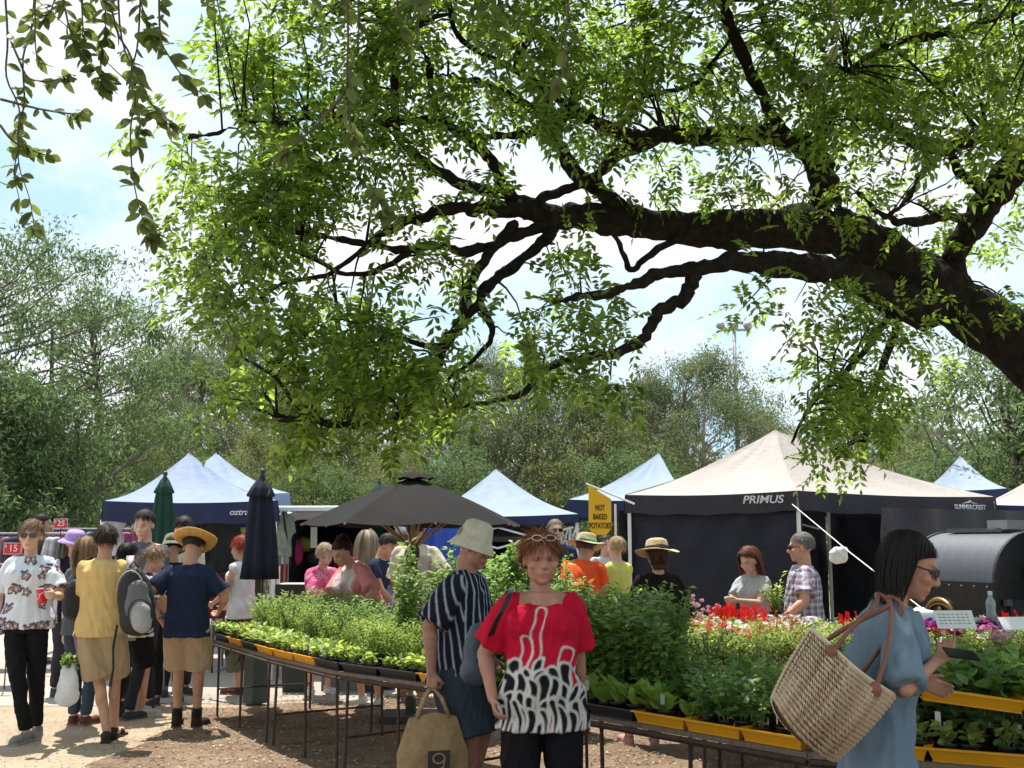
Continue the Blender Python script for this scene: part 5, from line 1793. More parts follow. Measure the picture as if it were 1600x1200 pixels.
hung_wall(tE, topE[1], topE[0], .03, 2.02, m_wall, seed=1)
hung_wall(tE, topE[2], topE[3], .03, 2.02, m_wall, seed=5)
hung_wall(tE, topE[0].lerp(topE[3], .12), topE[3], .03, 2.0, m_wall, inset=-.9, seed=8)
hung_wall(tE, topE[1], topE[2], .03, 2.02, m_wall, seed=3)
# rope from the near corner with a white bag tied on it
r0 = P(1238, 788, 13.25); r1 = P(1455, 962, 9.2)
rope = MB(); rope.tube([r0, r0.lerp(r1, .5) + Vector((0, 0, -.02)), r1, r1 + (r1 - r0).normalized() * .75], .0055, 6)
o = rope.build('guy_rope', mat('white_rope', (.75, .73, .68), .8, .1)); tag(o, 'white guy rope slanting down from the near corner of the big pale tent', 'rope')
mb = MB(); c = P(1311, 868, 11.7)
mb.ell(c, (.105, .05, .085), Matrix.Rotation(.5, 3, 'Y')); mb.ell(c + Vector((.05, 0, .05)), (.06, .04, .05)); mb.ell(c + Vector((-.05, 0, -.03)), (.06, .045, .055))
m2, V, N = remesh(mb, .012, 1)
V = V + N * (noise3(V, 4, ((30, .6), (60, .4))) * .012)[:, None]
o = finish(m2, V, np.tile([.78, .78, .76], (len(V), 1)), m_cloth, 'white_bag', None); tag(o, 'small white cloth bag tied to the slanting guy rope', 'bag')

# yellow signs
m_yel = mat('yellow_sign', (.72, .42, .015), .55, .06, 4)


def potato_sign(px, top, bot, Y, w, label, yaw=0, body='HOT\nBAKED\nPOTATOES'):
    a, b = P(px, top, Y), P(px, bot, Y)
    h = a.z - b.z
    t = empty('hanging_sign', (a.x, Y, b.z), yaw, label, 'sign', 'yellow potato signs')
    mb = MB()
    pts = [(-w / 2, 0, h), (w / 2, 0, h * .72), (w / 2, 0, h * .13), (w * .28, 0, h * .01), (-w * .25, 0, 0), (-w / 2, 0, h * .12)]
    mb.prism([Vector(p) for p in pts], Vector((0, .012, 0)))
    mb.build('board', m_yel, t)
    lt = text(body, h * .16, (0, -.004, h * .36), face_R((1, 0, 0)), m_blk, None, space=1.12, sx=.56)
    lt.parent = t
    mb = MB(); mb.tube([Vector((-w / 2 - .03, .02, h + .02)), Vector((w / 2 + .28, .02, h * .62))], .012, 8)
    mb.build('rod', m_white, t)
    return t


potato_sign(937, 758, 836, 13.2, .27, 'yellow hanging sign reading HOT BAKED POTATOES at the left of the pale tent')
potato_sign(1232, 812, 850, 14.6, .26, 'yellow potato sign partly seen past the front corner post inside the pale tent')
# the left sign hangs from its own thin pole
a = P(962, 790, 13.25)
t = empty('sign_pole', (a.x, 13.3, 0), 0, 'thin white pole carrying the yellow potato sign', 'pole')
mb = MB(); mb.tube([(0, 0, 0), (0, 0, a.z + .02)], .014, 8); mb.build('pole', m_white, t)
mb = MB(); mb.box((0, 0, .02), (.25, .25, .04)); mb.build('base', m_grey, t)

# ------------------------------------------------------------------ umbrellas
m_ugrey = mat('charcoal_umbrella_canvas', (.022, .021, .0215), .9, .15, 3, .3, 40, spec=.1)
m_wood = mat('pale_wood', (.34, .22, .13), .6, .2, 10, .2, 50)
c = P(645, 848, 10.3)
um = empty('market_umbrella', (c.x, 10.3, 0), 0, 'open charcoal grey market umbrella with a vented cap over the seedlings', 'umbrella')
hub = P(645, 748, 10.3).z
rim = P(645, 819, 10.3).z
rad = 1.03
n = 8
an = [2 * pi * (i + .35) / n for i in range(n)]
for i in range(n):
    a0, a1 = an[i], an[(i + 1) % n] + (2 * pi if i == n - 1 else 0)
    for low_ in (0,):
        vs = []; f = []
        K = 8
        for r in range(K + 1):
            s_ = r / K
            for k in range(K + 1):
                u_ = k / K
                pA = Vector((cos(a0), sin(a0), 0)); pB = Vector((cos(a1), sin(a1), 0))
                d = pA.lerp(pB, u_)
                z = hub - (hub - rim) * s_ + .02 * sin(pi * s_) - .045 * sin(pi * u_) * s_ * .6 
                vs.append(tuple(d * (rad * (.05 + .95 * s_)) + Vector((0, 0, z))))
        for r in range(K):
            for k in range(K):
                q = r * (K + 1) + k
                f.append((q, q + K + 1, q + K + 2, q + 1))
        mb = MB(); mb.add(vs, f); mb.build('canopy_panel', m_ugrey, um, True)
    tip = Vector((cos(a0) * rad, sin(a0) * rad, rim - .012)); top_ = Vector((cos(a0) * .06, sin(a0) * .06, hub - .03))
    mb = MB(); mb.tube([top_, tip], .011, 6); mb.build('rib', m_wood, um)
    mb = MB(); mb.tube([Vector((cos(a0) * .05, sin(a0) * .05, hub - .62)), top_.lerp(tip, .5)], .010, 6); mb.build('strut', m_wood, um)
vs = []; mb = MB()
wobv = lambda r, z, a: (r, z + (.018 * abs(sin(a * 4)) if r > .12 else 0))
mb.lathe([(0.004, hub + .075), (.06, hub + .06), (.13, hub + .028), (.20, hub - .01)], (0, 0, 0), 32, None, wobv); mb.build('vent_cap', m_ugrey, um, True)
mb = MB(); mb.tube([(0, 0, 0), (0, 0, hub + .04)], .024, 10); mb.build('pole', m_wood, um)
mb = MB(); mb.lathe([(.0, .07), (.05, .07), (.05, .2), (.03, .22)], n=16); mb.box((0, 0, .035), (.5, .5, .07)); mb.build('base', m_steel, um)
# a knotted tie and tags round the pole
mb = MB(); mb.ell((0, -.02, hub - .70), (.07, .05, .10)); mb.cap((.02, -.05, hub - .75), (.06, -.06, hub - .92), .02, .008); mb.cap((-.03, -.05, hub - .75), (-.05, -.06, hub - .9), .02, .008)
m2, V, N = remesh(mb, .01, 1)
finish(m2, V + N * (noise3(V, 8, ((40, .6), (80, .4))) * .01)[:, None], np.tile([.10, .09, .07], (len(V), 1)), m_cloth, 'knotted_cord', um)


def closed_umbrella(px, top, bot, Y, w, m, label, base_h=.0, seed=0):
    a, b = P(px, top, Y), P(px, bot, Y)
    t = empty('closed_umbrella', (a.x, Y, 0), 0, label, 'umbrella', 'closed market umbrellas')
    H = a.z; z0 = b.z
    h = H - z0
    def wob(r, z, an_):
        v = (H - z) / h
        k = 1 + .16 * sin(8 * an_ + seed) * min(1, v * 3) + .07 * sin(3 * an_ + z * 5)
        return r * k, z
    prof = [(.012, H), (.028, H - .02 * h), (.05, H - .05 * h), (w * .30, H - .12 * h), (w * .42, H - .20 * h), (w * .40, H - .215 * h), (w * .33, H - .22 * h), (w * .36, H - .30 * h), (w * .40, H - .45 * h), (w * .45, H - .65 * h), (w * .5, H - .85 * h), (w * .54, z0), (w * .2, z0 + .02)]
    mb = MB(); mb.lathe(prof[:6], (0, 0, 0), 48, None, wob); mb.build('cap', m, t, True)
    mb = MB(); mb.lathe(prof[5:], (0, 0, 0), 48, None, wob); mb.build('folded_canopy', m, t, True)
    mb = MB(); mb.tube([(0, 0, .02), (0, 0, H + .03)], .022, 10); mb.build('pole', m_steel, t)
    mb = MB(); mb.ell((0, 0, H + .03), .03); mb.build('finial', m_steel, t, True)
    mb = MB(); mb.lathe([(0, .50), (.10, .50), (.115, .46), (.125, .02), (0, .0)], n=4); mb.build('base', mat('green_grey_plastic', (.06, .08, .075), .6, .1), t)
    return t


closed_umbrella(410, 741, 905, 11.3, .32, mat('ink_navy_canvas', (.010, .012, .030), .85, .15, 4, .4, 30), 'closed ink-navy market umbrella behind the left seedling table', seed=1)
closed_umbrella(258, 744, 868, 12.6, .26, mat('bottle_green_canvas', (.006, .045, .028), .85, .15, 4, .4, 30), 'closed bottle-green umbrella in front of the left blue tent', seed=2)
closed_umbrella(592, 752, 850, 16, .30, mat('bottle_green_canvas', (.006, .045, .028)), 'closed green umbrella whose tip shows behind the open grey one', seed=3)
mb = MB(); c = G(462, 1080); mb.lathe([(0, .62), (.20, .62), (.215, .60), (.17, 0), (0, 0)], (0, 0, 0), 4, Matrix.Rotation(pi / 4, 3, 'Z'))
o = mb.build('bin', mat('slate_bin', (.05, .06, .062), .6, .1), loc=(c.x, c.y, 0)); tag(o, 'square slate grey bin standing under the back of the seedling table', 'bin')
mb = MB(); c = G(247, 1088); mb.box((0, 0, .34), (.16, .16, .68)); mb.box((0, 0, .70), (.19, .19, .04))
o = mb.build('bollard', mat('grey_bollard', (.16, .17, .16), .7, .15), loc=(c.x, c.y, 0)); tag(o, 'square grey bollard behind the striped tee woman', 'bollard')

# ------------------------------------------------------------------ light tower
a = P(1147, 512, 46)
t = empty('light_tower', (a.x, 46, 0), 0, 'tall thin floodlight pole rising above the trees', 'light pole')
mb = MB(); mb.tube([(0, 0, 0), (0, 0, a.z)], [.13, .07], 10); mb.build('pole', m_grey, t, True)
mb = MB(); mb.box((0, 0, a.z - .1), (1.15, .09, .09)); mb.build('crossbar', m_grey, t)
for x in (-.58, 0, .58):
    mb = MB(); mb.lathe([(0, .14), (.12, .13), (.2, -.06), (.17, -.10), (0, -.1)], (x, -.05, a.z + .1), 12, Matrix.Rotation(R(50), 3, 'X')); mb.build('floodlight', m_grey, t, True)

# ------------------------------------------------------------------ vehicles
m_vwhite = mat('white_car_paint', (.66, .67, .67), .3, .04, 3, spec=.6)
m_vdark = mat('dark_car_paint', (.02, .03, .032), .25, .05, 3, spec=.6)
m_vin = mat('dark_vehicle_interior', (.018, .018, .02), .8, .3, 6)
m_glass = mat('tinted_glass', (.02, .03, .03), .06, 0, spec=.8)
m_rub = mat('tyre_rubber', (.02, .02, .02), .85, .2, 30)
m_red = mat('red_plastic', (.45, .02, .02), .35, 0)


def vehicle(label, name, px, Y, w, h, length, paint, yaw, hatch_z, hatch_len, floor=.62, roof_r=.16):
    """seen from behind with the tailgate up; local -Y is the rear"""
    c = P(px, 848, Y)
    t = empty(name, (c.x, Y, 0), yaw, label, 'vehicle')
    hw = w / 2
    # shell as a loft of rounded rectangles, open at the rear
    def sec(y, sx, zt, zb, r):
        pts = []
        for (cx_, cz_, a0) in ((sx - r, zt - r, 0), (-(sx - r), zt - r, 90), (-(sx - .06), zb + .06, 180), (sx - .06, zb + .06, 270)):
            rr = r if a0 < 180 else .06
            for k in range(5):
                a_ = R(a0 + 22.5 * k)
                pts.append((cx_ + rr * cos(a_), y, cz_ + rr * sin(a_)))
        return pts
    secs = [sec(0, hw * .93, h * .985, .32, roof_r), (sec(.10, hw * .98, h, .28, roof_r)), sec(length * .5, hw, h, .28, roof_r), sec(length * .68, hw * .98, h * .97, .28, roof_r), sec(length * .84, hw * .95, h * .58, .28, .12), sec(length * .98, hw * .90, h * .48, .30, .12), sec(length, hw * .82, h * .42, .34, .1)]
    vs = [p for s_ in secs for p in s_]; n = 20; f = []
    for k in range(len(secs) - 1):
        for i in range(n):
            f.append((k * n + i, k * n + (i + 1) % n, (k + 1) * n + (i + 1) % n, (k + 1) * n + i))
    f.append(tuple(range((len(secs) - 1) * n, len(secs) * n)))
    mb = MB(); mb.add(vs, f); mb.build('body', paint, t, True)
    # inner lining, floor, seats
    mb = MB()
    ins = [(x * .90, y + .02, .55 + (z - .55) * .93) if z > .55 else (x * .90, y + .02, .55) for x, y, z in secs[0]]
    ins2 = [(x, length * .45, z) for x, y, z in ins]
    mb.add(ins + ins2, [(i, i + n, (i + 1) % n + n, (i + 1) % n) for i in range(n)] + [tuple(range(n, 2 * n))]); mb.build('lining', m_vin, t)
    mb = MB(); mb.add([Vector(p) for p in secs[0]] + [Vector(p) for p in ins], [(i, (i + 1) % n, (i + 1) % n + n, i + n) for i in range(n)]); mb.build('door_frame', paint, t)
    mb = MB(); mb.box((0, -.06, .44), (w * .96, .16, .22)); mb.build('bumper', mat('grey_bumper', (.12, .12, .125), .6, .1), t)
    for s in (-1, 1):
        mb = MB(); mb.box((s * hw * .90, -.012, h * .55), (.09, .05, .34)); mb.build('tail_light', m_red, t)
        mb = MB(); mb.box((s * (hw + .001), length * .27, h * .76), (.02, length * .36, h * .20)); mb.build('side_window', m_glass, t)
        mb = MB(); mb.box((s * hw * .5, length * .30, .95), (hw * .8, .18, .62)); mb.build('seat_back', mat('grey_seat', (.05, .05, .055), .9, .2), t)
        for yy in (length * .2, length * .8):
            wb = MB(); M_ = Matrix.Rotation(R(90), 3, 'Y')
            wb.lathe([(.20, -.10), (.31, -.10), (.325, -.07), (.325, .07), (.31, .10), (.20, .10), (.20, -.10)], (s * (hw - .10), yy, .325), 24, M_)
            wo_ = wb.build('wheel', m_rub, t, True)
            wb = MB(); wb.lathe([(0, .06), (.06, .075), (.19, .05), (.20, .0)], (s * (hw - .10), yy, .325), 20, Matrix.Rotation(R(90) * s, 3, 'Y')); wb.build('rim', m_grey, wo_, True)
    # raised tailgate
    tg_ = empty('tailgate', (0, .02, h * .985)); tg_.parent = t
    mb = MB(); A_ = R(hatch_z)
    d = Vector((0, -cos(A_), sin(A_))); nn = Vector((0, sin(A_), cos(A_)))
    for k, (u0, u1) in enumerate(((0, .55), (.55, 1))):
        p0, p1 = d * hatch_len * u0, d * hatch_len * u1
        bend = nn * (-.05 if k else 0)
        ww = hw * (.90 if k == 0 else .86)
        mb.prism([Vector((-ww, p0.y, p0.z)) , Vector((ww, p0.y, p0.z)), Vector((ww * .97, p1.y, p1.z)) + bend, Vector((-ww * .97, p1.y, p1.z)) + bend], nn * .05)
    mb.build('outer_skin', paint, tg_)
    mb = MB(); p0, p1 = d * .12, d * hatch_len * .5
    ww = hw * .72
    mb.prism([Vector((-ww, p0.y, p0.z)) - nn * .006, Vector((ww, p0.y, p0.z)) - nn * .006, Vector((ww, p1.y, p1.z)) - nn * .006, Vector((-ww, p1.y, p1.z)) - nn * .006], -nn * .008)
    mb.build('rear_window', m_glass, tg_)
    for s in (-1, 1):
        mb = MB(); mb.tube([Vector((s * hw * .80, 0, h * .62)), Vector((s * hw * .80, (d * hatch_len * .45).y, h * .985 + (d * hatch_len * .45).z - .02))], .014, 6); mb.build('gas_strut', m_steel, t)
    return t


vehicle('white van with its tailgate raised, full of goods, left of the grey umbrella', 'van', 534, 15.6, 1.80, 2.06, 4.6, m_vwhite, R(-4), 2, 1.05)
vehicle('dark hatchback car with its tailgate raised behind the striped shirt man', 'car', 775, 17.2, 1.70, 1.72, 4.2, m_vdark, R(4), 12, .95)
# goods in the van and on the tables behind
def blob(name, c, r, col, label, cat, M=None, group=None, amp=.02, seed=1, parent=None):
    mb = MB(); mb.ell((0, 0, 0), r, M); mb.ell((r[0] * .3, 0, -r[2] * .2), (r[0] * .7, r[1] * .9, r[2] * .8)); mb.ell((-r[0] * .35, 0, r[2] * .12), (r[0] * .6, r[1] * .8, r[2] * .7))
    m2, V, N = remesh(mb, max(r) * .10, 1)
    V = V + N * (noise3(V / max(r) * .12, seed, ((14, .6), (30, .4))) * amp)[:, None]
    o = finish(m2, V, np.tile(col, (len(V), 1)), m_cloth, name, parent); o.location = c
    if label: tag(o, label, cat, group)
    return o


blob('stuffed_bag', P(460, 862, 16.1) , (.13, .12, .20), (.52, .05, .22), 'hot pink stuffed bag inside the white van', 'bag', seed=2)
blob('stuffed_bag', P(475, 850, 16.3), (.15, .12, .12), (.28, .30, .05), 'olive yellow bundle lying behind the pink bag in the van', 'bag', seed=3)
blob('cushion', P(505, 872, 16.2), (.26, .16, .12), (.05, .07, .10), 'dark cushion heaped in the middle of the van', 'cushion', seed=4)
blob('cushion', P(560, 862, 16.3), (.20, .15, .14), (.12, .13, .13), 'grey cushion at the right of the van load area', 'cushion', seed=5)
blob('cushion', P(540, 880, 16.1), (.20, .15, .10), (.20, .03, .05), 'dark red bundle on the van floor', 'bundle', seed=15)
mb = MB(); mb.prism([Vector((-.045, 0, .16)), Vector((.045, 0, .16)), Vector((.05, 0, -.16)), Vector((-.04, 0, -.16))], Vector((0, .012, 0)))
o = mb.build('paper_tag', mat('white_paper', (.74, .74, .72), .8, .03), loc=P(490, 838, 15.55)); tag(o, 'long white paper tag hanging in the van doorway', 'tag')
mb = MB()
c = P(690, 868, 14.5); vs = []; f = []
for k in range(21):
    for j in range(11):
        u_, v_ = k / 20, j / 10
        vs.append((-.42 + .84 * u_, .05 * sin(u_ * 19 + v_ * 3) + .04 * sin(u_ * 7), -1.45 + 1.8 * v_))
for k in range(20):
    for j in range(10):
        q_ = k * 11 + j; f.append((q_, q_ + 11, q_ + 12, q_ + 1))
mb.add(vs, f)
o = mb.build('blue_tarp', mat('bright_blue_tarp', (.02, .07, .42), .5, .15, 3, .5, 12, spec=.5), smooth=True, loc=(c.x, c.y, c.z)); tag(o, 'bright blue tarpaulin hanging between the grey umbrella and the dark car', 'tarpaulin')


def simple_table(label, x0, x1, Y, z, d, m, group='trestle tables beyond the plants', cloth=None):
    t = empty('trestle_table', ((x0 + x1) / 2, Y, 0), 0, label, 'table', group)
    w = x1 - x0
    mb = MB(); mb.box((0, 0, z - .015), (w, d, .03)); mb.build('tabletop', m, t)
    for sx in (-1, 1):
        for sy in (-1, 1):
            mb = MB(); mb.tube([(sx * (w / 2 - .08), sy * (d / 2 - .06), 0), (sx * (w / 2 - .08), sy * (d / 2 - .06), z - .03)], .014, 6); mb.build('leg', m_steel, t)
    if cloth:
        mb = MB(); vs = []; f = []
        for k in range(31):
            x = -w / 2 - .01 + (w + .02) * k / 30; wv = .012 * sin(k * 1.4)
            vs += [(x, -d / 2 - .012, z + .004), (x, -d / 2 - .03 + wv, z - .55)]
        for k in range(30): f.append((2 * k, 2 * k + 1, 2 * k + 3, 2 * k + 2))
        mb.add(vs, f); mb.build('tablecloth', cloth, t, True)
    return t


m_top = mat('grey_tabletop', (.42, .40, .37), .6, .1)
cl_d = mat('dark_brown_cloth', (.04, .028, .024), .9, .2)
xa = lambda px, Y: P(px, 848, Y).x
simple_table('dark clothed table in front of the white van', xa(432, 13.6), xa(570, 13.6), 13.8, 1.10, .7, m_top, cloth=cl_d)
simple_table('dark red clothed counter behind the red-haired woman', xa(330, 14.0), xa(410, 14.0), 14.2, 1.22, .6, m_top, cloth=mat('wine_cloth', (.10, .012, .016), .9, .15))
simple_table('table of small goods in front of the dark car', xa(700, 14.6), xa(860, 14.6), 14.8, 1.02, .7, m_top, cloth=cl_d)
for i in range(9):
    px = 745 + i * 13 + random.uniform(-3, 3)
    mb = MB(); h = random.uniform(.12, .2); mb.box((0, 0, h / 2), (.11, .08, h)); mb.box((0, 0, h + .006), (.09, .07, .012))
    cc = random.choice(((.45, .44, .42), (.30, .31, .36), (.35, .10, .18), (.5, .46, .5)))
    o = mb.build('boxed_goods', mat('card_%d' % int(cc[0] * 100), cc, .7, .2, 20), loc=(xa(px, 14.6), 14.6 + random.uniform(-.1, .1), 1.02)); tag(o, 'small box of goods on the table before the dark car, ' + ORD[i], 'box', 'boxed goods before the dark car')
mb = MB(); mb.box((0, 0, .01), (.50, .35, .02)); mb.box((0, .05, .07), (.3, .2, .10)); mb.box((.04, .03, .14), (.2, .15, .04))
c = P(530, 912, 11.8); o = mb.build('storage_tub', mat('white_tub', (.62, .64, .66), .5, .05), loc=(c.x, 12.5, 1.10)); 
tag(o, 'stacked white plastic tubs beside the pink floral blouse', 'tub')
mb = MB(); mb.box((0, 0, .54), (.5, .4, 1.08)); o = mb.build('crate_stack', mat('grey_crate', (.22, .22, .23), .7, .1), loc=(c.x, 12.5, 0)); tag(o, 'tall grey crate stack under the white tubs', 'crate')

# ------------------------------------------------------------------ clothes stall and racks at left
GC = [(.02, .03, .07), (.04, .05, .06), (.15, .17, .20), (.30, .33, .38), (.45, .42, .42), (.30, .05, .10), (.06, .10, .16), (.02, .02, .02), (.22, .12, .16), (.5, .16, .3), (.10, .12, .09)]


def garment(w, h, d, seed, sleeves=True):
    mb = MB()
    mb.loft([(Vector((0, 0, -.06)), Vector((1, 0, 0)), Vector((0, 1, 0)), w * .45, d), (Vector((0, 0, -.25 * h)), Vector((1, 0, 0)), Vector((0, 1, 0)), w * .40, d * 1.2), (Vector((0, 0, -h)), Vector((1, 0, 0)), Vector((0, 1, 0)), w * .44, d * 1.1)])
    if sleeves:
        for s in (-1, 1):
            mb.frust((s * w * .36, 0, -.08), (s * w * .50, 0, -.5 * h), .045, .05)
    mb.cap((-w * .3, 0, -.07), (w * .3, 0, -.07), .03, .03)
    m2, V, N = remesh(mb, .025, 1)
    V = V + N * (noise3(V, seed, ((20, .5), (40, .5))) * .012)[:, None]
    m2.vertices.foreach_set('co', np.ascontiguousarray(V, np.float32).ravel())
    m2.polygons.foreach_set('use_smooth', np.ones(len(m2.polygons), bool))
    return m2


GP = [garment(.44, .62, .04, 1), garment(.40, .80, .045, 2), garment(.42, .7, .04, 3, False)]


def rack(px0, px1, Y, z, n, label, colset, glabel, yaw=0, hs=1.0, grp=None):
    x0, x1 = xa(px0, Y), xa(px1, Y)
    t = empty('clothes_rack', ((x0 + x1) / 2, Y, 0), yaw, label, 'clothes rack')
    w = x1 - x0
    mb = MB(); mb.tube([(-w / 2, 0, z), (w / 2, 0, z)], .014, 8); mb.build('rail', m_grey, t)
    for s in (-1, 1):
        mb = MB(); mb.tube([(s * w / 2, 0, 0.03), (s * w / 2, 0, z)], .014, 8); mb.build('upright', m_grey, t)
        mb = MB(); mb.box((s * w / 2, 0, .02), (.05, .5, .04)); mb.build('foot', m_grey, t)
    for k in range(n):
        x = -w / 2 + w * (k + .5) / n
        c = random.choice(colset)
        me = GP[k % 3].copy(); me.materials.clear(); me.materials.append(mat('garment_%d_%d_%d' % tuple(int(v * 100) for v in c), c, .9, .35, 9, .2, 60))
        g = empty('garment_on_hanger', (0, 0, 0), 0, CN[c] + ' ' + glabel + ', ' + ORD[k], 'garment', grp)
        g.location = (t.location.x + x * cos(yaw), t.location.y + x * sin(yaw), z)
        g.rotation_euler = (0, 0, yaw + R(random.uniform(58, 88)))
        g.scale = (hs, hs, hs * random.uniform(.9, 1.1))
        o = link('garment', me, g)
        mb = MB(); mb.tube([(-.16, 0, -.075), (0, 0, -.03), (.16, 0, -.075)], .006, 5); mb.tube([(0, 0, -.03), (0, 0, .0), (.02, 0, .02), (0, 0, .03)], .004, 5); mb.build('hanger', m_steel, g)
    return t


rack(-20, 128, 14.6, 1.72, 17, 'long rail of dark patterned clothes at the far left', GC, 'garment on the long far-left rail', grp='clothes on the far left rail')
rack(84, 205, 16.2, 1.80, 15, 'second rail of dark clothes behind the lilac hat', GC[:5] + [(.5, .1, .2)], 'garment on the rail behind the lilac hat', grp='clothes on the second rail', yaw=.1)
rack(-60, 60, 12.8, 1.35, 12, 'low rail of clothes behind the walking woman', GC, 'garment on the low rail behind the walking woman', grp='clothes on the low rail')
rack(292, 352, 14.2, 1.98, 7, 'rail of long coats under the right end of the left tent', [(.06, .05, .035), (.03, .035, .03), (.09, .08, .06)], 'long coat under the left tent', hs=1.45, grp='long coats under the left tent')
rack(418, 446, 15.4, 2.05, 4, 'short rail of pastel tops left of the white van', [(.45, .55, .45), (.6, .2, .2), (.5, .52, .55)], 'top hanging just left of the white van', grp='pastel tops left of the van')
rack(262, 300, 14.6, 1.95, 4, 'short rail of dark tops near the green umbrella', GC[:3], 'top near the closed green umbrella', grp='tops near the green umbrella')


def price(px, py, Y, w, h, body, label):
    c = P(px, py, Y)
    t = empty('price_sign', (c.x, Y, 0), 0, label, 'sign', 'red price signs')
    mb = MB(); mb.box((0, 0, c.z), (w, .012, h)); mb.build('border', m_ink, t)
    mb = MB(); mb.box((0, -.008, c.z), (w * .92, .008, h * .88)); mb.build('panel', mat('red_sign', (.55, .02, .035), .5, .05), t)
    lt = text(body, h * .80, (w * .06, -.016, c.z + h * .0), face_R((1, 0, 0)), m_ink, None, ext=.001); lt.parent = t
    lt = text('$', h * .42, (-w * .36, -.016, c.z + h * .16), face_R((1, 0, 0)), m_ink, None, ext=.001); lt.parent = t
    mb = MB(); mb.tube([(0, .01, 0), (0, .01, c.z)], .008, 6); mb.build('stake', m_steel, t)


price(95, 818, 14.2, .175, .125, '25', 'red and white price sign reading $25 above the clothes rail')
price(20, 857, 12.4, .20, .13, '15', 'red and white price sign reading $15 beside the walking woman')
price(281, 795, 13.6, .085, .14, '5', 'small red and white price tag hanging under the left tent edge')
mb = MB(); mb.ell((0, 0, .18), (.15, .10, .20)); mb.ell((0, 0, .40), (.17, .11, .12)); mb.cap((0, 0, .48), (0, 0, .56), .05, .05)
m2, V, N = remesh(mb, .02, 1); o = finish(m2, V, np.tile([.72, .74, .78], (len(V), 1)), m_cloth, 'torso', None)
c = P(176, 838, 13.8); t = empty('mannequin_torso', (c.x, 13.8, 0), 0, 'white half mannequin under the left end of the blue tent', 'mannequin'); o.parent = t; o.location = (0, 0, 1.45)
mb = MB(); mb.tube([(0, 0, 0), (0, 0, 1.5)], .015, 8); mb.lathe([(0, .03), (.16, .02), (.17, 0)]); mb.build('stand', m_steel, t)
# pale barrier posts behind the red-haired woman
for i, px in enumerate((342, 361, 382)):
    c = xa(px, 17.5)
    t = empty('bollard', (c, 17.5, 0), 0, ('leftmost', 'middle', 'rightmost')[i] + ' white-capped barrier post behind the red-haired woman', 'post', 'white-capped barrier posts')
    mb = MB(); mb.box((0, 0, .76), (.13, .13, 1.52)); mb.build('post', m_grey, t)
    mb = MB(); mb.lathe([(.0, .16), (.05, .14), (.095, .08), (.10, 0)], (0, 0, 1.52), 12); mb.build('cap', m_white, t, True)

# ------------------------------------------------------------------ the potato oven
m_oven = mat('black_oven_steel', (.012, .012, .014), .38, .3, 3, .15, 20, spec=.5)
m_silver = mat('brushed_steel', (.11, .115, .13), .48, .12, 2, .15, 30, metal=.35, stretch=(30, 1, 1))
m_gold = mat('antique_brass', (.36, .24, .10), .35, .3, 20, metal=.8)
c = P(1542, 848, 9.9)
ov = empty('potato_oven', (c.x, 9.9, 0), R(-72), 'large black barrel-topped potato oven with silver lid and brass crests', 'oven')
L2 = .54
zt = P(1500, 832, 9.8).z
rr = .42
n = 16
zc = zt - rr
vs = []; f = []
for s in (-1, 1):
    for k in range(n + 1):
        a_ = pi * k / n
        vs.append((s * L2, -rr * cos(a_), zc + rr * sin(a_)))
for k in range(n): f.append((k, k + 1, k + n + 2, k + n + 1))
mb = MB(); mb.add(vs, f); mb.build('lid', m_silver, ov, True)
for s in (-1, 1):
    mb = MB(); mb.prism([Vector((s * (L2 - .012), -(rr + .012) * cos(pi * k / n), zc + (rr + .012) * sin(pi * k / n))) for k in range(n + 1)], Vector((s * .03, 0, 0))); mb.build('end_plate', m_oven, ov)
mb = MB(); mb.box((0, 0, zc - .45), (L2 * 2 + .02, rr * 2 + .03, .90)); mb.build('firebox', m_oven, ov)
mb = MB(); mb.box((L2 + .045, 0, zc - .42), (.03, .62, .56), Matrix.Rotation(-.1, 3, 'Y')); mb.build('door', mat('grey_oven_door', (.03, .032, .034), .35, .2), ov)
mb = MB(); mb.box((L2 + .05, -.34, zc - .16), (.05, .05, .05)); mb.build('latch', m_silver, ov)
mb = MB(); mb.box((-.05, .0, zc + rr + .02), (.7, .2, .035)); mb.build('vent', m_silver, ov)
mb = MB(); mb.box((.25, .0, zc + rr + .065), (.24, .2, .08)); mb.build('chimney_box', m_grey, ov)
for k in range(7):
    mb = MB(); mb.ell((-L2 + .08 + k * .155, -rr - .016, zc - .04), (.013, .008, .013)); mb.build('rivet', m_silver, ov, True)
for k in range(6):
    mb = MB(); mb.ell((-L2 + .08 + k * .18, -rr - .016, zc - .50), (.013, .008, .013)); mb.build('rivet', m_silver, ov, True)


def crest(cx_, y, cz_, w, par, M3=None):
    mb = MB()
    pts = [Vector((cx_ - w, y, cz_ - .05)) + Vector((w * (1 - cos(pi * k / 10)), 0, .115 * sin(pi * k / 10) * (w / .14))) for k in range(11)]
    mb.tube(pts, [.012, .014, .016, .018, .02, .022, .02, .018, .016, .014, .012], 6)
    mb.tube([p * 1 + Vector((0, 0, -.035)) for p in pts[2:9]], .010, 6)
    for k in (0, 10): mb.ell(pts[k], (.024, .012, .024))
    mb.ell((cx_, y, cz_ + .015), (.03, .012, .03))
    return mb


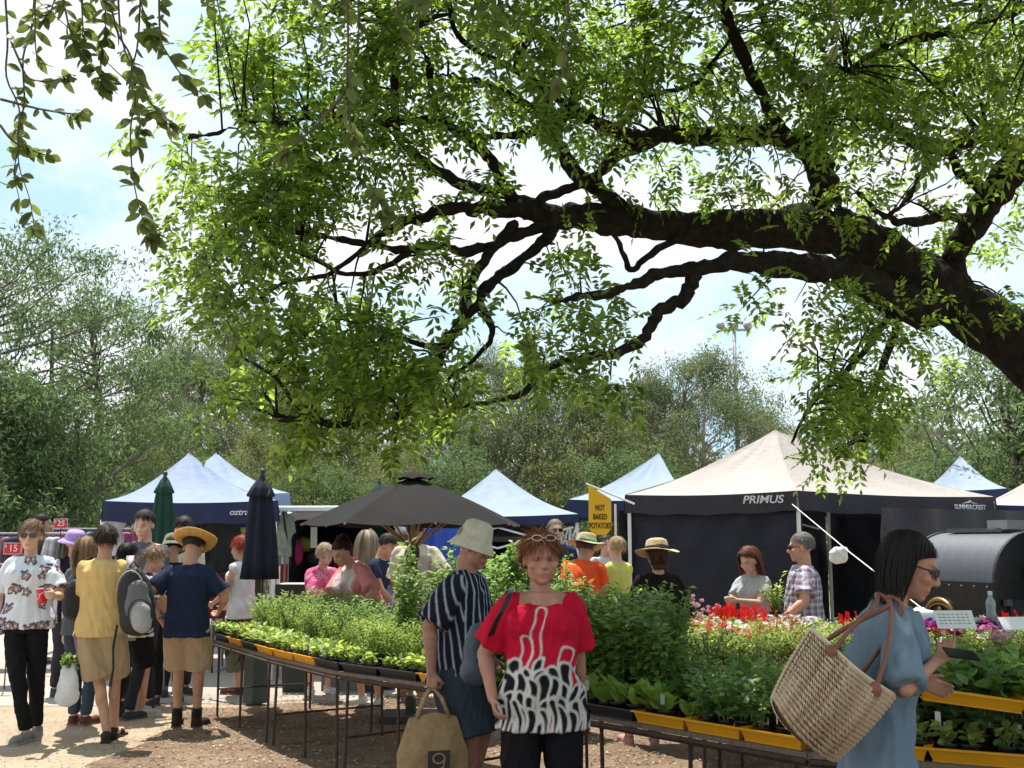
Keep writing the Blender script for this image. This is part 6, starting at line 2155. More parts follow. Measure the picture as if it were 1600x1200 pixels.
crest(-.12, -rr - .03, zc - .27, .19, ov).build('brass_crest', m_gold, ov, True)
mb = crest(0, 0, 0, .13, ov); v, f = mb.arrays(); m3 = MB(); v2 = np.stack([np.full(len(v), -L2 - .04), v[:, 0], v[:, 2] + zc + .12], 1); m3.add(v2, f); m3.build('brass_crest', m_gold, ov, True)
mb = crest(0, 0, 0, .13, ov); v, f = mb.arrays(); m3 = MB(); v2 = np.stack([np.full(len(v), L2 + .04), v[:, 0], v[:, 2] + zc + .12], 1); m3.add(v2, f); m3.build('brass_crest', m_gold, ov, True)
for s in (-1, 1):
    wb = MB(); wb.lathe([(.16, -.08), (.28, -.08), (.30, -.05), (.30, .05), (.28, .08), (.16, .08), (.16, -.08)], (s * .3, 0, .30), 20, Matrix.Rotation(R(90), 3, 'X')); wb.build('wheel', m_rub, ov, True)
mb = MB(); mb.tube([(-L2, -rr, .34), (-L2, -rr, .05)], .03, 8); mb.tube([(L2, -rr, .34), (L2, -rr, 0.05)], .03, 8); mb.build('leg', m_oven, ov)
# bottle by the oven
c = P(1549, 962, 8.3)
bt = empty('bottle', (c.x, 8.3, 0), 0, 'clear plastic water bottle standing in front of the black oven', 'bottle')
zb = P(1549, 972, 8.3).z
tbl = simple_table('serving counter in front of the potato oven', xa(1440, 8.7), xa(1640, 8.7), 8.55, zb, .6, mat('dark_counter', (.02, .02, .022), .5, .2), group='serving counter', cloth=mat('black_cloth', (.012, .012, .014), .85, .1))
mb = MB(); mb.lathe([(0, 0), (.034, .004), (.036, .06), (.032, .09), (.036, .12), (.034, .15), (.015, .185), (.013, .20)], (0, 0, 0), 16)
bm1 = mat('clear_plastic', (.35, .42, .42), .12, .05, trans=.4, spec=.7)
o = mb.build('bottle_body', bm1, bt, True); o.location = (0, 0, zb)
mb = MB(); mb.lathe([(0, .225), (.016, .225), (.016, .198), (0, .198)], (0, 0, 0), 12); o = mb.build('cap', m_ink, bt); o.location = (0, 0, zb)
# white card, container and papers among the flowers
m_paper = mat('white_card', (.76, .76, .74), .7, .03)


def card(px, py, Y, w, h, label, pitch=60, yaw=0, written=False):
    c = P(px, py, Y)
    t = empty('plant_card', (c.x, Y, c.z), yaw, label, 'card')
    M_ = Matrix.Rotation(R(pitch - 90), 3, 'X')
    mb = MB(); mb.box((0, 0, 0), (w, .004, h), M_); mb.build('card', m_paper, t)
    mb = MB(); mb.tube([(0, .012, -h * .3), (0, .02, -(c.z - .72))], .005, 5); mb.build('stake', m_grey, t)
    if written:
        mb = MB()
        for k in range(4):
            for j in range(7):
                mb.box(M_ @ Vector((-w * .38 + j * w * .12, -.003, h * (.28 - k * .17))), (w * random.uniform(.05, .1), .001, h * .05), M_)
        tag(mb.build('handwriting', mat('faded_ink', (.30, .28, .30), .8, 0), t), kind='stuff')


card(1153, 984, 8.5, .24, .15, 'blank white card lying over the flowers below the red celosia', pitch=25, yaw=.1)
card(1492, 968, 7.4, .26, .13, 'white handwritten card before the black oven', pitch=60, yaw=.05, written=True)
card(1590, 974, 6.6, .22, .09, 'white card at the right edge among the flowers', pitch=50, yaw=.2)
mb = MB(); mb.lathe([(0, .10), (.03, .10), (.05, .085), (.16, .07), (.17, .05), (.16, 0), (0, 0)], (0, 0, 0), 4, Matrix.Rotation(pi / 4, 3, 'Z'))
c = P(1458, 972, 8.2); o = mb.build('cutlery_tub', m_paper, loc=(c.x, 8.45, zb)); tag(o, 'white lidded tub on the counter behind the chambray shirt woman', 'tub')

# ------------------------------------------------------------------ plant tables
ZT = .71
EDGE = [(-2.83, 10.6), (-1.95, 9.05), (-1.24, 7.98), (-.35, 7.12), (.38, 6.03), (1.28, 4.94), (2.15, 4.52), (3.4, 4.22)]
EV = [Vector((*p, 0)) for p in EDGE]


def nrm2(a, b):
    d = (b - a).normalized()
    return Vector((-d.y, d.x, 0))


NV = []
for i in range(len(EV)):
    ns = []
    if i > 0: ns.append(nrm2(EV[i - 1], EV[i]))
    if i < len(EV) - 1: ns.append(nrm2(EV[i], EV[i + 1]))
    NV.append((sum(ns, Vector()) / len(ns)).normalized())
DEP = [1.0, 1.0, 1.05, 1.1, 1.2, 1.3, 1.4, 1.5]
BV = [EV[i] + NV[i] * DEP[i] for i in range(len(EV))]
m_rust.node_tree.nodes['Principled BSDF'].inputs['Roughness'].default_value = .85
m_board = mat('weathered_board', (.16, .12, .09), .85, .35, 6, .4, 40, stretch=(1, 8, 1))
m_tray_y = mat('yellow_tray_plastic', (.75, .34, .01), .42, .10, 5, spec=.5, trans=.12)
m_tray_k = mat('black_tray_plastic', (.012, .012, .013), .5, .2, 8, spec=.4)
m_pot = mat('black_pot_plastic', (.016, .014, .013), .55, .25, 12)
m_potb = mat('terracotta_pot_plastic', (.26, .10, .045), .7, .2, 12)
m_soilp = mat('potting_soil', (.03, .02, .014), .95, .5, 60, .6, 120)
TLAB = ['far left end of the long seedling run, by the navy polo man', 'second section of the long seedling run', 'third section, under the tall tomato seedlings', 'section hidden behind the striped shirt man', 'section right of the red blouse woman, with lettuces', 'section under the straw bag', 'section at the right edge under the flowers']


def plant_table(i, a, b, c, d, lab):
    ctr = (a + b + c + d) / 4
    t = empty('plant_table', ctr, 0, 'trestle plant table: ' + lab, 'table', 'plant tables')
    L = [p - ctr for p in (a, b, c, d)]
    mb = MB(); mb.prism([p * .995 + Vector((0, 0, ZT - .035)) for p in L], Vector((0, 0, .022))); mb.build('tabletop', m_board, t)
    for e0, e1 in ((0, 1), (3, 2)):
        mb = MB(); mb.tube([L[e0] * .985 + Vector((0, 0, ZT - .055)), L[e1] * .985 + Vector((0, 0, ZT - .055))], .017, 4); mb.build('rail', m_rust, t)
    for k, (u_, v_) in enumerate(((.06, .04), (.94, .04), (.06, .95), (.94, .95), (.5, .04))):
        p = L[0].lerp(L[1], u_).lerp(L[3].lerp(L[2], u_), v_)
        mb = MB(); mb.tube([p + Vector((random.uniform(-.02, .02), random.uniform(-.02, .02), 0)), p + Vector((0, 0, ZT - .04))], .011, 6); mb.build('leg', m_rust, t)
    for u_ in (.06,):
        p = L[0].lerp(L[1], u_); q_ = L[3].lerp(L[2], u_)
        mb = MB(); mb.tube([p.lerp(q_, .04) + Vector((0, 0, .25)), p.lerp(q_, .95) + Vector((0, 0, .25))], .009, 5); mb.build('brace', m_rust, t)
    return t


for i in range(len(EV) - 1):
    plant_table(i, EV[i], EV[i + 1], BV[i + 1], BV[i], TLAB[i])
FQ = [Vector((1.16, 7.72, 0)), Vector((3.75, 7.72, 0)), Vector((3.95, 9.2, 0)), Vector((1.42, 9.3, 0))]
plant_table(9, FQ[0], FQ[1], FQ[2], FQ[3], 'flower table behind the rest, before the dark tent wall')


def tray_mesh(w, d, h, m):
    mb = MB(); t_ = .006
    mb.box((0, 0, t_ / 2), (w - .03, d - .03, t_))
    for s in (-1, 1):
        mb.prism([Vector((-w / 2, s * d / 2, h)), Vector((w / 2, s * d / 2, h)), Vector((w / 2 - .02, s * (d / 2 - .018), 0)), Vector((-w / 2 + .02, s * (d / 2 - .018), 0))], Vector((0, -s * t_, 0)))
        mb.prism([Vector((s * w / 2, -d / 2, h)), Vector((s * w / 2, d / 2, h)), Vector((s * (w / 2 - .018), d / 2 - .02, 0)), Vector((s * (w / 2 - .018), -d / 2 + .02, 0))], Vector((-s * t_, 0, 0)))
        mb.box((0, s * (d / 2 + .004), h), (w + .02, .016, .008))
        mb.box((s * (w / 2 + .004), 0, h), (.016, d + .02, .008))
    return mb


TR = {}


def tray(loc, rz, col, label, sc=(1, 1, 1)):
    m = m_tray_y if col == 'y' else m_tray_k
    if col not in TR:
        o = tray_mesh(.38, .30, .055, m).build('seedling_tray', m); TR[col] = o
    else:
        o = TR[col].copy(); COL.objects.link(o)
    o.location = loc; o.rotation_euler = (0, 0, rz); o.scale = sc
    return tag(o, label, 'tray', 'seedling trays along the table front')


# ---- plant prototypes: pot, foliage and flowers are parts
lm_pale = leafmat('pale_seedling_leaf', (.19, .29, .07), (.40, .48, .14), (.56, .70, .14), .42, .5, .3)
lm_herb = leafmat('herb_leaf', (.11, .18, .055), (.26, .35, .13), (.38, .54, .13), .42, .5, .3)
lm_tom = leafmat('tomato_leaf', (.06, .12, .035), (.18, .27, .08), (.32, .50, .10), .42, .45, .35)
lm_bas = leafmat('broad_herb_leaf', (.08, .16, .05), (.20, .32, .09), (.32, .54, .10), .4, .35, .45)
lm_grs = leafmat('strappy_leaf', (.05, .12, .025), (.12, .22, .05), (.22, .42, .06), .4, .4, .4)
lm_let = leafmat('lettuce_leaf', (.16, .28, .05), (.28, .40, .08), (.42, .60, .10), .45, .5, .3)
lm_flf = leafmat('bedding_plant_leaf', (.19, .27, .08), (.40, .46, .16), (.55, .66, .16), .42, .5, .3)
PET = {'red': (.75, .02, .02), 'pink': (.70, .18, .34), 'magenta': (.50, .01, .22), 'white': (.78, .74, .74), 'orange': (.75, .18, .02), 'purple': (.17, .05, .36), 'pale pink': (.75, .45, .52), 'yellow': (.75, .52, .04)}


def petmat(c):
    r = PET[c]
    return leafmat('petal_' + c, tuple(x * .75 for x in r), tuple(min(1, x * 1.2) for x in r), r, .4, .5, .2)


def pot(par, r=.055, h=.085, m=None):
    mb = MB(); mb.lathe([(0, 0), (r * .78, 0), (r, h), (r * 1.08, h), (r * 1.08, h - .012), (r * .97, h - .014), (r * .95, h - .018)], (0, 0, 0), 10)
    mb.build('pot', m or m_pot, par, True)
    mb = MB(); mb.lathe([(r * .95, h - .016), (0, h - .008)], (0, 0, 0), 10); mb.build('soil', m_soilp, par)


def foliage(par, h, spread, nst, npl, L, W, lm, z0=.08, up=.4, broad=False, bend=.5, low=.15, stemc=True, droop=.12):
    O, D = [], []
    mb = MB()
    for s in range(nst):
        a = random.uniform(0, 2 * pi); r = spread * sqrt(random.random())
        hh = h * random.uniform(.65, 1.08)
        tip = Vector((cos(a) * r, sin(a) * r, z0 + hh)); base = Vector((cos(a) * .015, sin(a) * .015, z0 - .01))
        mid = base.lerp(tip, .5) + Vector((-cos(a) * r * .15, -sin(a) * r * .15, 0)) + Vector((random.uniform(-.02, .02), random.uniform(-.02, .02), 0))
        sp_ = [base, mid, tip]
        if stemc: mb.tube(sp_, [.0032, .0025, .0012], 3)
        for k in range(npl):
            t_ = low + (1 - low) * ((k + random.random()) / npl)
            p = base.lerp(mid, t_ * 2) if t_ < .5 else mid.lerp(tip, t_ * 2 - 1)
            O.append(tuple(p)); th = random.uniform(0, 2 * pi)
            D.append((cos(th) + cos(a) * .3, sin(th) + sin(a) * .3, random.gauss(up, .4)))
    O, D = np.array(O), np.array(D)
    fn = bleaves if broad else leaves
    N_ = rng.normal(size=O.shape) * .4 + [0, 0, 1]
    args = (O, D, N_, rng.uniform(.65, 1.2, len(O)) * L, rng.uniform(.7, 1.15, len(O)) * W)
    V, Fc = fn(*args, droop=droop) if broad else fn(*args)
    tag(link('foliage', npmesh('foliage', V, Fc, lm, broad), par), kind='stuff')
    if stemc: tag(mb.build('stems', mat('green_stem', (.10, .16, .05), .7, .2), par), kind='stuff')


def blossoms(par, c, n, h, spread, size, kind='disc', z0=.08):
    O, D, Nn = [], [], []
    for s in range(n):
        a = random.uniform(0, 2 * pi); r = spread * sqrt(random.random())
        p = Vector((cos(a) * r, sin(a) * r, z0 + h * random.uniform(.8, 1.12)))
        if kind == 'plume':
            fx, fy = random.gauss(0, .25), random.gauss(0, .25)
            for k in range(42):
                t_ = k / 42
                th = k * 2.4
                rr_ = size * (.5 - .4 * t_)
                O.append((p.x + cos(th) * rr_ * .5 + fx * t_ * size * 3, p.y + sin(th) * rr_ * .5 + fy * t_ * size * 3, p.z + t_ * size * 3)); D.append((cos(th) * .5, sin(th) * .5, .9)); Nn.append((cos(th), sin(th), 0))
        elif kind == 'ball':
            for k in range(26):
                v = Vector((random.gauss(0, 1), random.gauss(0, 1), random.gauss(0, 1))).normalized()
                O.append(tuple(p + v * size * .1)); D.append(tuple(v)); Nn.append((random.gauss(0, 1), random.gauss(0, 1), 1))
        else:
            tilt = Vector((random.gauss(0, .5), random.gauss(-.3, .5), 1)).normalized(); A_, B_ = fr(tilt)
            for k in range(6):
                th = 2 * pi * k / 6 + s
                v = A_ * cos(th) + B_ * sin(th)
                O.append(tuple(p)); D.append(tuple(v + tilt * .25)); Nn.append(tuple(tilt))
    O, D, Nn = map(np.array, (O, D, Nn))
    L = {'plume': size * .55, 'ball': size * .6, 'disc': size * .6}[kind]; W = {'plume': size * .22, 'ball': size * .4, 'disc': size * .55}[kind]
    V, Fc = leaves(O, D, Nn, L * rng.uniform(.8, 1.1, len(O)), W, .1)
    tag(link('flowers', npmesh('flowers', V, Fc, petmat(c)), par), kind='stuff')


def plant_tag(par, c=(.74, .74, .72), h=.05):
    a = random.uniform(-.02, .02)
    mb = MB(); mb.box((a, -.05, .09 + h / 2), (.022, .0015, h)); mb.build('plant_tag', mat('tag_%d' % int(c[0] * 100), c, .6, 0), par)


PROTO = {}


def proto(key, name, builder, nvar=3):
    PROTO[key] = (name, [])
    for v in range(nvar):
        t = empty(name, (0, 0, 0)); builder(t, v)
        PROTO[key][1].append([t, False])


proto('seedling', 'seedling_pot', lambda t, v: (pot(t, .045, .06), foliage(t, .075, .05, 8, 5, .048, .034, lm_pale, .055, .5, True), plant_tag(t) if v == 0 else None), 4)
proto('lace', 'feathery_herb', lambda t, v: (pot(t), foliage(t, .24, .13, 15, 26, .030, .007, lm_pale, .08, .5)), 4)
proto('herb', 'herb_plant', lambda t, v: (pot(t), foliage(t, .31, .14, 15, 26, .036, .014, lm_herb, .08, .4), plant_tag(t) if v == 0 else None), 5)
proto('tomato', 'tomato_seedling', lambda t, v: (pot(t, .07, .11, m_potb if v == 1 else None), foliage(t, .56, .16, 12, 46, .052, .024, lm_tom, .10, .15)), 4)
proto('shrub', 'bushy_pepper_plant', lambda t, v: (pot(t, .07, .11, m_potb if v == 0 else None), foliage(t, .42, .15, 13, 26, .058, .028, lm_tom, .10, .2, True)), 4)
proto('basil', 'basil_plant', lambda t, v: (pot(t, .055, .08), foliage(t, .24, .12, 10, 12, .062, .040, lm_bas, .08, .35, True), plant_tag(t)), 3)
proto('chive', 'strappy_herb', lambda t, v: (pot(t, .055, .08), foliage(t, .04, .03, 10, 4, .30, .016, lm_grs, .07, 1.6, True, stemc=False, droop=.45)), 3)
proto('broad', 'broad_leaved_seedling', lambda t, v: (pot(t, .055, .08), foliage(t, .20, .09, 7, 4, .15, .075, lm_grs, .07, .8, True, droop=.35)), 3)
proto('lettuce', 'lettuce_seedling', lambda t, v: (pot(t, .045, .06), foliage(t, .03, .025, 6, 3, .115, .065, lm_let, .05, 1.5, True, stemc=False, droop=.2), plant_tag(t, (.30, .32, .32) if v else (.74, .74, .72))), 4)
FL = [('red celosia', 'red', 'plume', 9, .028), ('pink bedding flower', 'pink', 'disc', 10, .05), ('orange plumed celosia', 'orange', 'plume', 5, .026), ('pale pink flower', 'pale pink', 'ball', 9, .05),
      ('magenta petunia', 'magenta', 'disc', 9, .06), ('white flower', 'white', 'disc', 12, .045), ('purple petunia', 'purple', 'disc', 9, .06), ('yellow flower', 'yellow', 'disc', 8, .045)]
for nm, c, kd, nb_, sz in FL:
    proto(c, 'flowering_plant', lambda t, v, c=c, kd=kd, nb_=nb_, sz=sz: (pot(t, .05, .07), foliage(t, .19, .11, 10, 16, .045, .016, lm_flf, .07, .5), blossoms(t, c, nb_, .19, .11, sz, kd, .07)), 2)
proto('leafy', 'bedding_plant', lambda t, v: (pot(t, .05, .07), foliage(t, .18, .11, 11, 18, .042, .015, lm_flf, .07, .5)), 3)
proto('globe', 'globe_flower_plant', lambda t, v: (pot(t, .05, .07), foliage(t, .30, .10, 7, 8, .05, .014, lm_flf, .07, .5), blossoms(t, 'pale pink', 6, .36, .10, .035, 'ball', .07)), 1)
KL = {'seedling': 'small pale green seedling pot', 'lace': 'fine feathery pale green herb', 'herb': 'bushy mid-green herb in black pot', 'tomato': 'tall dark green tomato seedling', 'shrub': 'bushy dark green pepper plant',
      'basil': 'broad-leaved basil plant with white tag', 'chive': 'strappy-leaved herb', 'broad': 'seedling with big drooping leaves', 'lettuce': 'upright light green lettuce seedling', 'leafy': 'yellow-green bedding plant', 'globe': 'plant with round pale pink flower globes'}
for nm, c, *_r in FL: KL[c] = nm + ' plant in bloom'
WH = ['at the far left end of the long table', 'on the second section of the left table', 'on the third section of the left table', 'behind the striped shirt man', 'on the table right of the red blouse', 'on the table behind the straw bag', 'on the table at the right edge']


def put(key, p, where, sc_=None, z=ZT):
    name, vs_ = PROTO[key]
    k = random.randrange(len(vs_))
    src, used_ = vs_[k]
    s_ = random.uniform(.85, 1.15) if sc_ is None else sc_
    lb = KL[key] + ' ' + where
    if not used_:
        vs_[k][1] = True; o = src
        o.location = (p[0], p[1], z); o.rotation_euler = (0, 0, random.uniform(0, 6.28)); o.scale = (s_,) * 3
    else:
        o = dup(src, (p[0], p[1], z), random.uniform(0, 6.28), s_)
    tag(o, lb, 'potted plant', KL[key] + 's ' + where)
    return o


nput = 0
for i in range(len(EV) - 1):
    a, b, c, d = EV[i], EV[i + 1], BV[i + 1], BV[i]
    ln = (b - a).length; dp = ((d - a).length + (c - b).length) / 2
    rz = atan2((b - a).y, (b - a).x)
    # trays along the front
    nt = max(1, int(round(ln / .40)))
    cols = {0: 'kykyyk', 1: 'yykyy', 2: 'kkyky', 3: 'kkky', 4: 'kyyy', 5: 'yyyy', 6: 'kyyky'}[i]
    for k in range(nt):
        for row in range(2):
            u_ = (k + .5) / nt
            p = a.lerp(b, u_) + (d.lerp(c, u_) - a.lerp(b, u_)).normalized() * (.165 + row * .33)
            cc = cols[k % len(cols)] if row == 0 else random.choice('kky')
            tray((p.x, p.y, ZT - .012), rz, cc, '%s tray, %s in the %s row %s' % ('yellow' if cc == 'y' else 'black', ('first', 'second', 'third', 'fourth', 'fifth', 'sixth')[k], ('front', 'second')[row], WH[i]), (ln / nt / .40, 1, 1))
    # plants
    v = .085 if i < 3 else .115
    while v < dp - .03:
        row = v / dp
        if i <= 2:
            sp_ = .105 if v < .33 else (.125 if v < .6 else .15)
        else:
            sp_ = .11 if v < .3 else (.15 if v < .6 else .18)
        nu = int(ln / sp_)
        for k in range(nu):
            u_ = (k + .5 + random.uniform(-.25, .25)) / nu
            q_ = a.lerp(b, u_).lerp(d.lerp(c, u_), min(.98, (v + random.uniform(-.02, .02)) / dp))
            r = random.random(); px = 800 + q_.x / q_.y * F
            if i <= 1:
                key = 'seedling' if v < .30 else ('lace' if v < .42 and r < .5 else ('herb' if r < .75 else 'lace'))
                if i == 1 and v > .3 and u_ > .5 and r < .3: key = 'lace'
                if v < .30 and r < .06: continue
            elif i == 2:
                key = ('lettuce' if u_ > .8 else 'seedling') if v < .13 else ('lace' if v < .42 else ('tomato' if (r < .6) else 'herb'))
                if v > .62: key = 'tomato' if u_ > .25 else 'herb'
            elif i == 3:
                key = 'lettuce' if v < .2 else ('tomato' if r < .6 else 'shrub') if px < 1045 else 'herb'
            elif i == 4:
                key = 'lettuce' if v < .22 and u_ < .5 else 'basil' if v < .22 else (('tomato' if r < .5 else 'shrub') if px < 1050 else ('broad' if r < .3 else 'chive' if r < .5 else 'basil' if r < .75 else 'herb'))
            elif i == 5:
                key = 'seedling' if v < .14 else ('basil' if v < .34 else (('chive' if r < .45 else 'broad' if r < .7 else 'basil') if v < .95 else 'leafy'))
                if u_ > .5 and v > .35: key = random.choice(['leafy', 'pink', 'white', 'magenta', 'pale pink'])
            else:
                key = 'basil' if v < .25 and r < .6 else ('herb' if v < .4 and r < .6 else random.choice(['pink', 'pink', 'white', 'purple', 'magenta', 'pale pink', 'leafy', 'white']))
            s_ = None
            if key == 'tomato' and i >= 3: s_ = random.uniform(.78, .98)
            if i == 4 and px > 1045: s_ = random.uniform(.62, .85)
            if key == 'basil' and i >= 5: s_ = random.uniform(1.1, 1.4)
            if key == 'tomato' and i == 2: s_ = random.uniform(1.0, 1.3)
            put(key, q_, WH[i], s_); nput += 1
        v += sp_
# the flower table
WF = 'on the flower table before the dark tent'
for k in range(7):
    p = FQ[0].lerp(FQ[1], (k + .5) / 7) + Vector((0, .16, 0))
    tray((p.x, p.y, ZT - .012), 0, 'y' if k in (0, 1, 2, 4) else 'k', '%s tray, %s along the front of the flower table' % ('yellow' if k in (0, 1, 2, 4) else 'black', ('first', 'second', 'third', 'fourth', 'fifth', 'sixth', 'last')[k]), (.92, 1, 1))
nv, nu = 11, 20
for j in range(nv):
    for k in range(nu):
        u_, v_ = (k + .5 + random.uniform(-.3, .3)) / nu, (j + .5 + random.uniform(-.3, .3)) / nv
        q_ = FQ[0].lerp(FQ[1], u_).lerp(FQ[3].lerp(FQ[2], u_), v_)
        px = 800 + q_.x / q_.y * F
        r = random.random()
        key = 'leafy'
        if v_ > .6 and 1105 < px < 1185: key = 'red' if r < .75 else 'leafy'
        elif v_ > .5 and 1175 <= px < 1270: key = random.choice(['pink', 'pale pink', 'leafy', 'white'])
        elif v_ > .75 and px < 1105: key = random.choice(['globe', 'pale pink', 'leafy'])
        elif v_ < .45 and 1170 < px < 1260 and r < .22: key = 'orange'
        elif v_ < .3 and px < 1170 and r < .3: key = 'orange' if r < .1 else 'pink'
        elif px > 1420: key = random.choice(['leafy', 'leafy', 'pink', 'pale pink', 'white', 'purple', 'leafy', 'leafy', 'magenta', 'red' if r < .25 else 'leafy'])
        elif r < .2: key = random.choice(['pink', 'white', 'yellow', 'magenta', 'purple', 'red'])
        put(key, q_, WF); nput += 1
print('plants', nput)
# unused prototypes are not left standing at the origin
for name, vs_ in PROTO.values():
    for t, u_ in vs_:
        if not u_:
            for ch in list(t.children): bpy.data.objects.remove(ch)
            bpy.data.objects.remove(t)
mb = MB(); q0 = EV[1].lerp(EV[2], .55); 
mb.box((0, 0, 0), (.20, .14, .006), rz=-.9)
o = mb.build('seed_packet', mat('teal_card', (.03, .30, .22), .6, .1), loc=(q0.x + .12, q0.y + .07, ZT + .06)); tag(o, 'flat teal green packet lying on a yellow tray', 'packet')
# orange-leaved plant behind the red blouse woman, ground pot
t = empty('orange_leaved_plant', (*xy(893, 9.6), 0), 0, 'tall plant with orange and cream leaves just right of the auburn hair', 'plant')
lm_or = leafmat('orange_leaf', (.45, .14, .03), (.75, .42, .14), (.6, .25, .06), .4, .5, .3)
mb = MB(); mb.lathe([(0, 0), (.14, 0), (.18, .30), (.19, .30), (.17, .28), (0, .27)], n=16); mb.build('pot', m_potb, t, True)
foliage(t, 1.02, .20, 18, 30, .10, .035, lm_or, .28, .4, True, low=.5)

# ------------------------------------------------------------------ things held, worn and carried
# red can
c = pw.hand[0][1]
c = P(64, 931, pw.base.y - .36)
mb = MB(); mb.lathe([(0, -.058), (.028, -.058), (.033, -.050), (.033, .048), (.027, .058), (.0, .056)], (0, 0, 0), 20)
m_can = mat('red_can', (.55, .015, .02), .3, .05, spec=.6)
t = empty('drink_can', c, 0, 'red drink can held by the woman in the floral tee', 'can'); t.rotation_euler = (.12, -.12, 0)
mb.build('can_body', m_can, t, True)
mb = MB(); mb.lathe([(.028, .0585), (0, .0575)], n=16); mb.build('lid', m_grey, t)
mb = MB()
mb.tube([Vector((.034 * sin(a_), -.034 * cos(a_), -.035 + .07 * (k / 12) + .006 * sin(k))) for k, a_ in enumerate([-.9 + 1.8 * j / 12 for j in range(13)])], .0035, 4); mb.build('white_ribbon_stripe', m_ink, t)
mb = MB(); mb.tube([Vector((.034 * sin(a_), -.034 * cos(a_), .02)) for a_ in [-.5 + j / 10 for j in range(11)]], .002, 4); mb.build('white_line', m_ink, t)

# backpack on the yellow tee man
by = pyl.base.y - .20
t = empty('backpack', P(212, 940, by), R(12), 'black and grey backpack hanging from the right shoulder of the yellow tee man', 'backpack')
s_ = by / F
m_bk = mat('black_nylon', (.016, .016, .018), .6, .3, 8, .4, 60); m_bg = mat('grey_nylon', (.12, .12, .125), .6, .2, 8, .4, 60); m_bl = mat('light_grey_nylon', (.33, .33, .34), .6, .15, 8, .4, 60)


def soft_part(fnc, name, m, par, vx=.012, amp=.006, seed=1, sm=2):
    mb = MB(); fnc(mb)
    m2, V, N = remesh(mb, vx, sm)
    V = V + N * (noise3(V, seed, ((22, .5), (50, .5))) * amp)[:, None]
    m2.vertices.foreach_set('co', np.ascontiguousarray(V, np.float32).ravel())
    m2.polygons.foreach_set('use_smooth', np.ones(len(m2.polygons), bool))
    m2.materials.clear(); m2.materials.append(m)
    return link(name, m2, par)


Rt = Matrix.Rotation(R(-10), 3, 'Y')
soft_part(lambda mb: (mb.ell((0, .03, .0), (.150, .085, .285), Rt), mb.ell((-.02, .03, .12), (.12, .08, .16), Rt), mb.ell((.02, .02, -.14), (.15, .09, .14), Rt)), 'main_compartment', m_bk, t, seed=2)
soft_part(lambda mb: (mb.ell((.03, -.055, -.05), (.105, .055, .19), Rt), mb.ell((.02, -.04, .08), (.09, .05, .10), Rt)), 'middle_pocket', m_bg, t, seed=3)
soft_part(lambda mb: (mb.ell((.06, -.10, -.12), (.085, .05, .135), Rt),), 'front_pocket', m_bl, t, seed=4)
mb = MB(); mb.tube([Vector((.05 + .09 * sin(a_), -.115 - .03 * cos(a_), -.10 + .13 * cos(a_))) for a_ in [R(d_) for d_ in range(-120, 121, 20)]], .006, 5); mb.build('zip', m_bk, t)
mb = MB(); mb.tube([Vector((-.04 + .11 * sin(a_), -.03 - .04 * cos(a_), .05 + .2 * cos(a_))) for a_ in [R(d_) for d_ in range(-80, 81, 16)]], .006, 5); mb.build('zip', m_bl, t)
A0 = P(204, 868, by + .16) - t.location; A0 = Matrix.Rotation(-R(12), 3, 'Z') @ A0
mb = MB()
for k, (p, q_) in enumerate(((A0, Vector((-.05, -.0, .26))),)):
    vs = []
    for j in range(9):
        u_ = j / 8; c_ = p.lerp(q_, u_) + Vector((0, -.05 * sin(pi * u_), .02 * sin(pi * u_)))
        for s in (-1, 1): vs.append(tuple(c_ + Vector((s * .030, 0, 0)))); vs.append(tuple(c_ + Vector((s * .030, .014, 0))))
    f = []
    for j in range(8):
        b_ = j * 4
        f += [(b_, b_ + 2, b_ + 6, b_ + 4), (b_ + 1, b_ + 5, b_ + 7, b_ + 3), (b_, b_ + 4, b_ + 5, b_ + 1), (b_ + 2, b_ + 3, b_ + 7, b_ + 6)]
    mb.add(vs, f)
mb.build('padded_strap', m_bl, t, True)
mb = MB(); mb.tube([Vector((-.13, -.02, -.18)), Vector((-.15, -.04, -.36)), Vector((-.14, -.04, -.52)), Vector((-.16, -.03, -.66))], [.010, .010, .009, .012], 6); mb.build('dangling_strap', m_bk, t)
mb = MB(); mb.tube([Vector((-.06, .0, .27)), Vector((-.03, -.02, .32)), Vector((.01, .0, .27))], .008, 6); mb.build('grab_handle', m_bk, t)

# shoulder bag and carrier bag of the girl behind
c = P(118, 935, 9.6)
t = empty('shoulder_bag', c, 0, 'black shoulder bag on the long-haired girl in jeans', 'bag')
soft_part(lambda mb: (mb.ell((0, 0, 0), (.12, .07, .17)), mb.ell((.01, 0, -.08), (.13, .07, .12))), 'pouch', m_bk, t, seed=5)
mb = MB(); mb.tube([(-.03, .02, .13), (.0, .05, .30), (.07, .12, .36), (.09, .10, .1)], .012, 6); mb.build('strap', m_bk, t)
c = P(106, 1068, 9.2)
t = empty('carrier_bag', c, 0, 'white plastic carrier bag with green leaves poking out, carried by the girl', 'bag')
m_plas = mat('white_plastic_film', (.72, .74, .76), .3, .05, 10, .6, 30, trans=.4, spec=.6)
soft_part(lambda mb: (mb.ell((0, 0, -.03), (.095, .07, .15)), mb.ell((0, 0, -.10), (.105, .08, .085)), mb.cap((-.04, 0, .08), (-.03, 0, .17), .03, .012), mb.cap((.04, 0, .08), (.03, 0, .17), .03, .012)), 'bag_body', m_plas, t, seed=6, amp=.012)
O = rng.normal(0, .03, (60, 3)) + [0, 0, .17]
V, Fc = bleaves(O, rng.normal(size=O.shape) + [0, 0, .8], rng.normal(size=O.shape), rng.uniform(.04, .07, 60), rng.uniform(.03, .045, 60)); tag(link('greens', npmesh('greens', V, Fc, lm_tom, True), t), kind='stuff')

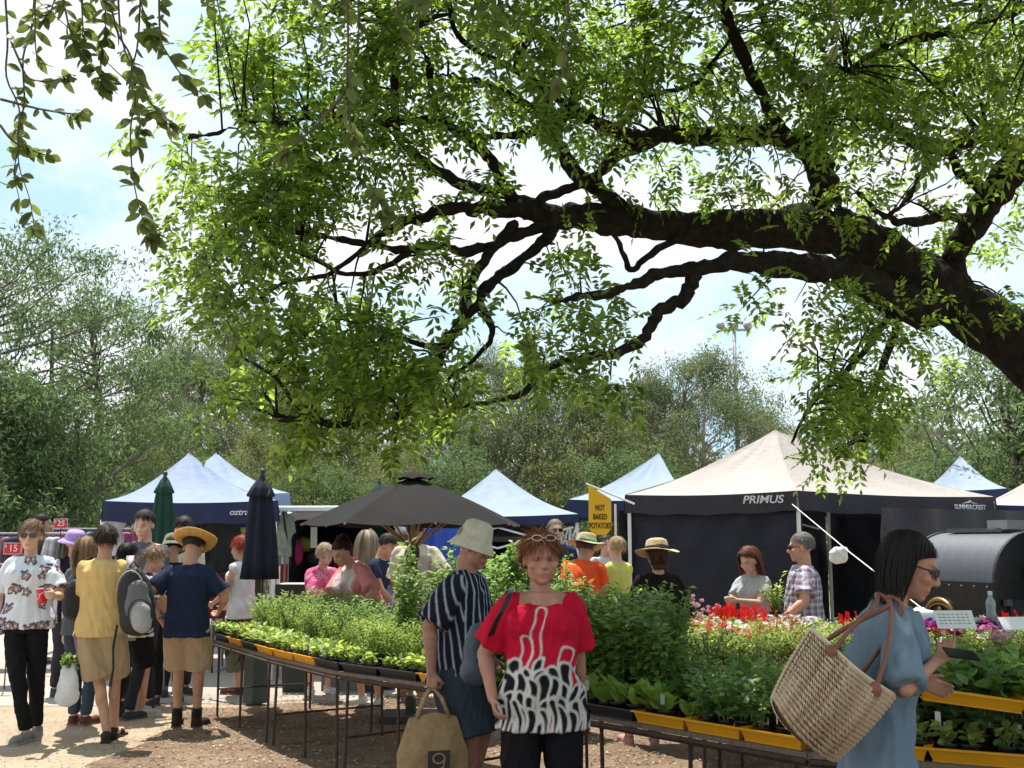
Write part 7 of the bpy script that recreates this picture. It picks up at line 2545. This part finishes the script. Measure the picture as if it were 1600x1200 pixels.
# jute shopping bag
yb = psm.base.y - .30
c = P(676, 1150, yb)
t = empty('jute_bag', c, R(14), 'tan jute shopping bag with a dark square emblem held by the striped shirt man', 'bag')
m_jute = mat('jute_cloth', (.40, .26, .13), .9, .2, 30, .6, 220)
W_, H_ = .38, .40
hz = P(676, 1112, yb).z - c.z
mb = MB(); vs = []; f = []
n1, n2 = 22, 16
for side_ in (-1, 1):
    for j in range(n2 + 1):
        v_ = j / n2
        for k in range(n1 + 1):
            u_ = k / n1
            w_ = W_ * (.70 + .34 * min(1, v_ * 2.0))
            x = (u_ - .5) * w_; z = hz - H_ * v_ + .03 * (abs(u_ - .5) * 2) * (1 - v_) * -1
            y = side_ * (.012 + .065 * sin(pi * u_) ** .6 * min(1, v_ * 1.6 + .12)) + .012 * sin(u_ * 14 + v_ * 5 + side_) * v_
            vs.append((x, y, z))
off = (n1 + 1) * (n2 + 1)
for s in (0, 1):
    for j in range(n2):
        for k in range(n1):
            q_ = s * off + j * (n1 + 1) + k
            f.append((q_, q_ + 1, q_ + n1 + 2, q_ + n1 + 1))
for j in range(n2):
    for k in (0, n1):
        q_ = j * (n1 + 1) + k; f.append((q_, q_ + n1 + 1, q_ + n1 + 1 + off, q_ + off))
for k in range(n1):
    q_ = n2 * (n1 + 1) + k; f.append((q_, q_ + 1, q_ + 1 + off, q_ + off))
mb.add(vs, f); mb.build('bag_body', m_jute, t, True)
hp_ = psm.hand[1][0] - Vector(t.location); hp_ = Matrix.Rotation(-R(14), 3, 'Z') @ hp_
for s in (-1, 1):
    mb = MB(); mb.tube([Vector((-.09, s * .02, hz - .03)), Vector((-.05, s * .02, hz + .07)), hp_ + Vector((-.015, s * .012, -.02)), hp_ + Vector((.015, s * .012, -.02)), Vector((.05, s * .02, hz + .07)), Vector((.09, s * .02, hz - .03))], .010, 6); mb.build('handle', m_jute, t, True)
mb = MB(); mb.box((.02, -.088, hz - .26), (.12, .006, .13)); mb.build('emblem_panel', mat('dark_print', (.05, .04, .04), .8, .1), t)
mb = MB()
mb.tube([Vector((.02 + .033 * cos(a_), -.093, hz - .235 + .026 * sin(a_))) for a_ in [R(d_) for d_ in range(0, 361, 30)]], .0055, 5)
mb.tube([Vector((.053, -.093, hz - .235)), Vector((.045, -.093, hz - .28)), Vector((.0, -.093, hz - .305))], .0055, 5); mb.build('emblem', m_jute, t)

# handbag of the red blouse woman
c = P(748, 1020, 5.62)
t = empty('handbag', c, R(20), 'slate blue handbag behind the right arm of the red blouse woman', 'handbag')
soft_part(lambda mb: (mb.ell((0, 0, 0), (.085, .05, .15)), mb.ell((.0, 0, -.08), (.10, .055, .08))), 'pouch', mat('slate_blue_leather', (.06, .085, .11), .5, .2, 8), t, seed=7, vx=.01)
Mi = Matrix.Rotation(-R(20), 3, 'Z')
sh = P(797, 922, 5.22) ; shb = P(790, 930, 5.42)
mb = MB(); w3 = [Mi @ (q_ - Vector(t.location)) for q_ in (P(762, 1010, 5.40), P(774, 975, 5.12), P(790, 945, 5.10), P(799, 921, 5.20), P(800, 917, 5.36), P(790, 930, 5.52), P(765, 970, 5.66))]
s3 = spline([(p, .012) for p in w3], 4)
vs = []; f = []
for j, (p, r_) in enumerate(s3):
    for dx in (-.016, .016): vs.append(tuple(p + Vector((dx, 0, dx * .4)))); vs.append(tuple(p + Vector((dx, .006, dx * .4))))
for j in range(len(s3) - 1):
    b_ = j * 4; f += [(b_, b_ + 2, b_ + 6, b_ + 4), (b_ + 1, b_ + 5, b_ + 7, b_ + 3), (b_, b_ + 4, b_ + 5, b_ + 1), (b_ + 2, b_ + 3, b_ + 7, b_ + 6)]
mb.add(vs, f); mb.build('strap', m_bk, t)
# her fine necklace
mb = MB(); nk = [pred.S.nb + pred.S.fc * y + Vector((x, 0, z)) for x, y, z in ((-.07, .03, .0), (-.05, .075, -.05), (-.02, .108, -.10), (0, .118, -.125), (.02, .108, -.10), (.05, .075, -.05), (.07, .03, 0))]
mb.tube([p for p, _ in spline([(q_, 1) for q_ in nk], 4)], .0016, 5); pred.out(mb, 'necklace', mat('silver_chain', (.5, .48, .44), .3, 0, metal=.8))

# yellow tray, phone
c = P(1506, 1080, 4.80)
t = empty('nursery_tray', c, R(-8), 'yellow plastic tray held out by the woman in the chambray shirt', 'tray')
o = tray_mesh(.42, .28, .055, m_tray_y).build('tray_shell', m_tray_y, t); o.location = (0, 0, -.035); o.rotation_euler = (R(6), R(7), 0)
mb = MB(); mb.box((-.09, 0, -.012), (.22, .22, .02)); o = mb.build('soil_plug', m_soilp, t); o.rotation_euler = (R(6), R(7), 0)
c = P(1502, 1022, 4.0)
mb = MB(); mb.box((0, 0, 0), (.115, .06, .008))
o = mb.build('phone', mat('black_glass', (.01, .01, .012), .1, 0, spec=.7), loc=c); o.rotation_euler = (R(25), R(8), R(5)); tag(o, 'black smartphone in the right hand of the chambray shirt woman', 'phone')

# straw bag: real woven rows
Yb = 3.93
q00, q10, q11, q01 = P(1267, 978, Yb), P(1402, 1087, Yb), P(1305, 1197, Yb), P(1199, 1092, Yb)
ctr = (q00 + q10 + q11 + q01) / 4
t = empty('straw_bag', ctr, 0, 'large woven straw tote with brown leather handles on the chambray woman\'s shoulder', 'bag')
m_st = mat('straw_core', (.10, .05, .028), .9, .3, 20, .4, 100)
m_st2 = leafmat('straw_stitch', (.52, .38, .25), (.76, .62, .46), (.5, .4, .25), .08, .75, .15)


bagmid = Vector((0, 0, 0))
bagdn = ((q01 + q11) / 2 - (q00 + q10) / 2).normalized()


def bagpt(u_, v_, side_, lift=0):
    p = q00.lerp(q10, u_).lerp(q01.lerp(q11, u_), v_) - ctr
    bul = (sin(pi * min(1, max(0, u_))) ** .55) * (.04 + .11 * sin(pi * min(1, .12 + .80 * v_)) ** .7)
    # soft body: corners pull in, the mouth sags
    e_ = abs(2 * u_ - 1) ** 3
    p = p.lerp(bagmid, .10 * e_ * (v_ ** 2) + .05 * e_ * (1 - v_) ** 2)
    p += bagdn * (.030 * sin(pi * u_) * (1 - v_) + .022 * sin(pi * u_) * v_)
    p.y += side_ * (bul + lift)
    return p


mb = MB(); vs = []; f = []
n1, n2 = 20, 18
for side_ in (-1, 1):
    for j in range(n2 + 1):
        for k in range(n1 + 1):
            vs.append(tuple(bagpt(k / n1, j / n2, side_)))
off = (n1 + 1) * (n2 + 1)
for s in (0, 1):
    for j in range(n2):
        for k in range(n1):
            q_ = s * off + j * (n1 + 1) + k; f.append((q_, q_ + 1, q_ + n1 + 2, q_ + n1 + 1))
for j in range(n2):
    for k in (0, n1):
        q_ = j * (n1 + 1) + k; f.append((q_, q_ + n1 + 1, q_ + n1 + 1 + off, q_ + off))
for k in range(n1):
    q_ = n2 * (n1 + 1) + k; f.append((q_, q_ + 1, q_ + 1 + off, q_ + off))
mb.add(vs, f); mb.build('bag_lining', m_st, t, True)
NRW, NST = 19, 42
for j in range(NRW):
    v_ = (j + .5) / NRW
    for side_ in (-1, 1):
        mb = MB()
        for k in range(NST):
            u_ = (k + .5) / NST
            p = bagpt(u_, v_, side_, .003)
            du = (bagpt(min(1, u_ + .01), v_, side_, .003) - bagpt(max(0, u_ - .01), v_, side_, .003)).normalized()
            dv = (bagpt(u_, min(1, v_ + .01), side_, .003) - bagpt(u_, max(0, v_ - .01), side_, .003)).normalized()
            nn = du.cross(dv); nn = nn if nn.y * side_ > 0 else -nn
            ax = (du * .62 + dv * .80).normalized(); bx = nn.cross(ax)
            l_, w_, h_ = .0125 * random.uniform(.9, 1.15), .0046 * random.uniform(.85, 1.2), .0090
            p = p + Vector((random.uniform(-.001, .001),) * 3)
            v8 = [p - ax * l_, p + ax * l_, p + bx * w_, p - bx * w_, p + nn * h_ + ax * l_ * .35, p + nn * h_ - ax * l_ * .35]
            mb.add([tuple(x) for x in v8], [(0, 3, 5), (0, 5, 2), (1, 4, 3), (1, 2, 4), (3, 4, 5), (2, 5, 4)])
        mb.build('braided_row', m_st2, t)
mb = MB(); mb.tube([bagpt(k / 16, 0, -1, .004) for k in range(17)], .008, 6); mb.tube([bagpt(k / 16, 0, 1, .004) for k in range(17)], .008, 6); mb.build('rim', m_st2, t)
m_lea = mat('tan_leather', (.17, .060, .030), .45, .25, 10, .3, 60, spec=.5)
sho = [P(1392, 925, Yb + .03) - ctr, P(1408, 932, Yb + .28) - ctr]
for side_, sh_ in ((-1, P(1380, 934, 3.95) - ctr), (1, P(1398, 938, 4.0) - ctr)):
    A_, B_ = bagpt(.22, .06, side_, .012), bagpt(.72, .06, side_, .012)
    pts = [A_, A_.lerp(sh_, .45) + Vector((-.02, -.02, -.0)), sh_ + Vector((-.035, -.02, -.022)), sh_ + Vector((.0, .06, .010)), sh_ + Vector((.035, .03, -.03)), B_.lerp(sh_, .45) + Vector((.03, -.0, .0)), B_]
    s3 = spline([(p, .0085) for p in pts], 5)
    mb = MB(); mb.tube([p for p, _ in s3], .0085, 8); mb.build('handle', m_lea, t, True)
    for e in (A_, B_):
        mb = MB(); mb.ell(e, (.020, .008, .028)); mb.build('leather_tab', m_lea, t, True)

# potted herb held up by the plaid shirt man
t = empty('potted_herb', P(1212, 962, 9.28), 0, 'potted green herb held up by the man in the plaid shirt', 'potted plant')
o = empty('x', (0, 0, 0)); bpy.data.objects.remove(o)
pot(t, .055, .085)
foliage(t, .24, .13, 14, 24, .036, .014, lm_herb, .07, .4)
foliage(t, .33, .09, 5, 8, .06, .022, lm_pale, .07, .4)
for ch in t.children: ch.location.z -= .05
# white paper cup
c = pbk.hand[1][0]
mb = MB(); mb.lathe([(0, -.05), (.028, -.05), (.037, .05), (.039, .05), (.030, .06), (0, .062)], n=16); o = mb.build('paper_cup', m_paper, loc=c); tag(o, 'white takeaway cup held up by the black-haired person', 'cup')
# watch on the navy polo man
mb = MB(); w_ = pnv.WR[0]; e_ = pnv.EL[0]; d_ = (w_ - e_).normalized(); A_, B_ = fr(d_); c_ = w_ - d_ * .02
mb.tube([c_ + A_ * .031 * cos(a_) + B_ * .031 * sin(a_) for a_ in [R(z) for z in range(0, 361, 24)]], .006, 6); pnv.out(mb, 'watch', m_silver)
